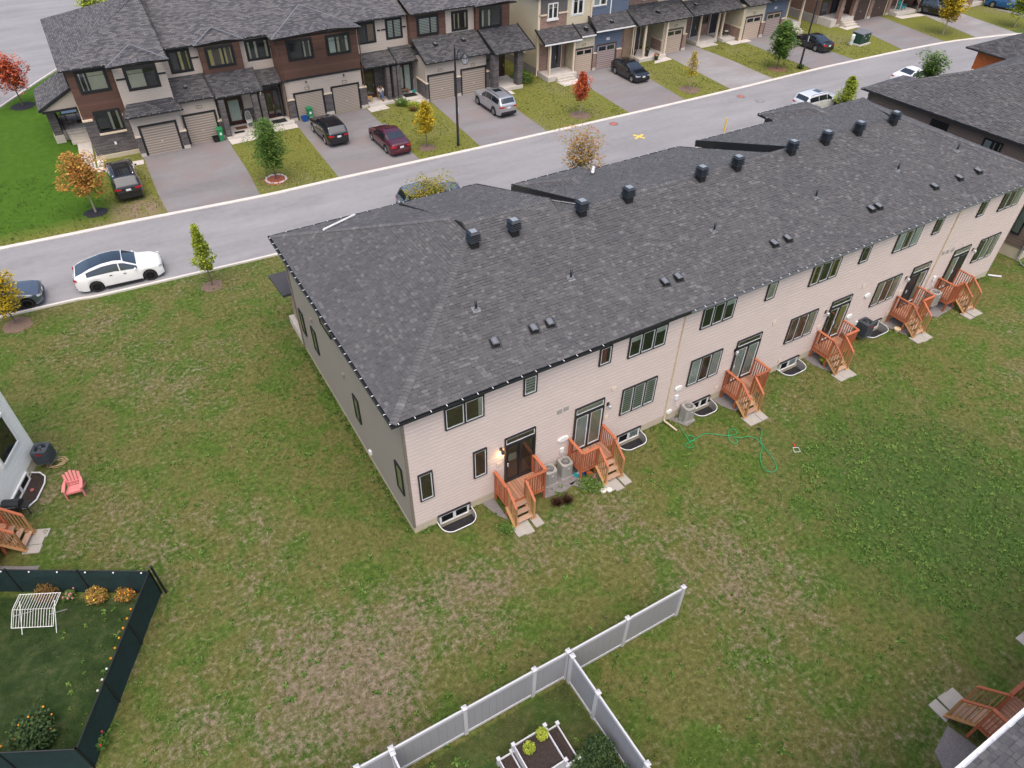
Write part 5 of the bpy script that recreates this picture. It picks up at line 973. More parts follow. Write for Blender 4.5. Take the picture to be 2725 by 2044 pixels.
b=MB(); [b.poly([Vector(p)-Vector((0,0,.004)) for p in P]) for P in (pl1,pl2)]; b.build('roof','felt',RB)
Tr=tabs(pl1)+tabs(pl2); hp,x1_,x2_=[[f1(-.4,4.4,6.75),f1(-.4,-.4,6.75),f1(2.0,2.0,7.6),f1(2.0,2.01,7.6)],],None,None
b=MB(); roofq(b,[f1(1.9,14.5,6.9),f1(1.9,4.5,6.9),f1(6.7,6.7,9.27),f1(6.7,14.5,9.27)],.02); roofq(b,[f1(1.9,4.5,6.9),f1(1.9,2.1,7.62),f1(6.7,6.7,9.27),f1(6.69,6.9,9.27)],.02); roofq(b,[f1(-.4,4.4,6.76),f1(-.4,-.4,6.76),f1(2.0,2.0,7.62),f1(2.0,2.05,7.62)],.02); roofq(b,[f1(1.9,4.4,6.8),f1(-.4,4.4,6.76),f1(2.0,2.0,7.62)],.02); b.build('front_roof',['roof_map','trim_black'],RB)
tabs_mesh(Tr,'shingle_field',RB); caps(RB,e1,a1,.25); caps(RB,e0,a1,.25); caps(RB,a1,a2,.36)
gutter(RB,tuple(e0),tuple(e1),'metal_dark',.11,.1,None)
gutter(RB,tuple(e1),tuple(e2),'metal_dark',.11,.1,'metal_white')
OR=thing('porch_gable_house','house corner with orange boarded gable and grey roof at the upper right edge','house',(58,13,0))
c=MB(); c.box(57.3,68,4.5,14.8,0,5.7); c.build('wall','siding_brown',OR); q=MB(); q.box(57.2,57.3,12.6,15.6,5.0,6.3); q.box(57.2,60,15.6,15.7,5.0,6.3); q.build('gable_boards','orange_wood',OR)
b=MB(); roofq(b,[(56.6,12.2,6.55),(70,12.2,6.55),(70,14.4,7.4),(58.6,14.4,7.4)],.12); roofq(b,[(70,16.5,6.55),(56.6,16.5,6.55),(58.6,14.4,7.4),(70,14.4,7.4)],.12); roofq(b,[(56.6,16.5,6.55),(56.6,12.2,6.55),(58.6,14.4,7.4)],.12); b.build('roof',['roof_map_dark','trim_black'],OR)
# ------------------------------------------------------------------ white sided house at the left edge
LH=thing('white_house','white sided house at the left edge with a bracketed air conditioner','house',(-12.8,12.2,0))
th=math.degrees(math.atan2(-.914,-.407))
# facade frame: local x runs along the wall away from the corner; outward is local -y
Fw=Matrix.Translation((-12.8,12.2,0))@Matrix.Rotation(math.radians(th),4,'Z')
# local -y of this frame must point to the yard (+x,-y side): rotate check
nrm=(Fw.to_3x3()@Vector((0,-1,0)))
if nrm.x<0:   # flip: run from the far end back to the corner
    Fw=Matrix.Translation(Vector((-12.8,12.2,0))+Vector((-.407,-.914,0))*12)@Matrix.Rotation(math.radians(th+180),4,'Z'); FL=True
else: FL=False
def lu(a,b): return (12-b,12-a) if FL else (a,b)
c=MB(Fw); c.box(0,12,.03,8,.1,5.6); c.build('wall','siding_white',LH); clap(Fw,*lu(.04,12),.45,5.6,'siding_white',LH,e=.195)
q=MB(Fw); u=lu(.0,1.05); q.box(u[0],u[1],-.012,.05,0,.45); u=lu(3.15,12); q.box(u[0],u[1],-.012,.05,0,.45); q.box(*lu(1.05,3.15),-.012,.05,-.1,0.02); q.build('foundation','foundation',LH)
q=MB(Fw); u=lu(-.03,.07); q.box(u[0],u[1],-.04,.08,.4,5.6); q.build('corner_trim','siding_white',LH)
win(Fw,*lu(.62,2.2),1.72,3.4,LH,(1,),('dark',),frame='trim_white',sash='metal_white',ft=.09)
win(Fw,*lu(1.3,2.9),.02,.48,LH,(1,1),('blind','dark'),frame='trim_white',sash='trim_white',ft=.06,name='basement_window')
def lp(u,n,z=0): u=12-u if FL else u; return Fw@Vector((u,n,z))
b=MB(); P=[lp(1.0,-.02),lp(1.05,-.4),lp(1.3,-.7),lp(1.7,-.82),lp(2.6,-.82),lp(3.0,-.6),lp(3.15,-.02)]; b.tube([(p.x,p.y,.1) for p in P],.03,6); wl=thing('window_well','galvanised window well below the white house window, holding a red leaf','window well',(-13.3,10.2,0)); b.build('rim','metal_white',wl)
b=MB(); n=len(P); b.add([(p.x,p.y,z) for z in (.1,.02) for p in P],[(k,k+1,n+k+1,n+k) for k in range(n-1)]); b.build('well_liner','galv',wl)
b=MB(); b.slab([(p.x,p.y,.025) for p in P],.02); b.build('gravel_floor','soil',wl); b=MB(); p=lp(2.0,-.4,.06); b.sphere(p,.09,7,5,sq=(1,1,.5)); b.build('red_leaf','curtain_red',wl)
# ---- air conditioners
def acunit(name,label,x,y,z,kind='gray',rz=0.,s=.56,h=.8):
    t=thing(name,label,'air conditioner',(x,y,z),rz,group='outdoor air conditioner units'); t['org']=(0,0,0); mt='ac_gray' if kind=='gray' else 'ac_dark'; a=s/2; k=.07 if kind=='gray' else .04
    P=[(-a+k,-a),(a-k,-a),(a,-a+k),(a,a-k),(a-k,a),(-a+k,a),(-a,a-k),(-a,-a+k)]
    b=MB(); b.add([(x*.96,y*.96,.04) for x,y in P]+[(x*.96,y*.96,h-.06) for x,y in P],[(i,(i+1)%8,(i+1)%8+8,i+8) for i in range(8)]); b.build('cabinet',mt,t,org=(0,0,0))
    b=MB(); b.slab([(x,y,.06) for x,y in P],.06); b.build('base_pan',mt,t,org=(0,0,0))
    b=MB(); r=a*.72; n=24; C=[(r*math.cos(2*PI*i/n),r*math.sin(2*PI*i/n)) for i in range(n)]
    O=[]
    for i in range(n):
        an=2*PI*i/n; cx,cy=math.cos(an),math.sin(an); m_=max(abs(cx),abs(cy)); px_,py_=cx/m_*a,cy/m_*a
        if abs(px_)>a-k and abs(py_)>a-k: q_=(2*a-k)/(abs(px_)+abs(py_)); px_*=q_; py_*=q_
        O.append((px_,py_))
    vs=[(x,y,h-.05) for x,y in O]+[(x,y,h) for x,y in O]+[(x,y,h+.01) for x,y in C]+[(x*.97,y*.97,h-.1) for x,y in C]
    b.add(vs,[(i+o*n,(i+1)%n+o*n,(i+1)%n+(o+1)*n,i+(o+1)*n) for o in range(3) for i in range(n)]); b.build('top_cover',mt,t,org=(0,0,0))
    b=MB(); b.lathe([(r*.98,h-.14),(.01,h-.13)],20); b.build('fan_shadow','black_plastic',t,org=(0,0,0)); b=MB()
    for i in range(3): an=2*PI*i/3; b.bar((.04*math.cos(an),.04*math.sin(an),h-.07),(r*.9*math.cos(an),r*.9*math.sin(an),h-.09),.12,.01)
    b.build('fan','metal_gray',t,org=(0,0,0))
    b=MB()
    for q in (.25,.45,.65,.85,1.): b.tube([(r*q*math.cos(2*PI*i/16),r*q*math.sin(2*PI*i/16),h+.015) for i in range(17)],.004,4,cap=False)
    for i in range(6): an=PI*i/6; b.bar((-r*math.cos(an),-r*math.sin(an),h+.015),(r*math.cos(an),r*math.sin(an),h+.015),.008,.008)
    b.build('grille',mt,t,org=(0,0,0)); b=MB()
    if kind=='gray':
        for sx in range(6):
            u=-a+k+.03+(s-2*k-.06)*sx/5
            for sg in (-1,1): b.box(u-.012,u+.012,sg*a*.965-.014,sg*a*.965+.014,.1,h-.1); b.box(sg*a*.965-.014,sg*a*.965+.014,u-.012,u+.012,.1,h-.1)
    else:
        for j in range(14):
            z_=.09+j*(h-.2)/14; b.box(-a+.03,a-.03,-a-.008,a+.008,z_,z_+.022); b.box(-a-.008,a+.008,-a+.03,a-.03,z_,z_+.022)
    b.build('louvres',mt,t,org=(0,0,0)); b=MB()
    if kind!='gray': b.box(-.1,.1,-a-.016,-a-.01,h-.16,h-.1); b.build('red_label','lamp_red',t,org=(0,0,0))
    else: b.box(-.06,.06,-a-.016,-a-.012,h-.22,h-.17); b.build('label_plate','plate_white',t,org=(0,0,0))
    if z>.25:
        b=MB()
        for sx in (-a+.05,a-.05): b.bar((sx,-a,-.02),(sx,a+.12,-.02),.04,.04); b.bar((sx,-a+.1,-.03),(sx,a+.12,-.3),.03,.03)
        b.build('wall_bracket','metal_gray',t,org=(0,0,0))
    else: b=MB(); b.box(-a-.03,a+.03,-a-.03,a+.03,-z,0); b.build('pad','foundation_gray',t,org=(0,0,0))
    return t
acunit('air_conditioner','grey air conditioner tight against the first deck',6.22,-.42,.04); acunit('air_conditioner','grey air conditioner beside the second deck above the turquoise toy',7.06,-.40,.04)
acunit('air_conditioner','grey air conditioner right of the long cream downspout, hose leaving its foot',14.1,-.40,.04); acunit('air_conditioner','dark bracketed air conditioner with red label over the far window well',26.55,-.42,.42,'dark',0,.66,.8)
acunit('air_conditioner','grey air conditioner partly hidden behind the fourth deck',25.35,-.40,.04); acunit('air_conditioner','grey air conditioner left of the last deck at the far end',32.35,-.48,.42)
p=lp(.55,-.62); acunit('air_conditioner','dark air conditioner with red label on the white house wall',p.x,p.y,.40,'dark',math.radians(th)+PI/2+.02,.66,.72)
# rope coil below it
b=MB(); pts=[]
for i in range(60): an=i*.42; r=.32+.08*math.sin(i*.7); pts.append((-12.15+r*math.cos(an)*1.1,11.35+r*math.sin(an)*.7,.03+.002*i))
b.tube([(-12.6,11.9,.3),(-12.55,11.75,.06)]+pts,.013,5); tag(b.build('coiled_cord','rope_tan',None),'loose coil of tan cord on the grass under the left air conditioner','cord')
# ---- house whose roof corner cuts the bottom right of the frame
BH=thing('grey_roof_house','house at the bottom right corner, grey shingle roof with a white gutter','house',(12,-17.4,0))
EY=-17.0; ez=6.7
def bp(x,d): return (x,EY-d,ez+.36*d)
pl=[(24,EY,ez),(1.,EY,ez),(4,EY-3,ez+1.08),(24,EY-3,ez+1.08)]
b=MB(); b.poly([Vector(p)-Vector((0,0,.004)) for p in [(24,EY,ez),(1.,EY,ez),(6,EY-5,ez+1.8),(24,EY-5,ez+1.8)]]); b.build('roof','felt',BH)
Tb=tabs([(24,EY,ez),(1.,EY,ez),(6,EY-5,ez+1.8),(24,EY-5,ez+1.8)]); Tb.sort(key=lambda t:(t[0]-Vector((9,-17.2,ez))).length); tab_objs(Tb[:300],BH); tabs_mesh(Tb[300:],'shingle_field',BH)
gutter(BH,(24,EY,ez-.01),(1,EY,ez-.01),'metal_white',.12,.1,'metal_white',.6)
c=MB(); c.box(1.5,23.5,-26,-17.36,0,6.6); c.build('wall','siding_pink',BH); c=MB(); c.box(1.,24,-17.4,EY-.01,6.58,6.62); c.build('soffit','trim_white',BH)
g=thing('stepping_slabs','concrete slabs with a white sheet at the right edge, above the bottom right deck','paving slabs',(17.4,-15.5,0))
for k in range(3): bx('slab','paver',g,16.95+.42*k,17.35+.42*k,-15.85,-15.2,0,.045)
bx('white_sheet','plastic_white',g,17.3,17.6,-15.75,-15.55,.046,.055)
# ------------------------------------------------------------------ green screened chain link fence
GF=thing('green_fence','low chain link fence wrapped in dark green screen, bottom left yard','fence',(-9.5,2.3,0)); HF=1.45
A=(-16.2,6.3);Bc=(-9.45,2.28);Cc=(-12.45,-3.12);Dd=(-16.5,-1.0)
def leg(a,b,n,bulge=0):
    a=Vector((*a,0));b=Vector((*b,0));d=(b-a).normalized();s=Vector((d.y,-d.x,0))
    k=n*8; vs=[]; 
    for i in range(k+1):
        p=a+(b-a)*i/k
        for j,z in enumerate((.0,.35,.75,1.1,HF-.03)):
            w_=(.05*math.sin(i*PI/8)**2+.012*random.uniform(-1,1))*(1 if 0<j<4 else .25); q=p+s*w_; vs.append((q.x,q.y,z+(.02*random.uniform(-1,1) if j==0 else 0)+(.0)))
    m_=MB(); m_.add(vs,[(i*5+j,(i+1)*5+j,(i+1)*5+j+1,i*5+j+1) for i in range(k) for j in range(4)]); m_.build('privacy_screen','fabric_green',GF)
    for i in range(n+1): p=a+(b-a)*i/n; q=MB(); q.tube([(p.x,p.y,0),(p.x,p.y,HF+.06)],.035,8); q.build('post','fence_post',GF)
    q=MB(); q.tube([a+Vector((0,0,HF)),b+Vector((0,0,HF))],.025,8); q.build('top_rail','fence_post',GF)
    return a,b
leg(A,Bc,3); leg(Bc,Cc,3); leg(Cc,Dd,2)
for i in range(7): 
    t_=.18+.13*i; x=A[0]+(Bc[0]-A[0])*t_; y=A[1]+(Bc[1]-A[1])*t_; q=MB(); q.sphere((x,y-.05,HF-.05),.035,6,4); q.build('clip','plastic_white',GF)
q=MB(); q.tube([(-9.3,2.22,0),(-9.3,2.12,1.85)],.045,8); tag(q.build('lone_post','fence_post',None),'lone black post standing just outside the green fence corner','post')
# ------------------------------------------------------------------ white vinyl fences
def vfence(name,label,posts,H=1.85):
    t=thing(name,label,'fence',(posts[0][0],posts[0][1],0),group='pale vinyl yard fences')
    for x,y in posts:
        q=MB(); q.box(x-.065,x+.065,y-.065,y+.065,0,H); q.build('post','vinyl_cap',t); q=MB(); q.add([(x-.085,y-.085,H),(x+.085,y-.085,H),(x+.085,y+.085,H),(x-.085,y+.085,H),(x-.085,y-.085,H+.03),(x+.085,y-.085,H+.03),(x+.085,y+.085,H+.03),(x-.085,y+.085,H+.03),(x,y,H+.07)],[(0,1,5,4),(1,2,6,5),(2,3,7,6),(3,0,4,7),(4,5,8),(5,6,8),(6,7,8),(7,4,8)]); q.build('post_cap','vinyl_cap',t)
    for (x0,y0),(x1,y1) in zip(posts[:-1],posts[1:]):
        a=Vector((x0,y0,0));b=Vector((x1,y1,0));d=(b-a).normalized(); a+=d*.066; b-=d*.066
        for z,h in ((.09,.12),(H-.13,.14)): q=MB(); q.bar(a+Vector((0,0,z)),b+Vector((0,0,z)),.06,h); q.build('rail','vinyl_cap',t)
        L=(b-a).length; n=max(2,int(round(L/.28)))
        for i in range(n): p=a+d*(L*(i+.5)/n); sbar('board',t,p+Vector((0,0,.15)),p+Vector((0,0,H-.2)),.022 if abs(d.y)<.5 else L/n-.004,L/n-.004 if abs(d.y)<.5 else .022,'vinyl') if 0 else vboard(t,a,b,i,n,H)
    return t
def vboard(t,a,b,i,n,H):
    q=MB(); p=a+(b-a)*(i/n); r=a+(b-a)*((i+1)/n); d=(b-a).normalized(); q.bar(p+d*.002+Vector((0,0,H/2)),r-d*.002+Vector((0,0,H/2)),.024,H-.38); q.build('board','vinyl',t)
vfence('vinyl_fence','long pale vinyl fence running from bottom centre to its free end post',[(6.82,-8.2),(4.36,-8.17),(1.93,-8.13),(.63,-8.1),(-1.9,-8.06),(-4.33,-8.02),(-5.4,-8.0),(-7.9,-7.96)])
vfence('vinyl_fence','vinyl fence branching off towards the lower right past the raised bed',[(1.95,-8.2),(1.97,-9.75),(1.99,-12.2),(2.02,-14.6)][1:] and [(1.955,-8.34),(1.97,-9.75),(1.99,-12.2),(2.02,-14.6)])
vfence('vinyl_fence','short vinyl fence branching off at the bottom edge left of the raised bed',[(-4.34,-8.16),(-4.3,-10.5)])
# raised bed
RBd=thing('raised_bed','two tier white raised planter bed with dark soil inside the fence corner','planter',(-.35,-10,0))
def tier(x0,x1,y0,y1,h,soilz):
    for a in ((x0,x1,y0,y0+.04),(x0,x1,y1-.04,y1),(x0,x0+.04,y0+.041,y1-.041),(x1-.04,x1,y0+.041,y1-.041)): q=MB(); q.box(*a,.02,h); q.build('side_board','vinyl_cap',RBd)
    q=MB(); q.box(x0+.04,x1-.04,y0+.04,y1-.04,.0,soilz); q.build('soil','soil',RBd)
    for x in (x0,x1):
        for y in (y0,y1): q=MB(); q.box(x-.05,x+.05,y-.05,y+.05,0,h+.04); q.box(x-.06,x+.06,y-.06,y+.06,h+.04,h+.08); q.build('post','vinyl_cap',RBd)
tier(-.93,.24,-10.62,-9.42,.8,.70); tier(.30,.73,-10.66,-9.44,.4,.32); tier(-1.46,-.99,-10.66,-9.43,.4,.32)
# ------------------------------------------------------------------ plants
def leaves(mb,n,cen,rad,size,shape=None,up=.3,hollow=.35):
    V=[];Fc=[];b=len(mb.v)
    k=0
    while k<n:
        v=np.random.normal(size=3); v/=np.linalg.norm(v); r=(hollow+(1-hollow)*random.random())**.6
        p=Vector((cen[0]+v[0]*r*rad[0],cen[1]+v[1]*r*rad[1],cen[2]+v[2]*r*rad[2]))
        if shape and not shape(p): continue
        k+=1; s=size*random.uniform(.6,1.4); a=random.random()*2*PI; t_=Vector((math.cos(a),math.sin(a),random.uniform(-.5,.6)*1)).normalized(); u=t_.cross(Vector((random.uniform(-.6,.6),random.uniform(-.6,.6),1))).normalized()
        i=len(mb.v); mb.v+=[tuple(p-t_*s),tuple(p+u*s*.55),tuple(p+t_*s),tuple(p-u*s*.55)]; mb.f.append((i,i+1,i+2,i+3)); mb.mi.append(0); mb.uv.append(None)
def tree(label,x,y,h,z0,r,leaf,n=1500,ls=.05,prof='oval',group='young street trees',trunk='bark',limbs=9,bunch=26,seed=1,lean=(0,0),tr=.035,fill=.5):
    r*=1.3; ls*=1.15; n=int(n*1.9); random.seed(seed*13+5); np.random.seed(seed*13+5)
    t=thing('street_tree',label,'tree',(x,y,0),group=group)
    b=MB(); top=Vector((x+lean[0],y+lean[1],h*.93)); base=Vector((x,y,0)); pts=[base+(top-base)*k+Vector((random.uniform(-.03,.03),random.uniform(-.03,.03),0))*(1 if 0<k<1 else 0) for k in (0,.2,.4,.6,.8,1)]
    b.tube(pts,[tr*1.4,tr*1.1,tr*.9,tr*.65,tr*.4,.008],7)
    ends=[]
    def R(zz):
        k=(zz-z0)/(h-z0); k=max(0,min(1,k))
        return {'oval':math.sin(PI*min(1,.12+.88*k)**.8)**.7,'spire':(1-k)**.75*(.35+.65*min(1,k*5)),'round':math.sin(PI*(.08+.88*k))**.5,'tear':max(.05,math.sin(PI*(.1+.85*k)**.7)),'fan':.25+.75*math.sin(PI*(.5*k+.25))*(.45+k*.55)}[prof]
    for i in range(limbs):
        k=.25+.7*(i+random.random()*.6)/limbs; zz=z0+(h-z0)*k*.85; s=base+(top-base)*((zz-.25)/h/.93*.93); a=i*2.4+random.random(); rr=r*R(zz)*random.uniform(.6,.95)
        e=Vector((s.x+math.cos(a)*rr,s.y+math.sin(a)*rr,zz+.35*rr+.1)); b.tube([s,s+(e-s)*.5+Vector((0,0,.03)),e],[tr*.4,tr*.25,.005],5); ends.append(e)
    b.build('trunk',trunk,t)
    c=MB(); per=n//bunch
    for i in range(bunch):
        k=(i+.5)/bunch; zz=z0+(h-z0)*k; a=i*2.4+random.random()*1.2; rr=max(0,r*R(zz)*(random.uniform(.2,.85) if i%6 else random.uniform(.85,1.0))-.1); f=top-base; ax=base+f*(zz/h)
        s=max(.12,r*fill*random.uniform(.7,1.2)*(.5+.5*R(zz))); leaves(c,per,(ax.x+math.cos(a)*rr,ax.y+math.sin(a)*rr,zz),(s,s,s*.85),ls,None)
    leaves(c,n//4,(x+lean[0]*.6,y+lean[1]*.6,(z0+h)/2),(r*.5,r*.5,(h-z0)*.42),ls)
    c.build('crown',leaf,t); return t
tree('orange and green maple on black mulch beside the black parked suv',-7.65,35.05,4.0,1.55,1.15,'leaf_orange',1900,.075,'round',trunk='bark_pale',seed=1,tr=.05)
tree('round red maple in the lawn left of the brown terrace',-10.6,58.58,4.0,1.6,1.25,'leaf_red',1900,.085,'round',seed=2,tr=.05)
tree('slender yellow green tree in front of the near kerb beside the white car',-2.9,22.2,3.95,1.15,.62,'leaf_yg',1500,.06,'spire',seed=3,bunch=34)
tree('yellow leaved tree at the left edge in front of the grey sedan',-13.1,23.7,3.7,.9,.85,'leaf_yellow',1000,.07,'oval',seed=4)
tree('dense green tree ringed by white stones and red mulch',4.46,34.03,4.2,1.15,1.05,'leaf_green',3800,.06,'round',seed=5,bunch=44,tr=.045)
tree('bright yellow tree in two tufts beside the street lamp',16.63,33.76,3.55,1.3,.68,'leaf_yellow',1900,.06,'oval',seed=6,limbs=7)
tree('scarlet tree with a side branch in the lawn before the cream terrace',31.33,33.47,3.5,1.35,.75,'leaf_red',1300,.07,'tear',seed=7,trunk='bark_pale')
tree('sparse golden sapling on brown mulch by the pale driveway',44.04,33.7,3.3,1.25,.75,'leaf_yellow',650,.055,'spire',seed=8,trunk='bark_pale',bunch=20)
tree('dense green tree beside the leaning looking dark street lamp',55.9,33.9,4.2,1.2,1.05,'leaf_green',3400,.085,'round',seed=9,bunch=44)
tree('bright lemon yellow tree at the top right in front of a black suv',81.9,33.25,5.2,1.5,1.5,'leaf_yellow',2200,.1,'fan',seed=10,trunk='bark_pale',tr=.05)
tree('yellow green tree at the right edge near the blue car',92.2,31.0,4.6,1.4,1.4,'leaf_yg',1800,.1,'fan',seed=11,trunk='bark_pale',tr=.05)
tree('small green tree with orange top beside the white crossover',52.36,22.6,3.05,.6,.75,'leaf_yg',1900,.07,'oval',seed=12)
tree('small olive tree behind the brown house roof near the white sedan',62.6,21.9,3.6,1.2,1.1,'leaf_green',1700,.085,'fan',seed=13)
tree('sparse red and gold maple rising behind the middle of the main roof',23.35,22.1,4.1,1.3,1.55,'leaf_mixed',1100,.075,'fan',seed=14,trunk='bark_pale',bunch=30,tr=.05)
tree('bushy gold and green tree behind the near end of the main roof',11.5,21.9,3.3,.8,1.35,'leaf_gold',2600,.06,'fan',seed=15,bunch=36)
tree('round green tree at the top left beyond the brown terrace roof',-2.1,75.2,4.6,1.2,1.3,'leaf_yg',1800,.11,'round',seed=16,tr=.05)
b=MB()
random.seed(3); rs=thing('stone_ring','ring of white stones edging the red mulch around the dense green tree','stone edging',(4.46,34.03,0))
for i in range(34):
    a=2*PI*i/34; x=4.46+.72*math.cos(a)+random.uniform(-.04,.04); y=34.03+.72*math.sin(a)+random.uniform(-.04,.04); q=MB(); q.sphere((x,y,.06),random.uniform(.06,.09),6,4,sq=(1,1,.7)); q.build('stone','white_stone',rs)
def bush(label,x,y,r,h,leaf,n=500,ls=.04,cat='shrub',name='shrub',flowers=None,group=None,fl=16):
    t=thing(name,label,cat,(x,y,0),group=group); c=MB()
    for i in range(7): a=i*2.4; k=.45 if i else 0; leaves(c,n//7,(x+math.cos(a)*r*k,y+math.sin(a)*r*k,h*.5),(r*.62,r*.62,h*.5),ls)
    c.v=[(p[0],p[1],max(p[2],.01)) for p in c.v]; c.build('foliage',leaf,t)
    if flowers:
        q=MB()
        for i in range(fl): a=random.random()*2*PI; rr=r*random.uniform(.3,1.05); q.sphere((x+math.cos(a)*rr,y+math.sin(a)*rr,h*random.uniform(.5,1.05)),.035,6,4)
        q.build('flowers',flowers,t)['kind']='stuff'
    return t
plain('flower_orange',(.75,.3,.02),.7); plain('flower_yellow',(.8,.6,.05),.7); plain('flower_pink',(.6,.22,.28),.7); plain('flower_red',(.6,.04,.02),.7); plain('flower_white',(.75,.75,.72),.7)
bush('rust red shrub below the green fence, leftmost in the row',-13.05,4.15,.42,.75,'leaf_rust',900,.04); bush('small green plant with pink flowers between two rust shrubs',-12.4,3.75,.25,.35,'leaf_green',350,.035,flowers='flower_pink'); bush('olive and gold shrub in the middle of the fence bed',-11.5,3.2,.4,.55,'leaf_mixed',900,.04,flowers='flower_yellow',fl=8); bush('marigold shrub with orange flowers in the fence corner',-10.6,2.75,.36,.5,'leaf_mixed',700,.04,flowers='flower_orange')
bush('leafy dark green clump with orange flowers at the bottom left corner',-13.9,-1.2,.75,.8,'leaf_dark',1600,.06,flowers='flower_orange',fl=8)
f_=thing('marigold_row','thin row of orange marigolds along the inside of the fence','flowers',(-10.7,1.3,0)); 
for i in range(9):
    t_=i/8; x=-10.15+(-11.6+10.15)*t_-.35; y=1.75+(-.9-1.75)*t_+.15; q=MB(); q.sphere((x,y,.32),.045,6,4); q.build('flower','flower_orange' if i<6 else 'flower_white',f_); q=MB(); q.tube([(x,y,0),(x,y,.3)],.01,4); q.build('stem','leaf_dark',f_)
bush('red flowers at the near corner inside the green fence',-12.2,-2.5,.3,.5,'leaf_green',350,.05,flowers='flower_red',fl=5)
bush('feathery dark plant hanging over from the raised bed corner',.85,-10.9,.45,.6,'leaf_dark',1100,.045); bush('tall weedy plants leaning on the branching vinyl fence',1.35,-10.9,.55,1.1,'leaf_dark',2200,.04); bush('spiky weeds at the foot of the branching fence, bottom edge',1.4,-12.0,.5,1.3,'leaf_dark',1800,.045)
for x,y,l in ((-.55,-9.75,'bright yellow green plant at the back left of the raised bed'),(.02,-9.6,'bright green plant at the back right of the raised bed')):
    t=thing('bed_plant',l,'plant',(x,y,.7),group='lime plants in the raised bed'); c=MB(); leaves(c,500,(x,y,.85),(.2,.2,.16),.04); c.build('foliage','leaf_yg',t)
for x,y,l in ((5.85,-1.65,'dark maroon ornamental grass clump below the first deck'),(6.3,-1.75,'second maroon ornamental grass clump, right of its twin')):
    t=thing('ornamental_grass',l,'grass clump',(x,y,0),group='maroon grass clumps by the first deck'); c=MB()
    for i in range(260): a=random.random()*2*PI; rr=random.uniform(.05,.38); h_=random.uniform(.2,.42); p0=Vector((x+.05*math.cos(a),y+.05*math.sin(a),0)); p1=Vector((x+rr*math.cos(a),y+rr*math.sin(a),h_*(1-rr*.8))); s=Vector((-math.sin(a),math.cos(a),0))*.012; c.add([p0-s,p0+s,p1+s*.3,p1-s*.3],[(0,1,2,3)])
    c.build('blades','leaf_grasspl',t)
bush('mixed green herbs growing below the second deck',7.7,-1.55,.6,.28,'leaf_green',900,.04); bush('green weeds at the foot of the first deck stairs',3.3,-1.75,.35,.3,'leaf_green',500,.04)
bush('tall green plants beside the front path left of the yellow tree',18.6,42.9,.7,.6,'leaf_green',900,.06,flowers='flower_white',fl=6); bush('yellowing plants in the front bed near the stone double garage',19.3,42.0,.7,.5,'leaf_yg',900,.06); bush('dry brown shrub in the front bed beside the yellow tree',18.9,41.3,.4,.4,'leaf_rust',400,.05)
bush('wild green growth between the brown and cream terraces',31.3,43.2,1.2,.7,'leaf_green',1600,.08,flowers='flower_yellow'); bush('low green weeds at the foot of the cream end wall',32.2,44.8,.8,.4,'leaf_green',700,.07)
bush('dense green hedge seen through the side porch of the end house',-7.3,54.0,1.3,1.9,'leaf_green',2600,.07)
bush('small green tuft at the base of the dark lamp post',58.0,32.75,.35,.5,'leaf_dark',400,.06)
# ------------------------------------------------------------------ grass blades and weeds
def blades(name,N,reg,mat,hmin,hmax,wd,den=None,seed=1,nb=3):
    rg=np.random.default_rng(seed); x=rg.uniform(reg[0],reg[1],N); y=rg.uniform(reg[2],reg[3],N)
    ok=~((x>-.1)&(x<38.8)&(y>-.75)&(y<14.3))
    if den is not None: ok&=rg.random(N)<den(x,y)
    # keep out of the street, driveways, slabs
    ny=np.interp(x,[p[0] for p in NC],[p[1] for p in NC])-.2; fy=np.interp(x,[p[0] for p in FC],[p[1] for p in FC])+.4
    ok&=~((y>ny)&(y<fy)); ok&=y<43
    for mt,P in DRV: xs=[p[0] for p in P]; ok&=~((x>min(xs)-.05)&(x<max(xs)+.05)&(y>30.5))
    for xx,W_,sd_,lb in DK: ok&=~((x>xx-.1)&(x<xx+W_+.15)&(y>-2.45)&(y<.5))
    ok&=~((x>-1.6)&(x<.9)&(y>-10.8)&(y<-9.3)); ok&=~((x<-12.3)&(y>5.6)&(y<13)); ok&=~((x>11.9)&(x<14.3)&(y<-15.)); ok&=~((y>30)&(x<-3.3)&(x>-7.8)&(y>41.3))
    x=x[ok];y=y[ok];n=len(x); a=rg.uniform(0,2*np.pi,(n,nb)); h=rg.uniform(hmin,hmax,(n,nb)); t=rg.uniform(.2,1.0,(n,nb)); b_=rg.uniform(0,2*np.pi,(n,nb)); o=rg.uniform(0,.05,(n,nb))
    bx_=x[:,None]+o*np.cos(b_); by_=y[:,None]+o*np.sin(b_); dx=np.cos(a)*wd/2; dy=np.sin(a)*wd/2; tx=bx_+np.cos(b_)*h*t; ty=by_+np.sin(b_)*h*t
    v=np.stack([np.stack([bx_-dx,by_-dy,np.zeros_like(dx)],-1),np.stack([bx_+dx,by_+dy,np.zeros_like(dx)],-1),np.stack([tx,ty,h],-1)],2).reshape(-1,3)
    m_=bpy.data.meshes.new(name); k=len(v)//3; m_.vertices.add(len(v)); m_.vertices.foreach_set('co',v.ravel().astype(np.float32)); m_.loops.add(len(v)); m_.loops.foreach_set('vertex_index',np.arange(len(v),dtype=np.int32)); m_.polygons.add(k); m_.polygons.foreach_set('loop_start',np.arange(0,len(v),3,dtype=np.int32)); m_.polygons.foreach_set('loop_total',np.full(k,3,dtype=np.int32)); m_.materials.append(MATS[mat]); m_.update(); m_.validate()
    o_=bpy.data.objects.new(name,m_); COL.objects.link(o_); return tag(o_,kind='stuff')
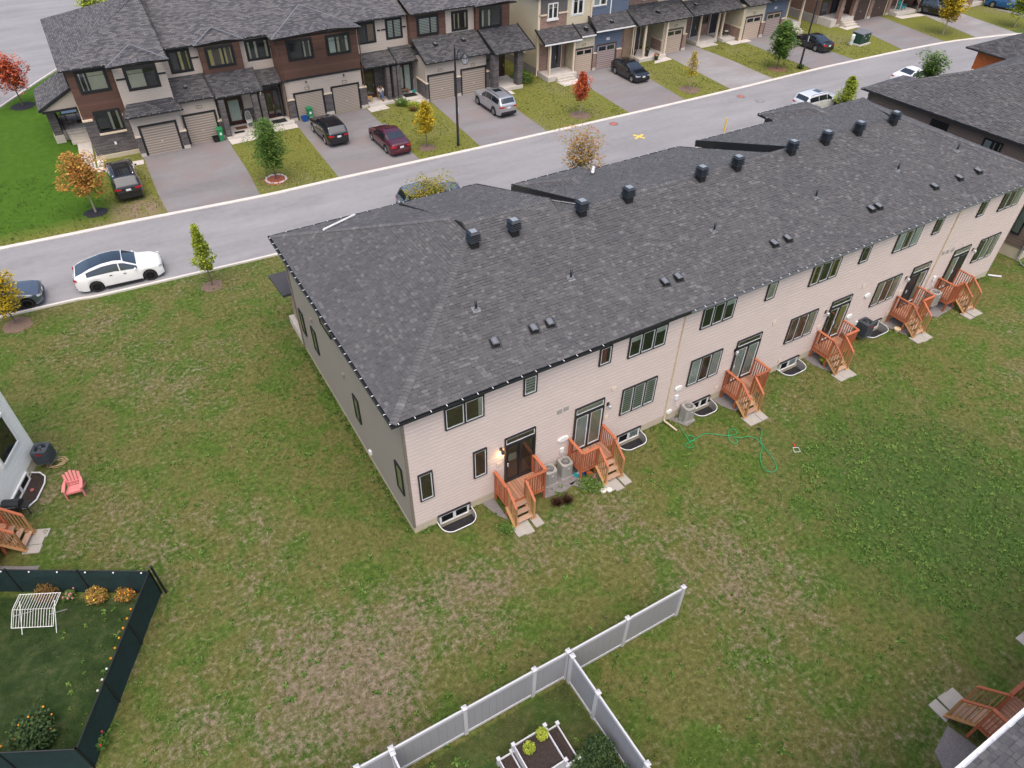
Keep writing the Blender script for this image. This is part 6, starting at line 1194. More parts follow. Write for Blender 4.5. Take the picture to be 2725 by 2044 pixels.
def clump(x,y,s,k): return (np.sin(x*1.7*s+1.3*np.sin(y*1.1*s)+k)*np.sin(y*1.9*s+1.7*np.sin(x*.9*s+k))+np.sin(x*4.1*s+2*np.sin(y*3.3*s)+k)*np.sin(y*4.7*s+k)*.8)
blades('grass',95000,(-16,30,-16,24),'blade_green',.03,.075,.02,lambda x,y:np.clip(.35+.5*clump(x,y,1.3,0),.05,1),1,4)
blades('dry_grass',60000,(-14,24,-16,16),'blade_dry',.02,.05,.022,lambda x,y:np.clip(.25+.6*clump(x,y,1.1,2.4),.0,1)*np.clip(1.1-.1*np.hypot((x+1)/1.2,y+4),.12,1),2,4)
blades('front_grass',26000,(-16,70,31,43),'blade_green',.05,.11,.04,lambda x,y:np.clip(.4+.5*clump(x,y,.9,1),.05,1),3,3)
# broad leaved weeds
def weeds(name,N,reg,mat,seed,size,den=None):
    rg=random.Random(seed); c=MB(); k=0
    while k<N:
        x=rg.uniform(reg[0],reg[1]); y=rg.uniform(reg[2],reg[3])
        if (-.2<x<38.8 and -.8<y<14.3) or y>np.interp(x,[p[0] for p in NC],[p[1] for p in NC])-.4 or (y>-2.5 and y<0 and any(a-.2<x<a+W_+.2 for a,W_,_,_ in DK)): continue
        if den and rg.random()>den(x,y): continue
        k+=1; s=size*rg.uniform(.5,1.5); m_=rg.randint(5,9); a0=rg.random()*6
        for i in range(m_):
            a=a0+2*PI*i/m_+rg.uniform(-.3,.3); r=s*rg.uniform(.6,1.2); d=Vector((math.cos(a),math.sin(a),0)); p=Vector((-d.y,d.x,0))*s*.2; o=Vector((x,y,.01))
            c.add([o,o+d*r*.55+p+Vector((0,0,.05*rg.random()+.02)),o+d*r+Vector((0,0,.01)),o+d*r*.55-p+Vector((0,0,.05*rg.random()+.02))],[(0,1,2,3)])
    return tag(c.build(name,mat,None,world=False),kind='stuff')
weeds('lawn_weeds',1700,(-13,30,-14,22),'leaf_green',4,.10,lambda x,y:1 if clump(x,y,.5,.7)>.1 else .25); weeds('dark_weeds',130,(-13,26,-14,12),'leaf_green',5,.15); weeds('pale_weeds',220,(-13,26,-14,18),'blade_dry',8,.06)
weeds('clover_weeds',1300,(14,30,-15,-4),'leaf_green',6,.11,lambda x,y:1 if (x-20)**2/30+(y+9.5)**2/28<1 else .05)
# ------------------------------------------------------------------ vehicles
def car(label,x,y,rz,paintm,kind='sedan',L=4.6,W=1.83,H=1.45,wb=2.7,rim='rim_silver',cat='car',rails=False,glassroof=False,name='parked_car',clad=False):
    """local: +x is the front, wheels on z=0"""
    t=thing(name,label,cat,(x,y,.01),rz,group='cars along the street and driveways'); t['org']=(0,0,0)
    hl=L/2; suv=kind in('suv','wagon'); gr=.24 if suv else .18; bz=(.62 if suv else .60)*H  # belt height
    xf=hl-(L-wb)*.44; xr=xf-wb; wr=.36 if suv else .33
    # centre-line profile: (x fraction from rear -1..front +1 , z)
    if kind=='sedan': P=[(-1,.40*H),(-.985,.62*H),(-.95,.70*H),(-.70,.735*H),(-.62,.76*H),(-.40,.93*H),(-.20,.99*H),(.02,1.0*H),(.14,.965*H),(.40,.73*H),(.46,.70*H),(.80,.60*H),(.94,.52*H),(.985,.44*H),(1,.30*H)]; side=(-.60,.40)
    elif kind=='fast': P=[(-1,.40*H),(-.985,.58*H),(-.95,.68*H),(-.90,.71*H),(-.62,.87*H),(-.30,.98*H),(-.02,1.0*H),(.16,.95*H),(.46,.70*H),(.54,.655*H),(.82,.56*H),(.95,.47*H),(.99,.40*H),(1,.28*H)]; side=(-.72,.46)
    elif kind=='hatch': P=[(-1,.38*H),(-.99,.60*H),(-.96,.70*H),(-.90,.76*H),(-.74,.92*H),(-.45,.985*H),(-.05,1.0*H),(.12,.96*H),(.42,.72*H),(.50,.68*H),(.82,.58*H),(.95,.5*H),(.99,.42*H),(1,.28*H)]; side=(-.78,.42)
    else: P=[(-1,.38*H),(-.995,.56*H),(-.975,.66*H),(-.95,.70*H),(-.84,.93*H),(-.78,.965*H),(-.4,.995*H),(-.05,1.0*H),(.12,.965*H),(.36,.72*H),(.42,.695*H),(.80,.64*H),(.94,.58*H),(.985,.48*H),(1,.30*H)]; side=(-.86,.36)
    fx=[p[0]*hl for p in P]; fz=[p[1] for p in P]; zc=lambda x: float(np.interp(x,fx,fz))
    belt=lambda x: min(bz+(.03*H if x<0 else 0)-.05*H*max(0,x/hl)**2, zc(x)-.015*H)
    def hw(x):
        k=abs(x)/hl; return W/2*(1-.20*max(0,(k-.72)/.28)**2.2-(.0 if k<1 else 0))
    def sill(x):
        z=gr+.10*max(0,(abs(x)/hl-.86)/.14)
        for xw in (xf,xr):
            d=abs(x-xw); R=wr+.065
            if d<R: z=max(z,.02+wr+math.sqrt(max(0,R*R-d*d))*.98)
        return z
    def sec(x):
        w=hw(x); zb=belt(x); z_=zc(x); cab=max(0,min(1,(z_-zb)/(.33*H))); g=z_-zb; s=min(sill(x),zb-.06)
        k3=.90-.13*cab; 
        return [(w*.96,s),(w*1.0,max(s+.02,s+(zb-s)*.35)),(w*1.0,s+(zb-s)*.7),(w*.955,zb),(w*(.955-.5*(.955-k3)),zb+g*.52),(w*k3,zb+g*(.90 if cab>.3 else .80)),(w*(k3-.10),zb+g*.965),(w*.42,zb+g*.995),(0,z_)]
    xs=sorted(set([round(v,4) for v in list(np.linspace(-hl,hl,46))+fx+[xf+d for d in (-.42,-.38,-.3,-.2,-.1,0,.1,.2,.3,.38,.42)]+[xr+d for d in (-.42,-.38,-.3,-.2,-.1,0,.1,.2,.3,.38,.42)] if -hl<=v<=hl]))
    b=MB(); vs=[];n=9
    for X_ in xs:
        S_=sec(X_); vs+=[(X_,-a,c) for a,c in S_]+[(X_,a,c) for a,c in S_[::-1][1:]]
    m_=2*n-1; fs=[(i*m_+j,(i+1)*m_+j,(i+1)*m_+j+1,i*m_+j+1) for i in range(len(xs)-1) for j in range(m_-1)]; fs+=[tuple(range(m_))[::-1][::-1],tuple(range((len(xs)-1)*m_,len(xs)*m_))[::-1]]
    b.add(vs,fs); bo=b.build('body',paintm,t,smooth=True,world=False)
    me=bo.data
    try:
        for p in me.polygons: pass
        me.set_sharp_from_angle(angle=math.radians(38))
    except Exception: pass
    b=MB(); b.box(-hl*.93,hl*.93,-W*.42,W*.42,gr-.02,.45*H); b.build('underbody','black_plastic',t,world=False)
    def patch(name,fn,us,vs_,mat,off=.006,parent=t):
        q=MB(); V=[fn(u,v) for u in us for v in vs_]; k=len(vs_); q.add(V,[(i*k+j,(i+1)*k+j,(i+1)*k+j+1,i*k+j+1) for i in range(len(us)-1) for j in range(k-1)]); return q.build(name,mat,parent,smooth=True,world=False)
    # side glass between belt and roof edge
    sx0,sx1=side[0]*hl,side[1]*hl
    def sidept(sg,X_,v):
        S_=sec(X_); a,c,d=S_[3],S_[4],S_[5]
        if v<.5: y_=a[0]+(c[0]-a[0])*v*2; z_=a[1]+(c[1]-a[1])*v*2
        else: y_=c[0]+(d[0]-c[0])*(v-.5)*2; z_=c[1]+(d[1]-c[1])*(v-.5)*2
        return (X_,sg*(y_+.008),z_+.002)
    def hgt(X_): S_=sec(X_); return S_[5][1]-S_[3][1]
    ok=[x_ for x_ in np.linspace(sx0,sx1,60) if hgt(x_)>.10]
    g0,g1=ok[0]+.06,ok[-1]-.05; cuts=[g0,xr+wr*1.2 if suv else g0+.0,(xf+xr)/2+.02,g1]
    if not suv: cuts=[g0,(xf+xr)/2-.0,g1]
    for sg in (-1,1):
        for i in range(len(cuts)-1):
            a,c=cuts[i]+(.03 if i else 0),cuts[i+1]-(.03 if i<len(cuts)-2 else 0)
            if c-a<.12: continue
            patch('side_window',lambda u,v,sg=sg: sidept(sg,u,v),np.linspace(a,c,10)[::1 if sg>0 else -1],[.10,.4,.65,.88],'car_glass')
        # mirror, handles
        q=MB(); mx=g1-.12; q.sphere((mx,sg*(hw(mx)+.09),belt(mx)+.09),.095,8,6,sq=(.75,1.0,.7)); q.build('mirror',paintm,t,smooth=True,world=False)
        for hx in (cuts[-2]-.62,cuts[-2]+.12) if not suv else (cuts[-2]-.70,cuts[-2]+.12): q=MB(); q.box(hx,hx+.16,sg*hw(hx)-.012,sg*hw(hx)+.022,belt(hx)-.13,belt(hx)-.10); q.build('door_handle','chrome' if paintm!='paint_white' else 'black_plastic',t,world=False)
        q=MB(); q.box(xr+wr+.1,xf-wr-.1,sg*W*.49-.02,sg*W*.49+.015,gr-.01,gr+.09); q.build('sill_trim','black_plastic',t,world=False)
        if rails: q=MB(); R_=[(X_,sg*sec(X_)[6][0]*.98,sec(X_)[6][1]+.05) for X_ in np.linspace(-.72*hl,.05*hl,8)]; q.tube([(R_[0][0]-.05,R_[0][1],R_[0][2]-.06)]+R_+[(R_[-1][0]+.08,R_[-1][1],R_[-1][2]-.07)],.018,6); q.build('roof_rail','chrome' if rails=='s' else 'black_plastic',t,world=False)
    # windscreen and rear glass along the centre line
    def cen(X_,f):   # f -1..1 across
        S_=sec(X_); a=abs(f); pts=[(0,S_[8][1])]+[(S_[k][0],S_[k][1]) for k in (7,6,5)]; ys=[p[0] for p in pts]; y_=a*ys[3]; z_=float(np.interp(y_,ys,[p[1] for p in pts])); return (X_,math.copysign(y_,f) if f else 0,z_+.007)
    pk={'sedan':((.385,.12),(-.62,-.36)),'fast':((.44,.14),(-.93,-.60)),'hatch':((.40,.10),(-.93,-.72)),'suv':((.345,.10),(-.945,-.845)),'wagon':((.345,.10),(-.945,-.845))}[kind]
    F_=[-.90,-.6,-.3,0,.3,.6,.90]
    patch('windscreen',lambda u,v:cen(u,v),np.linspace(pk[0][1]*hl,pk[0][0]*hl,8),F_,'car_glass'); patch('rear_window',lambda u,v:cen(u,v*.94),np.linspace(pk[1][0]*hl,pk[1][1]*hl,6),F_,'car_glass')
    if glassroof: patch('glass_roof',lambda u,v:cen(u,v*.9),np.linspace((pk[1][1]+.0)*hl,(pk[0][1]-.0)*hl,14),F_,'car_glass')
    elif suv: patch('sunroof',lambda u,v:cen(u,v*.55),np.linspace(-.28*hl,.02*hl,5),F_,'car_glass')
    # lamps
    def side_lamp(nm,xa,xb,za,zb,mat):
        for sg in (-1,1):
            U=np.linspace(xa,xb,5); q=MB(); V=[]
            for X_ in U:
                for z_ in (za,(za+zb)/2,zb): V.append((X_+(.012 if X_>0 else -.012),sg*(hw(X_)*(1.0 if z_<belt(X_)*.97 else .955)+.008),z_))
            q.add(V,[(i*3+j,(i+1)*3+j,(i+1)*3+j+1,i*3+j+1) for i in range(4) for j in range(2)])
            xe=xa if abs(xa)>abs(xb) else xb; w_=hw(xe); e=math.copysign(hl+.012,xe); V=[(e,sg*w_*.98,za),(e,sg*w_*.55,za+.02),(e,sg*w_*.55,zb-.03),(e,sg*w_*.98,zb),(xe,sg*(w_+.006),za),(xe,sg*(w_+.006),zb)]; q.add(V,[(0,1,2,3),(4,0,3,5)]); q.build(nm,mat,t,world=False)
    zl=.56*H if suv else .575*H
    side_lamp('tail_light',-hl*.999,-hl*.93,zl-.07,zl+.07,'lamp_red'); zh=.50*H if not suv else .54*H; side_lamp('headlight',hl*.90,hl*.992,zh-.07,zh+.05,'lamp_clear')
    for sg,nm in ((-1,'plate_rear'),(1,'plate_front')):
        e=sg*(hl+.012); q=MB(); q.box(min(e,e+sg*.008),max(e,e+sg*.008),-.16,.16,(.40 if nm=='plate_front' else .50)*H*.95,(.40 if nm=='plate_front' else .50)*H*.95+.15); q.build('number_plate','plate_white',t,world=False)
    q=MB(); q.box(hl-.03,hl+.012,-W*.33,W*.33,.20*H,.36*H); q.build('grille','black_plastic',t,world=False); q=MB(); q.box(-hl-.012,-hl+.03,-W*.40,W*.40,.20*H,.33*H); q.build('rear_bumper_trim','black_plastic' if suv or kind=='fast' else paintm,t,world=False)
    # wheels
    for X_ in (xf,xr):
        for sg in (-1,1):
            w=bpy.data.objects.new('wheel',None); COL.objects.link(w); w.empty_display_size=.1; place(w,t,Vector((X_,sg*(W/2-.115),wr))); w['org']=(0,0,0)
            q=MB(Matrix.Rotation(-PI/2*sg,4,'X')); q.lathe([(wr*.66,-.11),(wr*.97,-.11),(wr,-.07),(wr,.07),(wr*.97,.105),(wr*.68,.11),(wr*.66,.05)],22); q.build('tyre','tyre',w,smooth=True,world=False)
            q=MB(Matrix.Rotation(-PI/2*sg,4,'X')); q.lathe([(wr*.66,-.05),(wr*.66,.09),(wr*.60,.10),(wr*.58,.05)],20)
            for k in range(5 if rim=='rim_silver' else 7): an=2*PI*k/(5 if rim=='rim_silver' else 7); q.bar((.03*math.cos(an),.03*math.sin(an),.085),(wr*.62*math.cos(an),wr*.62*math.sin(an),.092),.07,.02,up=(0,0,1))
            q.lathe([(.06,.07),(.055,.1),(.01,.105)],10); q.build('rim',rim,w,world=False)
            q=MB(Matrix.Rotation(-PI/2*sg,4,'X')); q.lathe([(wr*.6,.02),(.01,.03)],16); q.build('brake_disc','metal_dark',w,world=False)
    return t
R_=math.radians
car('white electric hatchback with dark glass roof and black wheels at the near kerb',-7.35,25.62,R_(-4),'paint_white','fast',4.75,1.92,1.60,2.89,'rim_black',glassroof=True)
car('slate grey sedan at the left edge behind the white hatchback',-13.75,25.85,R_(-4.5),'paint_gray','sedan',4.6,1.82,1.43,2.72,'rim_black')
car('blue grey suv with silver roof rails behind the near end of the main roof',12.7,24.75,R_(-1.5),'paint_steel','suv',4.65,1.84,1.70,2.7,rails='s')
car('black suv with roof rails parked on the grass beside the first driveway',-5.22,37.95,R_(90),'paint_black','suv',5.1,1.93,1.82,3.04,rails='s')
car('black suv on the driveway of the brown double garage',10.6,39.5,R_(91),'paint_black','suv',4.7,1.84,1.67,2.79)
car('maroon sedan beside the black suv on the double driveway',14.2,35.6,R_(91),'paint_maroon','sedan',4.9,1.84,1.47,2.8)
car('silver crossover with roof rails on the third driveway by the street lamp',25.45,38.3,R_(90),'paint_silver','wagon',4.9,1.88,1.72,2.89,rails=True)
car('black hatchback facing the street beside the red tree',41.15,39.2,R_(-91),'paint_black','hatch',4.45,1.8,1.46,2.7)
car('black sedan behind the second lamp post',64.45,37.1,R_(89),'paint_black','sedan',4.65,1.8,1.42,2.7)
car('white crossover parked at the near kerb beside a green and orange tree',50.8,24.4,R_(-1),'paint_pearl','suv',4.66,1.89,1.64,2.87,rails='s')
car('white sedan parked by the near kerb behind the brown roof',64.6,24.6,R_(-3),'paint_white','sedan',4.7,1.82,1.43,2.75)
car('white car cut by the right edge beyond the orange gable',84.6,23.6,R_(-14),'paint_white','hatch',4.5,1.82,1.5,2.7)
car('black suv at the top right behind the lemon yellow tree',88.2,39.3,R_(-75),'paint_black','suv',4.7,1.86,1.72,2.75)
car('blue car at the top right edge of the picture',99.0,36.6,R_(-72),'paint_blue','hatch',4.4,1.8,1.5,2.65)
car('dark car just inside the left edge on the side road',-14.5,60.6,R_(50),'paint_dark','sedan',4.6,1.82,1.45,2.7)
# ------------------------------------------------------------------ street lamps
def lamp(label,x,y,full=True):
    t=thing('street_lamp',label,'street lamp',(x,y,0),group='black lantern street lamps'); b=MB(); b.tube([(x,y,0),(x,y,.9),(x,y,7.35)],[.12,.10,.065],12); b.build('post','metal_dark',t); b=MB(); b.lathe([(.07,7.3),(.04,7.5),(.02,7.55),(.03,7.62),(.001,7.7)],8,c=(x,y,0)); b.build('finial','metal_dark',t)
    dx,dy=.35,-.95; P=[(x,y,6.55),(x+dx*.25,y+dy*.25,6.9),(x+dx*.3,y+dy*.3,7.25),(x+dx*.55,y+dy*.55,7.5),(x+dx*.85,y+dy*.85,7.5),(x+dx,y+dy,7.35),(x+dx,y+dy,7.25)]; b=MB(); b.tube(P,.028,7); b.tube([(x,y,7.15),(x+dx*.3,y+dy*.3,7.2),(x+dx*.6,y+dy*.6,7.42)],.022,6); b.tube([(x,y,6.9),(x+dx*.27,y+dy*.27,6.95)],.02,6); b.build('arm','metal_dark',t)
    c=(x+dx,y+dy,6.55); b=MB(); b.lathe([(.10,.75),(.13,.68),(.34,.5),(.36,.44),(.30,.44)],8,c=c); b.build('lantern_cap','metal_dark',t); b=MB(); b.lathe([(.29,.44),(.18,.02),(.10,.0)],8,c=c); b.build('lantern_glass','lamp_clear',t); b=MB()
    for k in range(8): a=2*PI*k/8; b.bar((c[0]+.30*math.cos(a),c[1]+.30*math.sin(a),c[2]+.44),(c[0]+.18*math.cos(a),c[1]+.18*math.sin(a),c[2]),.02,.02)
    b.lathe([(.19,.02),(.19,-.02),(.08,-.06)],8,c=c); b.build('lantern_frame','metal_dark',t); b=MB(); b.box(x+.07,x+.09,y-.14,y-.02,2.6,3.1); b.build('notice_plate','plate_white',t)
lamp('black lantern street lamp beside the yellow tree and third driveway',18.97,32.86); lamp('black street lamp in front of the dense green tree, its top cut by the frame',57.98,32.83)
# ------------------------------------------------------------------ utility boxes
t=thing('transformer_box','dark green utility transformer box on a concrete pad in the lawn','transformer box',(70.3,35.6,0)); F=FR(70.3,35.5,0,6); q=MB(F); q.box(-1,1,-.75,.75,0,.14); q.build('pad','concrete_light',t); q=MB(F); q.box(-.85,.85,-.6,.6,.14,1.15); q.build('cabinet','box_green',t); q=MB(F); q.slab([(-.9,-.65,1.2),(.9,-.65,1.2),(.9,.65,1.28),(-.9,.65,1.28)],.06); q.build('lid','metal_gray',t); q=MB(F); q.box(-.02,.02,-.615,-.6,.2,1.1); q.build('door_seam','black_plastic',t)
for a,c in ((.0,.62),(.55,.8),(-.5,.95)): q=MB(F); q.box(a-.06,a+.06,-.62,-.605,c,c+.1); q.build('sticker','plate_white',t)
t=thing('utility_pedestal','small grey white utility pedestal beside the green transformer box','utility pedestal',(69.05,35.6,0)); q=MB(); q.box(68.93,69.17,35.5,35.7,0,.75); q.build('post','metal_white',t); q=MB(); q.lathe([(.2,.6),(.2,1.0),(.12,1.1),(.01,1.12)],10,c=(69.05,35.6,0)); q.build('cap','metal_white',t)
# ------------------------------------------------------------------ garden and porch furniture
def adirondack(label,x,y,z,rz,mat):
    t=thing('adirondack_chair',label,'chair',(x,y,z),rz); t['org']=(0,0,0)
    for i in range(5):
        u=(i-2)*.115; tw=(i-2)*.025; q=MB(); h=.62-.05*abs(i-2)**1.3; q.add([(u-.05,.22,.30),(u+.05,.22,.30),(u+.052+tw,.22+h*.42,.30+h),(u-.052+tw,.22+h*.42,.30+h),(u-.05,.245,.30),(u+.05,.245,.30),(u+.052+tw,.245+h*.42,.30+h),(u-.052+tw,.245+h*.42,.30+h)],[(0,1,2,3),(7,6,5,4),(0,4,5,1),(1,5,6,2),(2,6,7,3),(3,7,4,0)]); q.build('back_slat',mat,t,world=False)
    for i in range(5): q=MB(); q.bar((-.28,-.26+i*.105,.38-i*.025),(.28,-.26+i*.105,.38-i*.025),.085,.022); q.build('seat_slat',mat,t,world=False)
    for s in (-1,1):
        q=MB(); q.slab([(s*.27,-.36,.56),(s*.40,-.34,.56),(s*.40,.05,.56),(s*.33,.36,.56),(s*.27,.36,.56)][::s],.025); q.build('armrest',mat,t,world=False)
        q=MB(); q.bar((s*.33,-.28,0),(s*.33,-.26,.54),.045,.10); q.build('leg',mat,t,world=False); q=MB(); q.bar((s*.29,-.28,.36),(s*.31,.45,.02),.035,.11); q.build('leg',mat,t,world=False); q=MB(); q.bar((s*.33,.30,.54),(s*.3,.42,.08),.03,.06); q.build('brace',mat,t,world=False)
    q=MB(); q.bar((-.3,.25,.46),(.3,.25,.46),.03,.07); q.bar((-.28,-.3,.33),(.28,-.3,.33),.025,.08); q.build('crossbar',mat,t,world=False); return t
adirondack('pink garden chair standing on the left lawn near the white house',-11.62,9.15,0,math.radians(-8),'pink_plastic'); adirondack('teal garden chair on the brick terrace porch',85.1,41.5,.4,math.radians(5),'teal_plastic')
# drying rack
t=thing('drying_rack','white folding laundry drying rack on the dark fenced lawn','drying rack',(-13.4,3.1,0)); Fd=Matrix.Translation((-13.35,3.15,0))@Matrix.Rotation(math.radians(-27),4,'Z')
q=MB(Fd); 
def wr_(a,b,r=.012): q.tube([a,b],r,5)
for (z0_,z1_,y0_,y1_) in ((.95,.98,-.02,.58),(.95,.55,-.02,-.5)):
    wr_((-.72,y0_,z0_),(-.72,y1_,z1_));wr_((.72,y0_,z0_),(.72,y1_,z1_));wr_((-.72,y1_,z1_),(.72,y1_,z1_));wr_((-.72,y0_,z0_),(.72,y0_,z0_))
q.build('frame','plastic_white',t)
for i in range(15):
    q=MB(Fd); x_=-.66+1.32*i/14; wr_((x_,-.02,.95),(x_,.58,.98),.008); q.build('rod','plastic_white',t); q=MB(Fd); wr_((x_,-.02,.95),(x_,-.5,.55),.008); q.build('rod','plastic_white',t)
for a,c in (((-.6,-.45,0),(-.6,.3,.96)),((.6,-.45,0),(.6,.3,.96)),((-.6,.5,0),(-.6,-.2,.85)),((.6,.5,0),(.6,-.2,.85))): q=MB(Fd); wr_(a,c,.014); q.build('leg','plastic_white',t)
# garden hose
H_=[(13.86,-.25),(13.54,-.55),(13.4,-.9),(13.31,-1.24),(13.22,-1.68),(13.45,-1.72),(13.55,-1.55),(13.43,-1.4),(13.26,-1.5),(13.2,-1.75),(13.12,-2.05),(12.92,-2.02),(12.85,-1.81),(13.1,-1.72),(13.62,-1.70),(14.23,-1.7),(14.9,-2.25),(15.41,-2.42),(15.58,-2.2),(15.42,-2.05),(15.15,-2.2),(14.87,-2.58),(14.92,-2.85),(15.15,-2.82),(15.2,-2.5),(15.41,-2.72),(15.83,-2.85),(16.05,-3.2),(15.87,-3.67),(15.39,-4.0),(14.98,-4.6),(15.11,-4.98),(15.5,-4.92),(15.8,-4.4),(15.95,-3.7),(16.18,-3.25),(16.55,-2.98),(16.62,-2.84)]
hp_=[]
for i in range(len(H_)-1):
    p0=Vector(H_[max(0,i-1)]);p1=Vector(H_[i]);p2=Vector(H_[i+1]);p3=Vector(H_[min(len(H_)-1,i+2)])
    for k in range(5): u=k/5; v=.5*((2*p1)+(p2-p0)*u+(2*p0-5*p1+4*p2-p3)*u*u+(3*p1-p0-3*p2+p3)*u**3); hp_.append((v.x,v.y,.055+.012*math.sin(i*1.3)))
t=thing('garden_hose','bright green garden hose snaking and looping across the lawn','garden hose',(14,-2,0)); q=MB(); q.tube(hp_,.015,6); q.build('hose','hose_green',t,smooth=True); q=MB(); q.tube([(16.62,-2.84,.06),(16.6,-2.72,.09),(16.5,-2.68,.12)],.035,6); q.build('nozzle','black_plastic',t)
t=thing('hand_trowel','small tool with red handle and wire frame lying on the lawn right of the hose','garden tool',(17.05,-4.5,0)); q=MB(); q.tube([(16.95,-4.62,.05),(17.2,-4.75,.05),(17.32,-4.52,.05),(17.1,-4.38,.05),(16.95,-4.62,.05)],.012,5); q.build('wire_frame','metal_white',t); q=MB(); q.tube([(17.2,-4.42,.06),(17.33,-4.18,.06)],.025,6); q.build('handle','flower_red',t)
# pots, toys, clutter below second deck
def pot(label,x,y,r,h,mat,z=0,plant=None,fl=None):
    t=thing('flower_pot',label,'flower pot',(x,y,z)); q=MB(); q.lathe([(r*.7,0),(r,h),(r*1.08,h),(r*1.08,h+.03),(r*.9,h+.03),(r*.88,h-.04),(.005,h-.05)],14,c=(x,y,z)); q.build('pot',mat,t)
    if plant: c=MB(); leaves(c,260,(x,y,z+h+r*1.1),(r*1.5,r*1.5,r*1.3),.05); c.build('plant',plant,t)
    if fl:
        q=MB()
        for i in range(14): a=i*2.4; q.sphere((x+math.cos(a)*r*1.3,y+math.sin(a)*r*1.3,z+h+r*(.8+.9*random.random())),.05,6,4)
        q.build('flowers',fl,t)['kind']='stuff'
pot('orange clay pot among clutter below the second deck',7.95,-1.05,.13,.17,'pot_orange'); pot('cream pot on the gravel below the fifth deck',28.95,-.95,.17,.17,'pot_cream'); pot('black pot with green sprigs under the fourth deck',23.1,-.9,.16,.15,'pot_black',plant='leaf_yg')
pot('pot of red and yellow flowers by the porch of the brick entrance',46.6,41.75,.2,.3,'pot_black',.03,'leaf_green','flower_red'); pot('tall black planter at the brick entrance post',45.9,42.5,.2,.5,'pot_black',.32,'leaf_dark'); pot('black pot at the left of the dark front door',44.9,43.4,.22,.25,'pot_black',.32,'leaf_rust'); pot('green plant in a pot at the brick terrace door',74.7,42.3,.25,.35,'pot_orange',.8,'leaf_green','flower_white'); pot('small pumpkin coloured pot on the stone porch floor',28.4,43.0,.13,.15,'pot_cream',.3)
t=thing('toy_crate','turquoise toy crate lying below the second deck','toy',(7.62,-.72,0)); q=MB(FR(7.62,-.72,0,25)); q.box(-.24,.24,-.12,.12,0,.05); q.box(-.24,-.2,-.12,.12,.05,.2); q.box(.2,.24,-.12,.12,.05,.2); q.build('tray','teal_plastic',t); q=MB(FR(7.62,-.72,0,25)); q.box(-.14,.1,-.05,.05,.051,.14); q.build('contents','plastic_white',t)
random.seed(21)
for i,(x,y,m_,l) in enumerate(((7.72,-1.2,'concrete','pale bag of garden soil below the second deck'),(7.78,-.82,'bin_blue','small blue container below the second deck'),(8.05,-.8,'plastic_white','white bottle crate below the second deck'),(8.12,-1.2,'flower_pink','small pink toy bucket beside the second deck slabs'),(7.45,-1.05,'concrete','grey flagstone lying by the second air conditioner'))):
    q=MB(FR(x,y,0,random.uniform(0,90))); q.add([(-.11,-.08,0),(.11,-.08,0),(.11,.08,0),(-.11,.08,0),(-.08,-.06,.13),(.08,-.05,.15),(.07,.06,.12),(-.09,.05,.14)],[(4,5,6,7),(0,1,5,4),(1,2,6,5),(2,3,7,6),(3,0,4,7)]); tag(q.build(['soil_bag','container','bottle_crate','toy_bucket','flagstone'][i],m_,None),l,['bag','container','crate','bucket','stone'][i])
for x,y,l in ((8.0,-2.05,'pale round garden stone left of its twin near the second deck slabs'),(8.25,-2.15,'pale round wheel shaped stone nearest the second deck slabs')):
    q=MB(); q.lathe([(.13,0),(.13,.06),(.06,.08),(.01,.05)],12,c=(x,y,0)); tag(q.build('round_stone','white_stone',None),l,'stone',group='round stones by the second deck')
# barbecue on the left deck corner
t=thing('barbecue_grill','black barbecue grill with rounded lid beside the left deck','barbecue',(-13.75,8.85,0)); Fg=Matrix.Translation((-13.75,8.85,0))@Matrix.Rotation(math.radians(-24),4,'Z'); n=8; q=MB(Fg); vs=[]
for k in range(n+1): a=PI*k/n; vs+=[(-.33,-.24*math.cos(a),.85+.22*math.sin(a)),(.33,-.24*math.cos(a),.85+.22*math.sin(a))]
q.add(vs,[(2*k,2*k+1,2*k+3,2*k+2) for k in range(n)]+[tuple(range(0,2*n+2,2)),tuple(range(1,2*n+2,2))[::-1]]); q.build('lid','metal_dark',t); q=MB(Fg); q.box(-.33,.33,-.24,.24,.66,.85); q.build('firebox','black_plastic',t)
for s in (-1,1): q=MB(Fg); q.box(s*.35-(.0 if s>0 else .3),s*.35+(.3 if s>0 else 0),-.2,.2,.8,.83); q.build('side_shelf','black_plastic',t); q=MB(Fg); q.bar((s*.3,-.18,0),(s*.3,-.18,.66),.03,.03); q.bar((s*.3,.18,0),(s*.3,.18,.66),.03,.03); q.build('legs','black_plastic',t)
q=MB(Fg); q.tube([(-.25,-.27,.95),(.25,-.27,.95)],.012,6); q.build('handle','chrome',t)
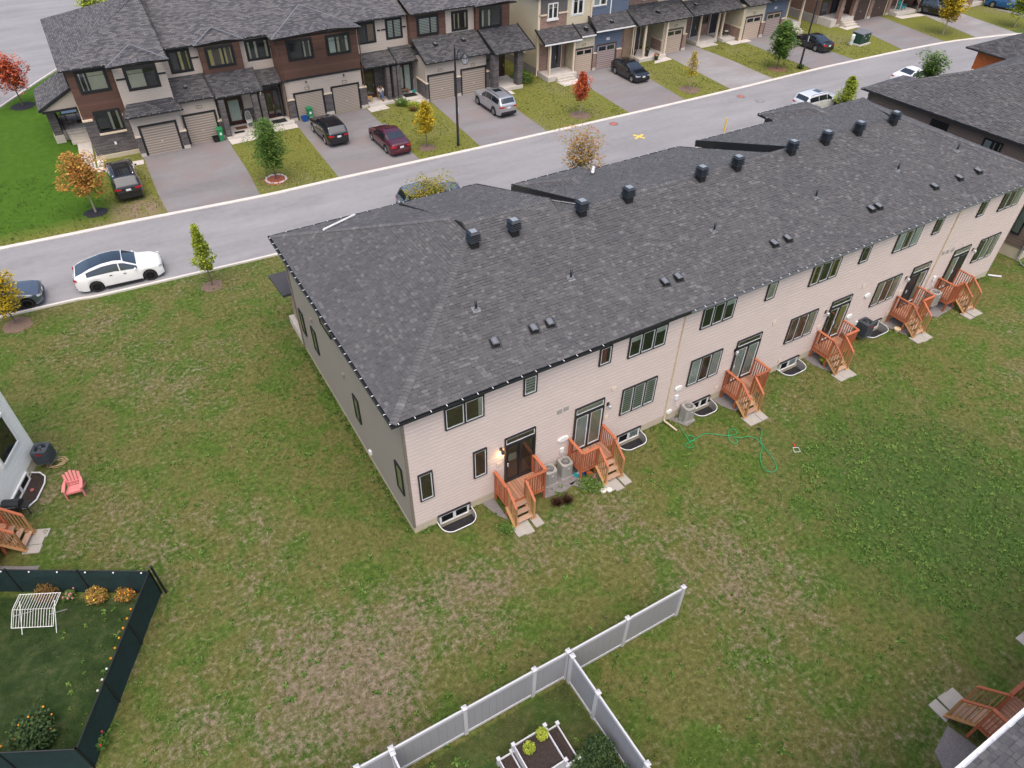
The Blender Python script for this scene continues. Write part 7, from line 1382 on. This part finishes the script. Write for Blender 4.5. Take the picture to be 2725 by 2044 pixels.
# bins
def bin_(label,x,y,mat,h=1.0,w=.5,name='wheelie_bin'):
    t=thing(name,label,'bin',(x,y,.012)); q=MB(); q.add([(x-w*.38,y-w*.42,.03),(x+w*.38,y-w*.42,.03),(x+w*.38,y+w*.42,.03),(x-w*.38,y+w*.42,.03),(x-w/2,y-w/2,h),(x+w/2,y-w/2,h),(x+w/2,y+w/2,h),(x-w/2,y+w/2,h)],[(0,3,2,1),(0,1,5,4),(1,2,6,5),(2,3,7,6),(3,0,4,7)]); q.build('bin_body',mat,t); q=MB(); q.slab([(x-w*.54,y-w*.56,h+.05),(x+w*.54,y-w*.56,h+.05),(x+w*.54,y+w*.56,h+.1),(x-w*.54,y+w*.56,h+.1)],.06) if name=='wheelie_bin' else q.box(x-w*.42,x+w*.42,y-w*.42,y+w*.42,h*.3,h*.32); q.build('lid' if name=='wheelie_bin' else 'inside',mat,t)
    if name=='wheelie_bin':
        for s in (-1,1): q=MB(Matrix.Translation((x+s*w*.4,y+w*.45,.1))@Matrix.Rotation(PI/2,4,'Y')); q.lathe([(.1,-.03),(.1,.03)],12); q.build('wheel','tyre',t)
        q=MB(); q.box(x-.08,x+.08,y-w*.49,y-w*.475,h*.55,h*.75); q.build('label_print','plate_white',t)
bin_('green wheeled bin in front of the second garage',2.72,42.95,'bin_green',.95,.42); bin_('low black box beside the green bin at the second garage',2.3,42.95,'bin_black',.42,.5,'recycling_box'); bin_('green wheeled bin beside the left coach lit garage',10.4,43.75,'bin_green',.95,.42); bin_('blue recycling box left of the bin at the stone pillar',9.85,43.65,'bin_blue',.4,.5,'recycling_box')
# door mats
for x0,x1,y0,y1,z,m_,l in ((4.2,5.1,43.9,44.5,.225,'mat_brown','brown doormat at the frosted door of the second house'),(3.9,4.7,43.2,43.6,.226,'mat_black','dark doormat near the edge of the second house porch'),(7.2,8.4,43.7,44.5,.225,'mat_black','large dark doormat in the third porch'),(19.4,20.6,44.0,44.8,.205,'mat_black','dark doormat before the pale green glazed door'),(-6.9,-6.5,50.1,50.8,.755,'mat_brown','brown doormat on the side porch of the end house')):
    tag(bx('door_mat',m_,None,x0,x1,y0,y1,z,z+.015),l,'doormat',group='doormats on the front porches')
def wchair(label,x,y,z,rz,mat,rock=False,cush=None,back=8,name='chair',hb=.95):
    t=thing(name,label,'chair',(x,y,z),rz); t['org']=(0,0,0); q=MB(); q.box(-.22,.22,-.22,.22,.42,.46); q.build('seat',mat,t,world=False)
    for sx in (-1,1):
        for sy in (-1,1): q=MB(); q.tube([(sx*.18,sy*.18,.42),(sx*.23,sy*.24,.03)],.02,6); q.build('leg',mat,t,world=False)
        q=MB(); q.tube([(sx*.22,-.18,.46),(sx*.24,-.18,.66),(sx*.24,.2,.68)],.018,6); q.build('arm',mat,t,world=False) if rock else None
        if rock: q=MB(); q.tube([(sx*.23,-.42,.10),(sx*.23,-.2,.02),(sx*.23,.2,.02),(sx*.23,.5,.12)],.022,6); q.build('rocker',mat,t,world=False)
    q=MB(); q.tube([(-.2,.2,.46),(-.23,.26,.8),(-.15,.3,hb),(0,.31,hb+.05),(.15,.3,hb),(.23,.26,.8),(.2,.2,.46)],.02,6); q.build('back_hoop',mat,t,world=False)
    for i in range(5): u=-.12+.06*i; q=MB(); q.tube([(u,.2,.46),(u*1.1,.3,hb)],.011,5); q.build('spindle',mat,t,world=False)
    if cush: q=MB(); q.box(-.2,.2,-.2,.2,.461,.52); q.build('cushion',cush,t,world=False)
wchair('white rocking chair on the second house porch',5.4,44.1,.22,math.radians(-5),'plastic_white',True,'cloth_white',hb=1.15,name='rocking_chair'); wchair('pale wood spindle chair at the left of the porch where a person sits',16.15,44.55,.2,math.radians(60),'wood_yellow'); wchair('pale wood chair under the seated person',17.3,44.75,.2,math.radians(-5),'wood_yellow')
wchair('dark brown chair on the side porch of the end house',-7.6,49.6,.75,math.radians(30),'wood_brown'); wchair('cream cushioned patio chair on the middle cream porch',58.3,44.0,.3,math.radians(50),'trim_brown',False,'cloth_white',name='patio_chair'); 
t=thing('bench','weathered wooden bench on the porch beside the dark slatted posts','bench',(19.35,44.75,.2)); 
for k in range(4): bx('slat','wood_brown',t,18.95,20.05,44.6+.11*k,44.69+.11*k,.6,.63)
for x_ in (19.0,20.0):
    for y_ in (44.62,44.98): bx('leg','wood_brown',t,x_-.025,x_+.025,y_-.025,y_+.025,.2,.6)
t=thing('snow_shovel','white handled shovel with a blue blade against the grey stone wall','shovel',(21.0,44.3,.2)); q=MB(); q.tube([(20.65,44.9,.25),(20.75,45.05,1.35)],.018,6); q.build('handle','plastic_white',t); q=MB(); q.box(20.5,20.8,44.8,44.92,.2,.42); q.build('blade','teal_plastic',t)
t=thing('glass_table','dark glass topped table on the side porch of the end house','table',(-7.2,51.2,.75)); bx('tabletop','car_glass',t,-7.75,-6.65,50.8,51.7,1.4,1.44)
for x_,y_ in ((-7.6,50.9),(-6.8,50.9),(-7.6,51.6),(-6.8,51.6)): bx('leg','black_plastic',t,x_-.02,x_+.02,y_-.02,y_+.02,.75,1.4)
# ------------------------------------------------------------------ the person on the porch
def skinned(name,edges,verts,rad,mat,parent,root=0):
    me=bpy.data.meshes.new(name); me.from_pydata(verts,edges,[]); o=bpy.data.objects.new(name,me); COL.objects.link(o); md=o.modifiers.new('skin','SKIN'); sv=me.skin_vertices[0].data
    for i,r in enumerate(rad): sv[i].radius=(r,r) if not isinstance(r,tuple) else r
    sv[root].use_root=True; o.modifiers.new('sub','SUBSURF').levels=2; dg=bpy.context.evaluated_depsgraph_get(); m2=bpy.data.meshes.new_from_object(o.evaluated_get(dg)); bpy.data.objects.remove(o); m2.name=name; m2.materials.clear(); m2.materials.append(MATS[mat]); m2.shade_smooth(); ob=bpy.data.objects.new(name,m2); COL.objects.link(ob); ob.parent=parent; return ob
pr=thing('person','person in white top and blue jeans sitting forward on a porch chair','person',(17.3,44.75,.2),math.radians(-5)); pr['org']=(0,0,0)
# pelvis, spine, head
V=[(0,0,.56),(0,-.04,.74),(0,-.12,.94),(0,-.19,1.03),(0,-.24,1.10),(0,-.27,1.19),
   (.18,-.14,.97),(.24,-.22,.76),(.10,-.42,.66),(-.18,-.14,.97),(-.24,-.22,.76),(-.10,-.40,.68),
   (.10,0,.53),(.10,-.44,.55),(.06,-.50,.12),(.06,-.60,.05),(-.10,0,.53),(-.06,-.46,.60),(.02,-.52,.18),(.02,-.64,.10),
   (.07,-.47,.66),(-.06,-.45,.68)]
E=[(0,1),(1,2),(2,3),(3,4),(4,5),(2,6),(6,7),(7,8),(2,9),(9,10),(10,11),(0,12),(12,13),(13,14),(14,15),(0,16),(16,17),(17,18),(18,19),(8,20),(11,21)]
Rr=[.14,.13,.14,.055,.08,.085,.06,.045,.03,.06,.045,.03,.095,.07,.045,.035,.095,.07,.045,.035,.03,.03]
skinned('body',E,V,Rr,'skin',pr)
skinned('white_top',[(0,1),(1,2),(2,3),(3,4),(2,5),(5,6)],[(0,-.01,.60),(0,-.04,.76),(0,-.12,.95),(.19,-.14,.97),(.25,-.22,.76),(-.19,-.14,.97),(-.25,-.22,.76)],[.165,.155,.16,.085,.07,.085,.07],'cloth_white',pr)
skinned('jeans',[(0,1),(1,2),(2,3),(0,4),(4,5),(5,6)],[(0,.0,.55),(.10,-.02,.54),(.10,-.44,.55),(.06,-.50,.17),(-.10,-.02,.54),(-.06,-.46,.60),(.02,-.52,.23)],[.15,.115,.085,.062,.115,.085,.062],'denim',pr)
q=MB(); q.sphere((0,-.235,1.20),.105,12,8,sq=(1,1.05,1.1)); q.sphere((0,-.17,1.10),.09,10,6,sq=(1,.7,1.3)); q.build('hair','hair',pr,smooth=True,world=False)
q=MB(); q.sphere((0,-.29,1.175),.085,12,8,sq=(.85,.9,1.1)); q.sphere((0,-.375,1.165),.016,6,4); q.build('face','skin',pr,smooth=True,world=False)
for sx in (-.03,.03): q=MB(); q.sphere((sx,-.365,1.19),.011,6,4); q.build('eye','hair',pr,world=False)
for (x_,y_,z_) in ((.06,-.58,.035),(.02,-.62,.09)): q=MB(); q.sphere((x_,y_,z_),.06,8,5,sq=(.8,1.9,.6)); q.build('shoe','shoe',pr,smooth=True,world=False)
for sx,hx in ((1,.08),(-1,-.07)):
    for k in range(5): a_=(k-2)*.018; q=MB(); L_=(.045,.075,.08,.075,.06)[k]; q.tube([(hx+a_*.7,-.465,.665),(hx+a_,-.465-L_*.6,.655),(hx+a_*1.05,-.465-L_,.635)],[.010,.009,.006],5); q.build('finger','skin',pr,world=False)
c=MB(); rg=random.Random(44)
for i in range(520):
    x=rg.uniform(0,38.5) if i%3 else -.1-abs(rg.gauss(0,.12)); y=-.06-abs(rg.gauss(0,.16)) if i%3 else rg.uniform(0,14)
    if i%3 and (any(a-.1<x<d+.1 for a,d in WELLS) or any(a-.5<x<a+W_+.6 for a,W_,_,_ in DK)): continue
    s_=rg.uniform(.04,.13)
    for k in range(7): a=rg.random()*6.28; d=Vector((math.cos(a),math.sin(a),0)); p=Vector((-d.y,d.x,0))*s_*.2; o_=Vector((x,y,.0)); h_=rg.uniform(.03,.16); c.add([o_,o_+d*s_*.5+p+Vector((0,0,h_*.7)),o_+d*s_+Vector((0,0,h_)),o_+d*s_*.5-p+Vector((0,0,h_*.7))],[(0,1,2,3)])
tag(c.build('foundation_weeds','leaf_green',None,world=False),kind='stuff')
# tidy: drop helper property, set sane names
for o in bpy.data.objects:
    if 'org' in o: del o['org']
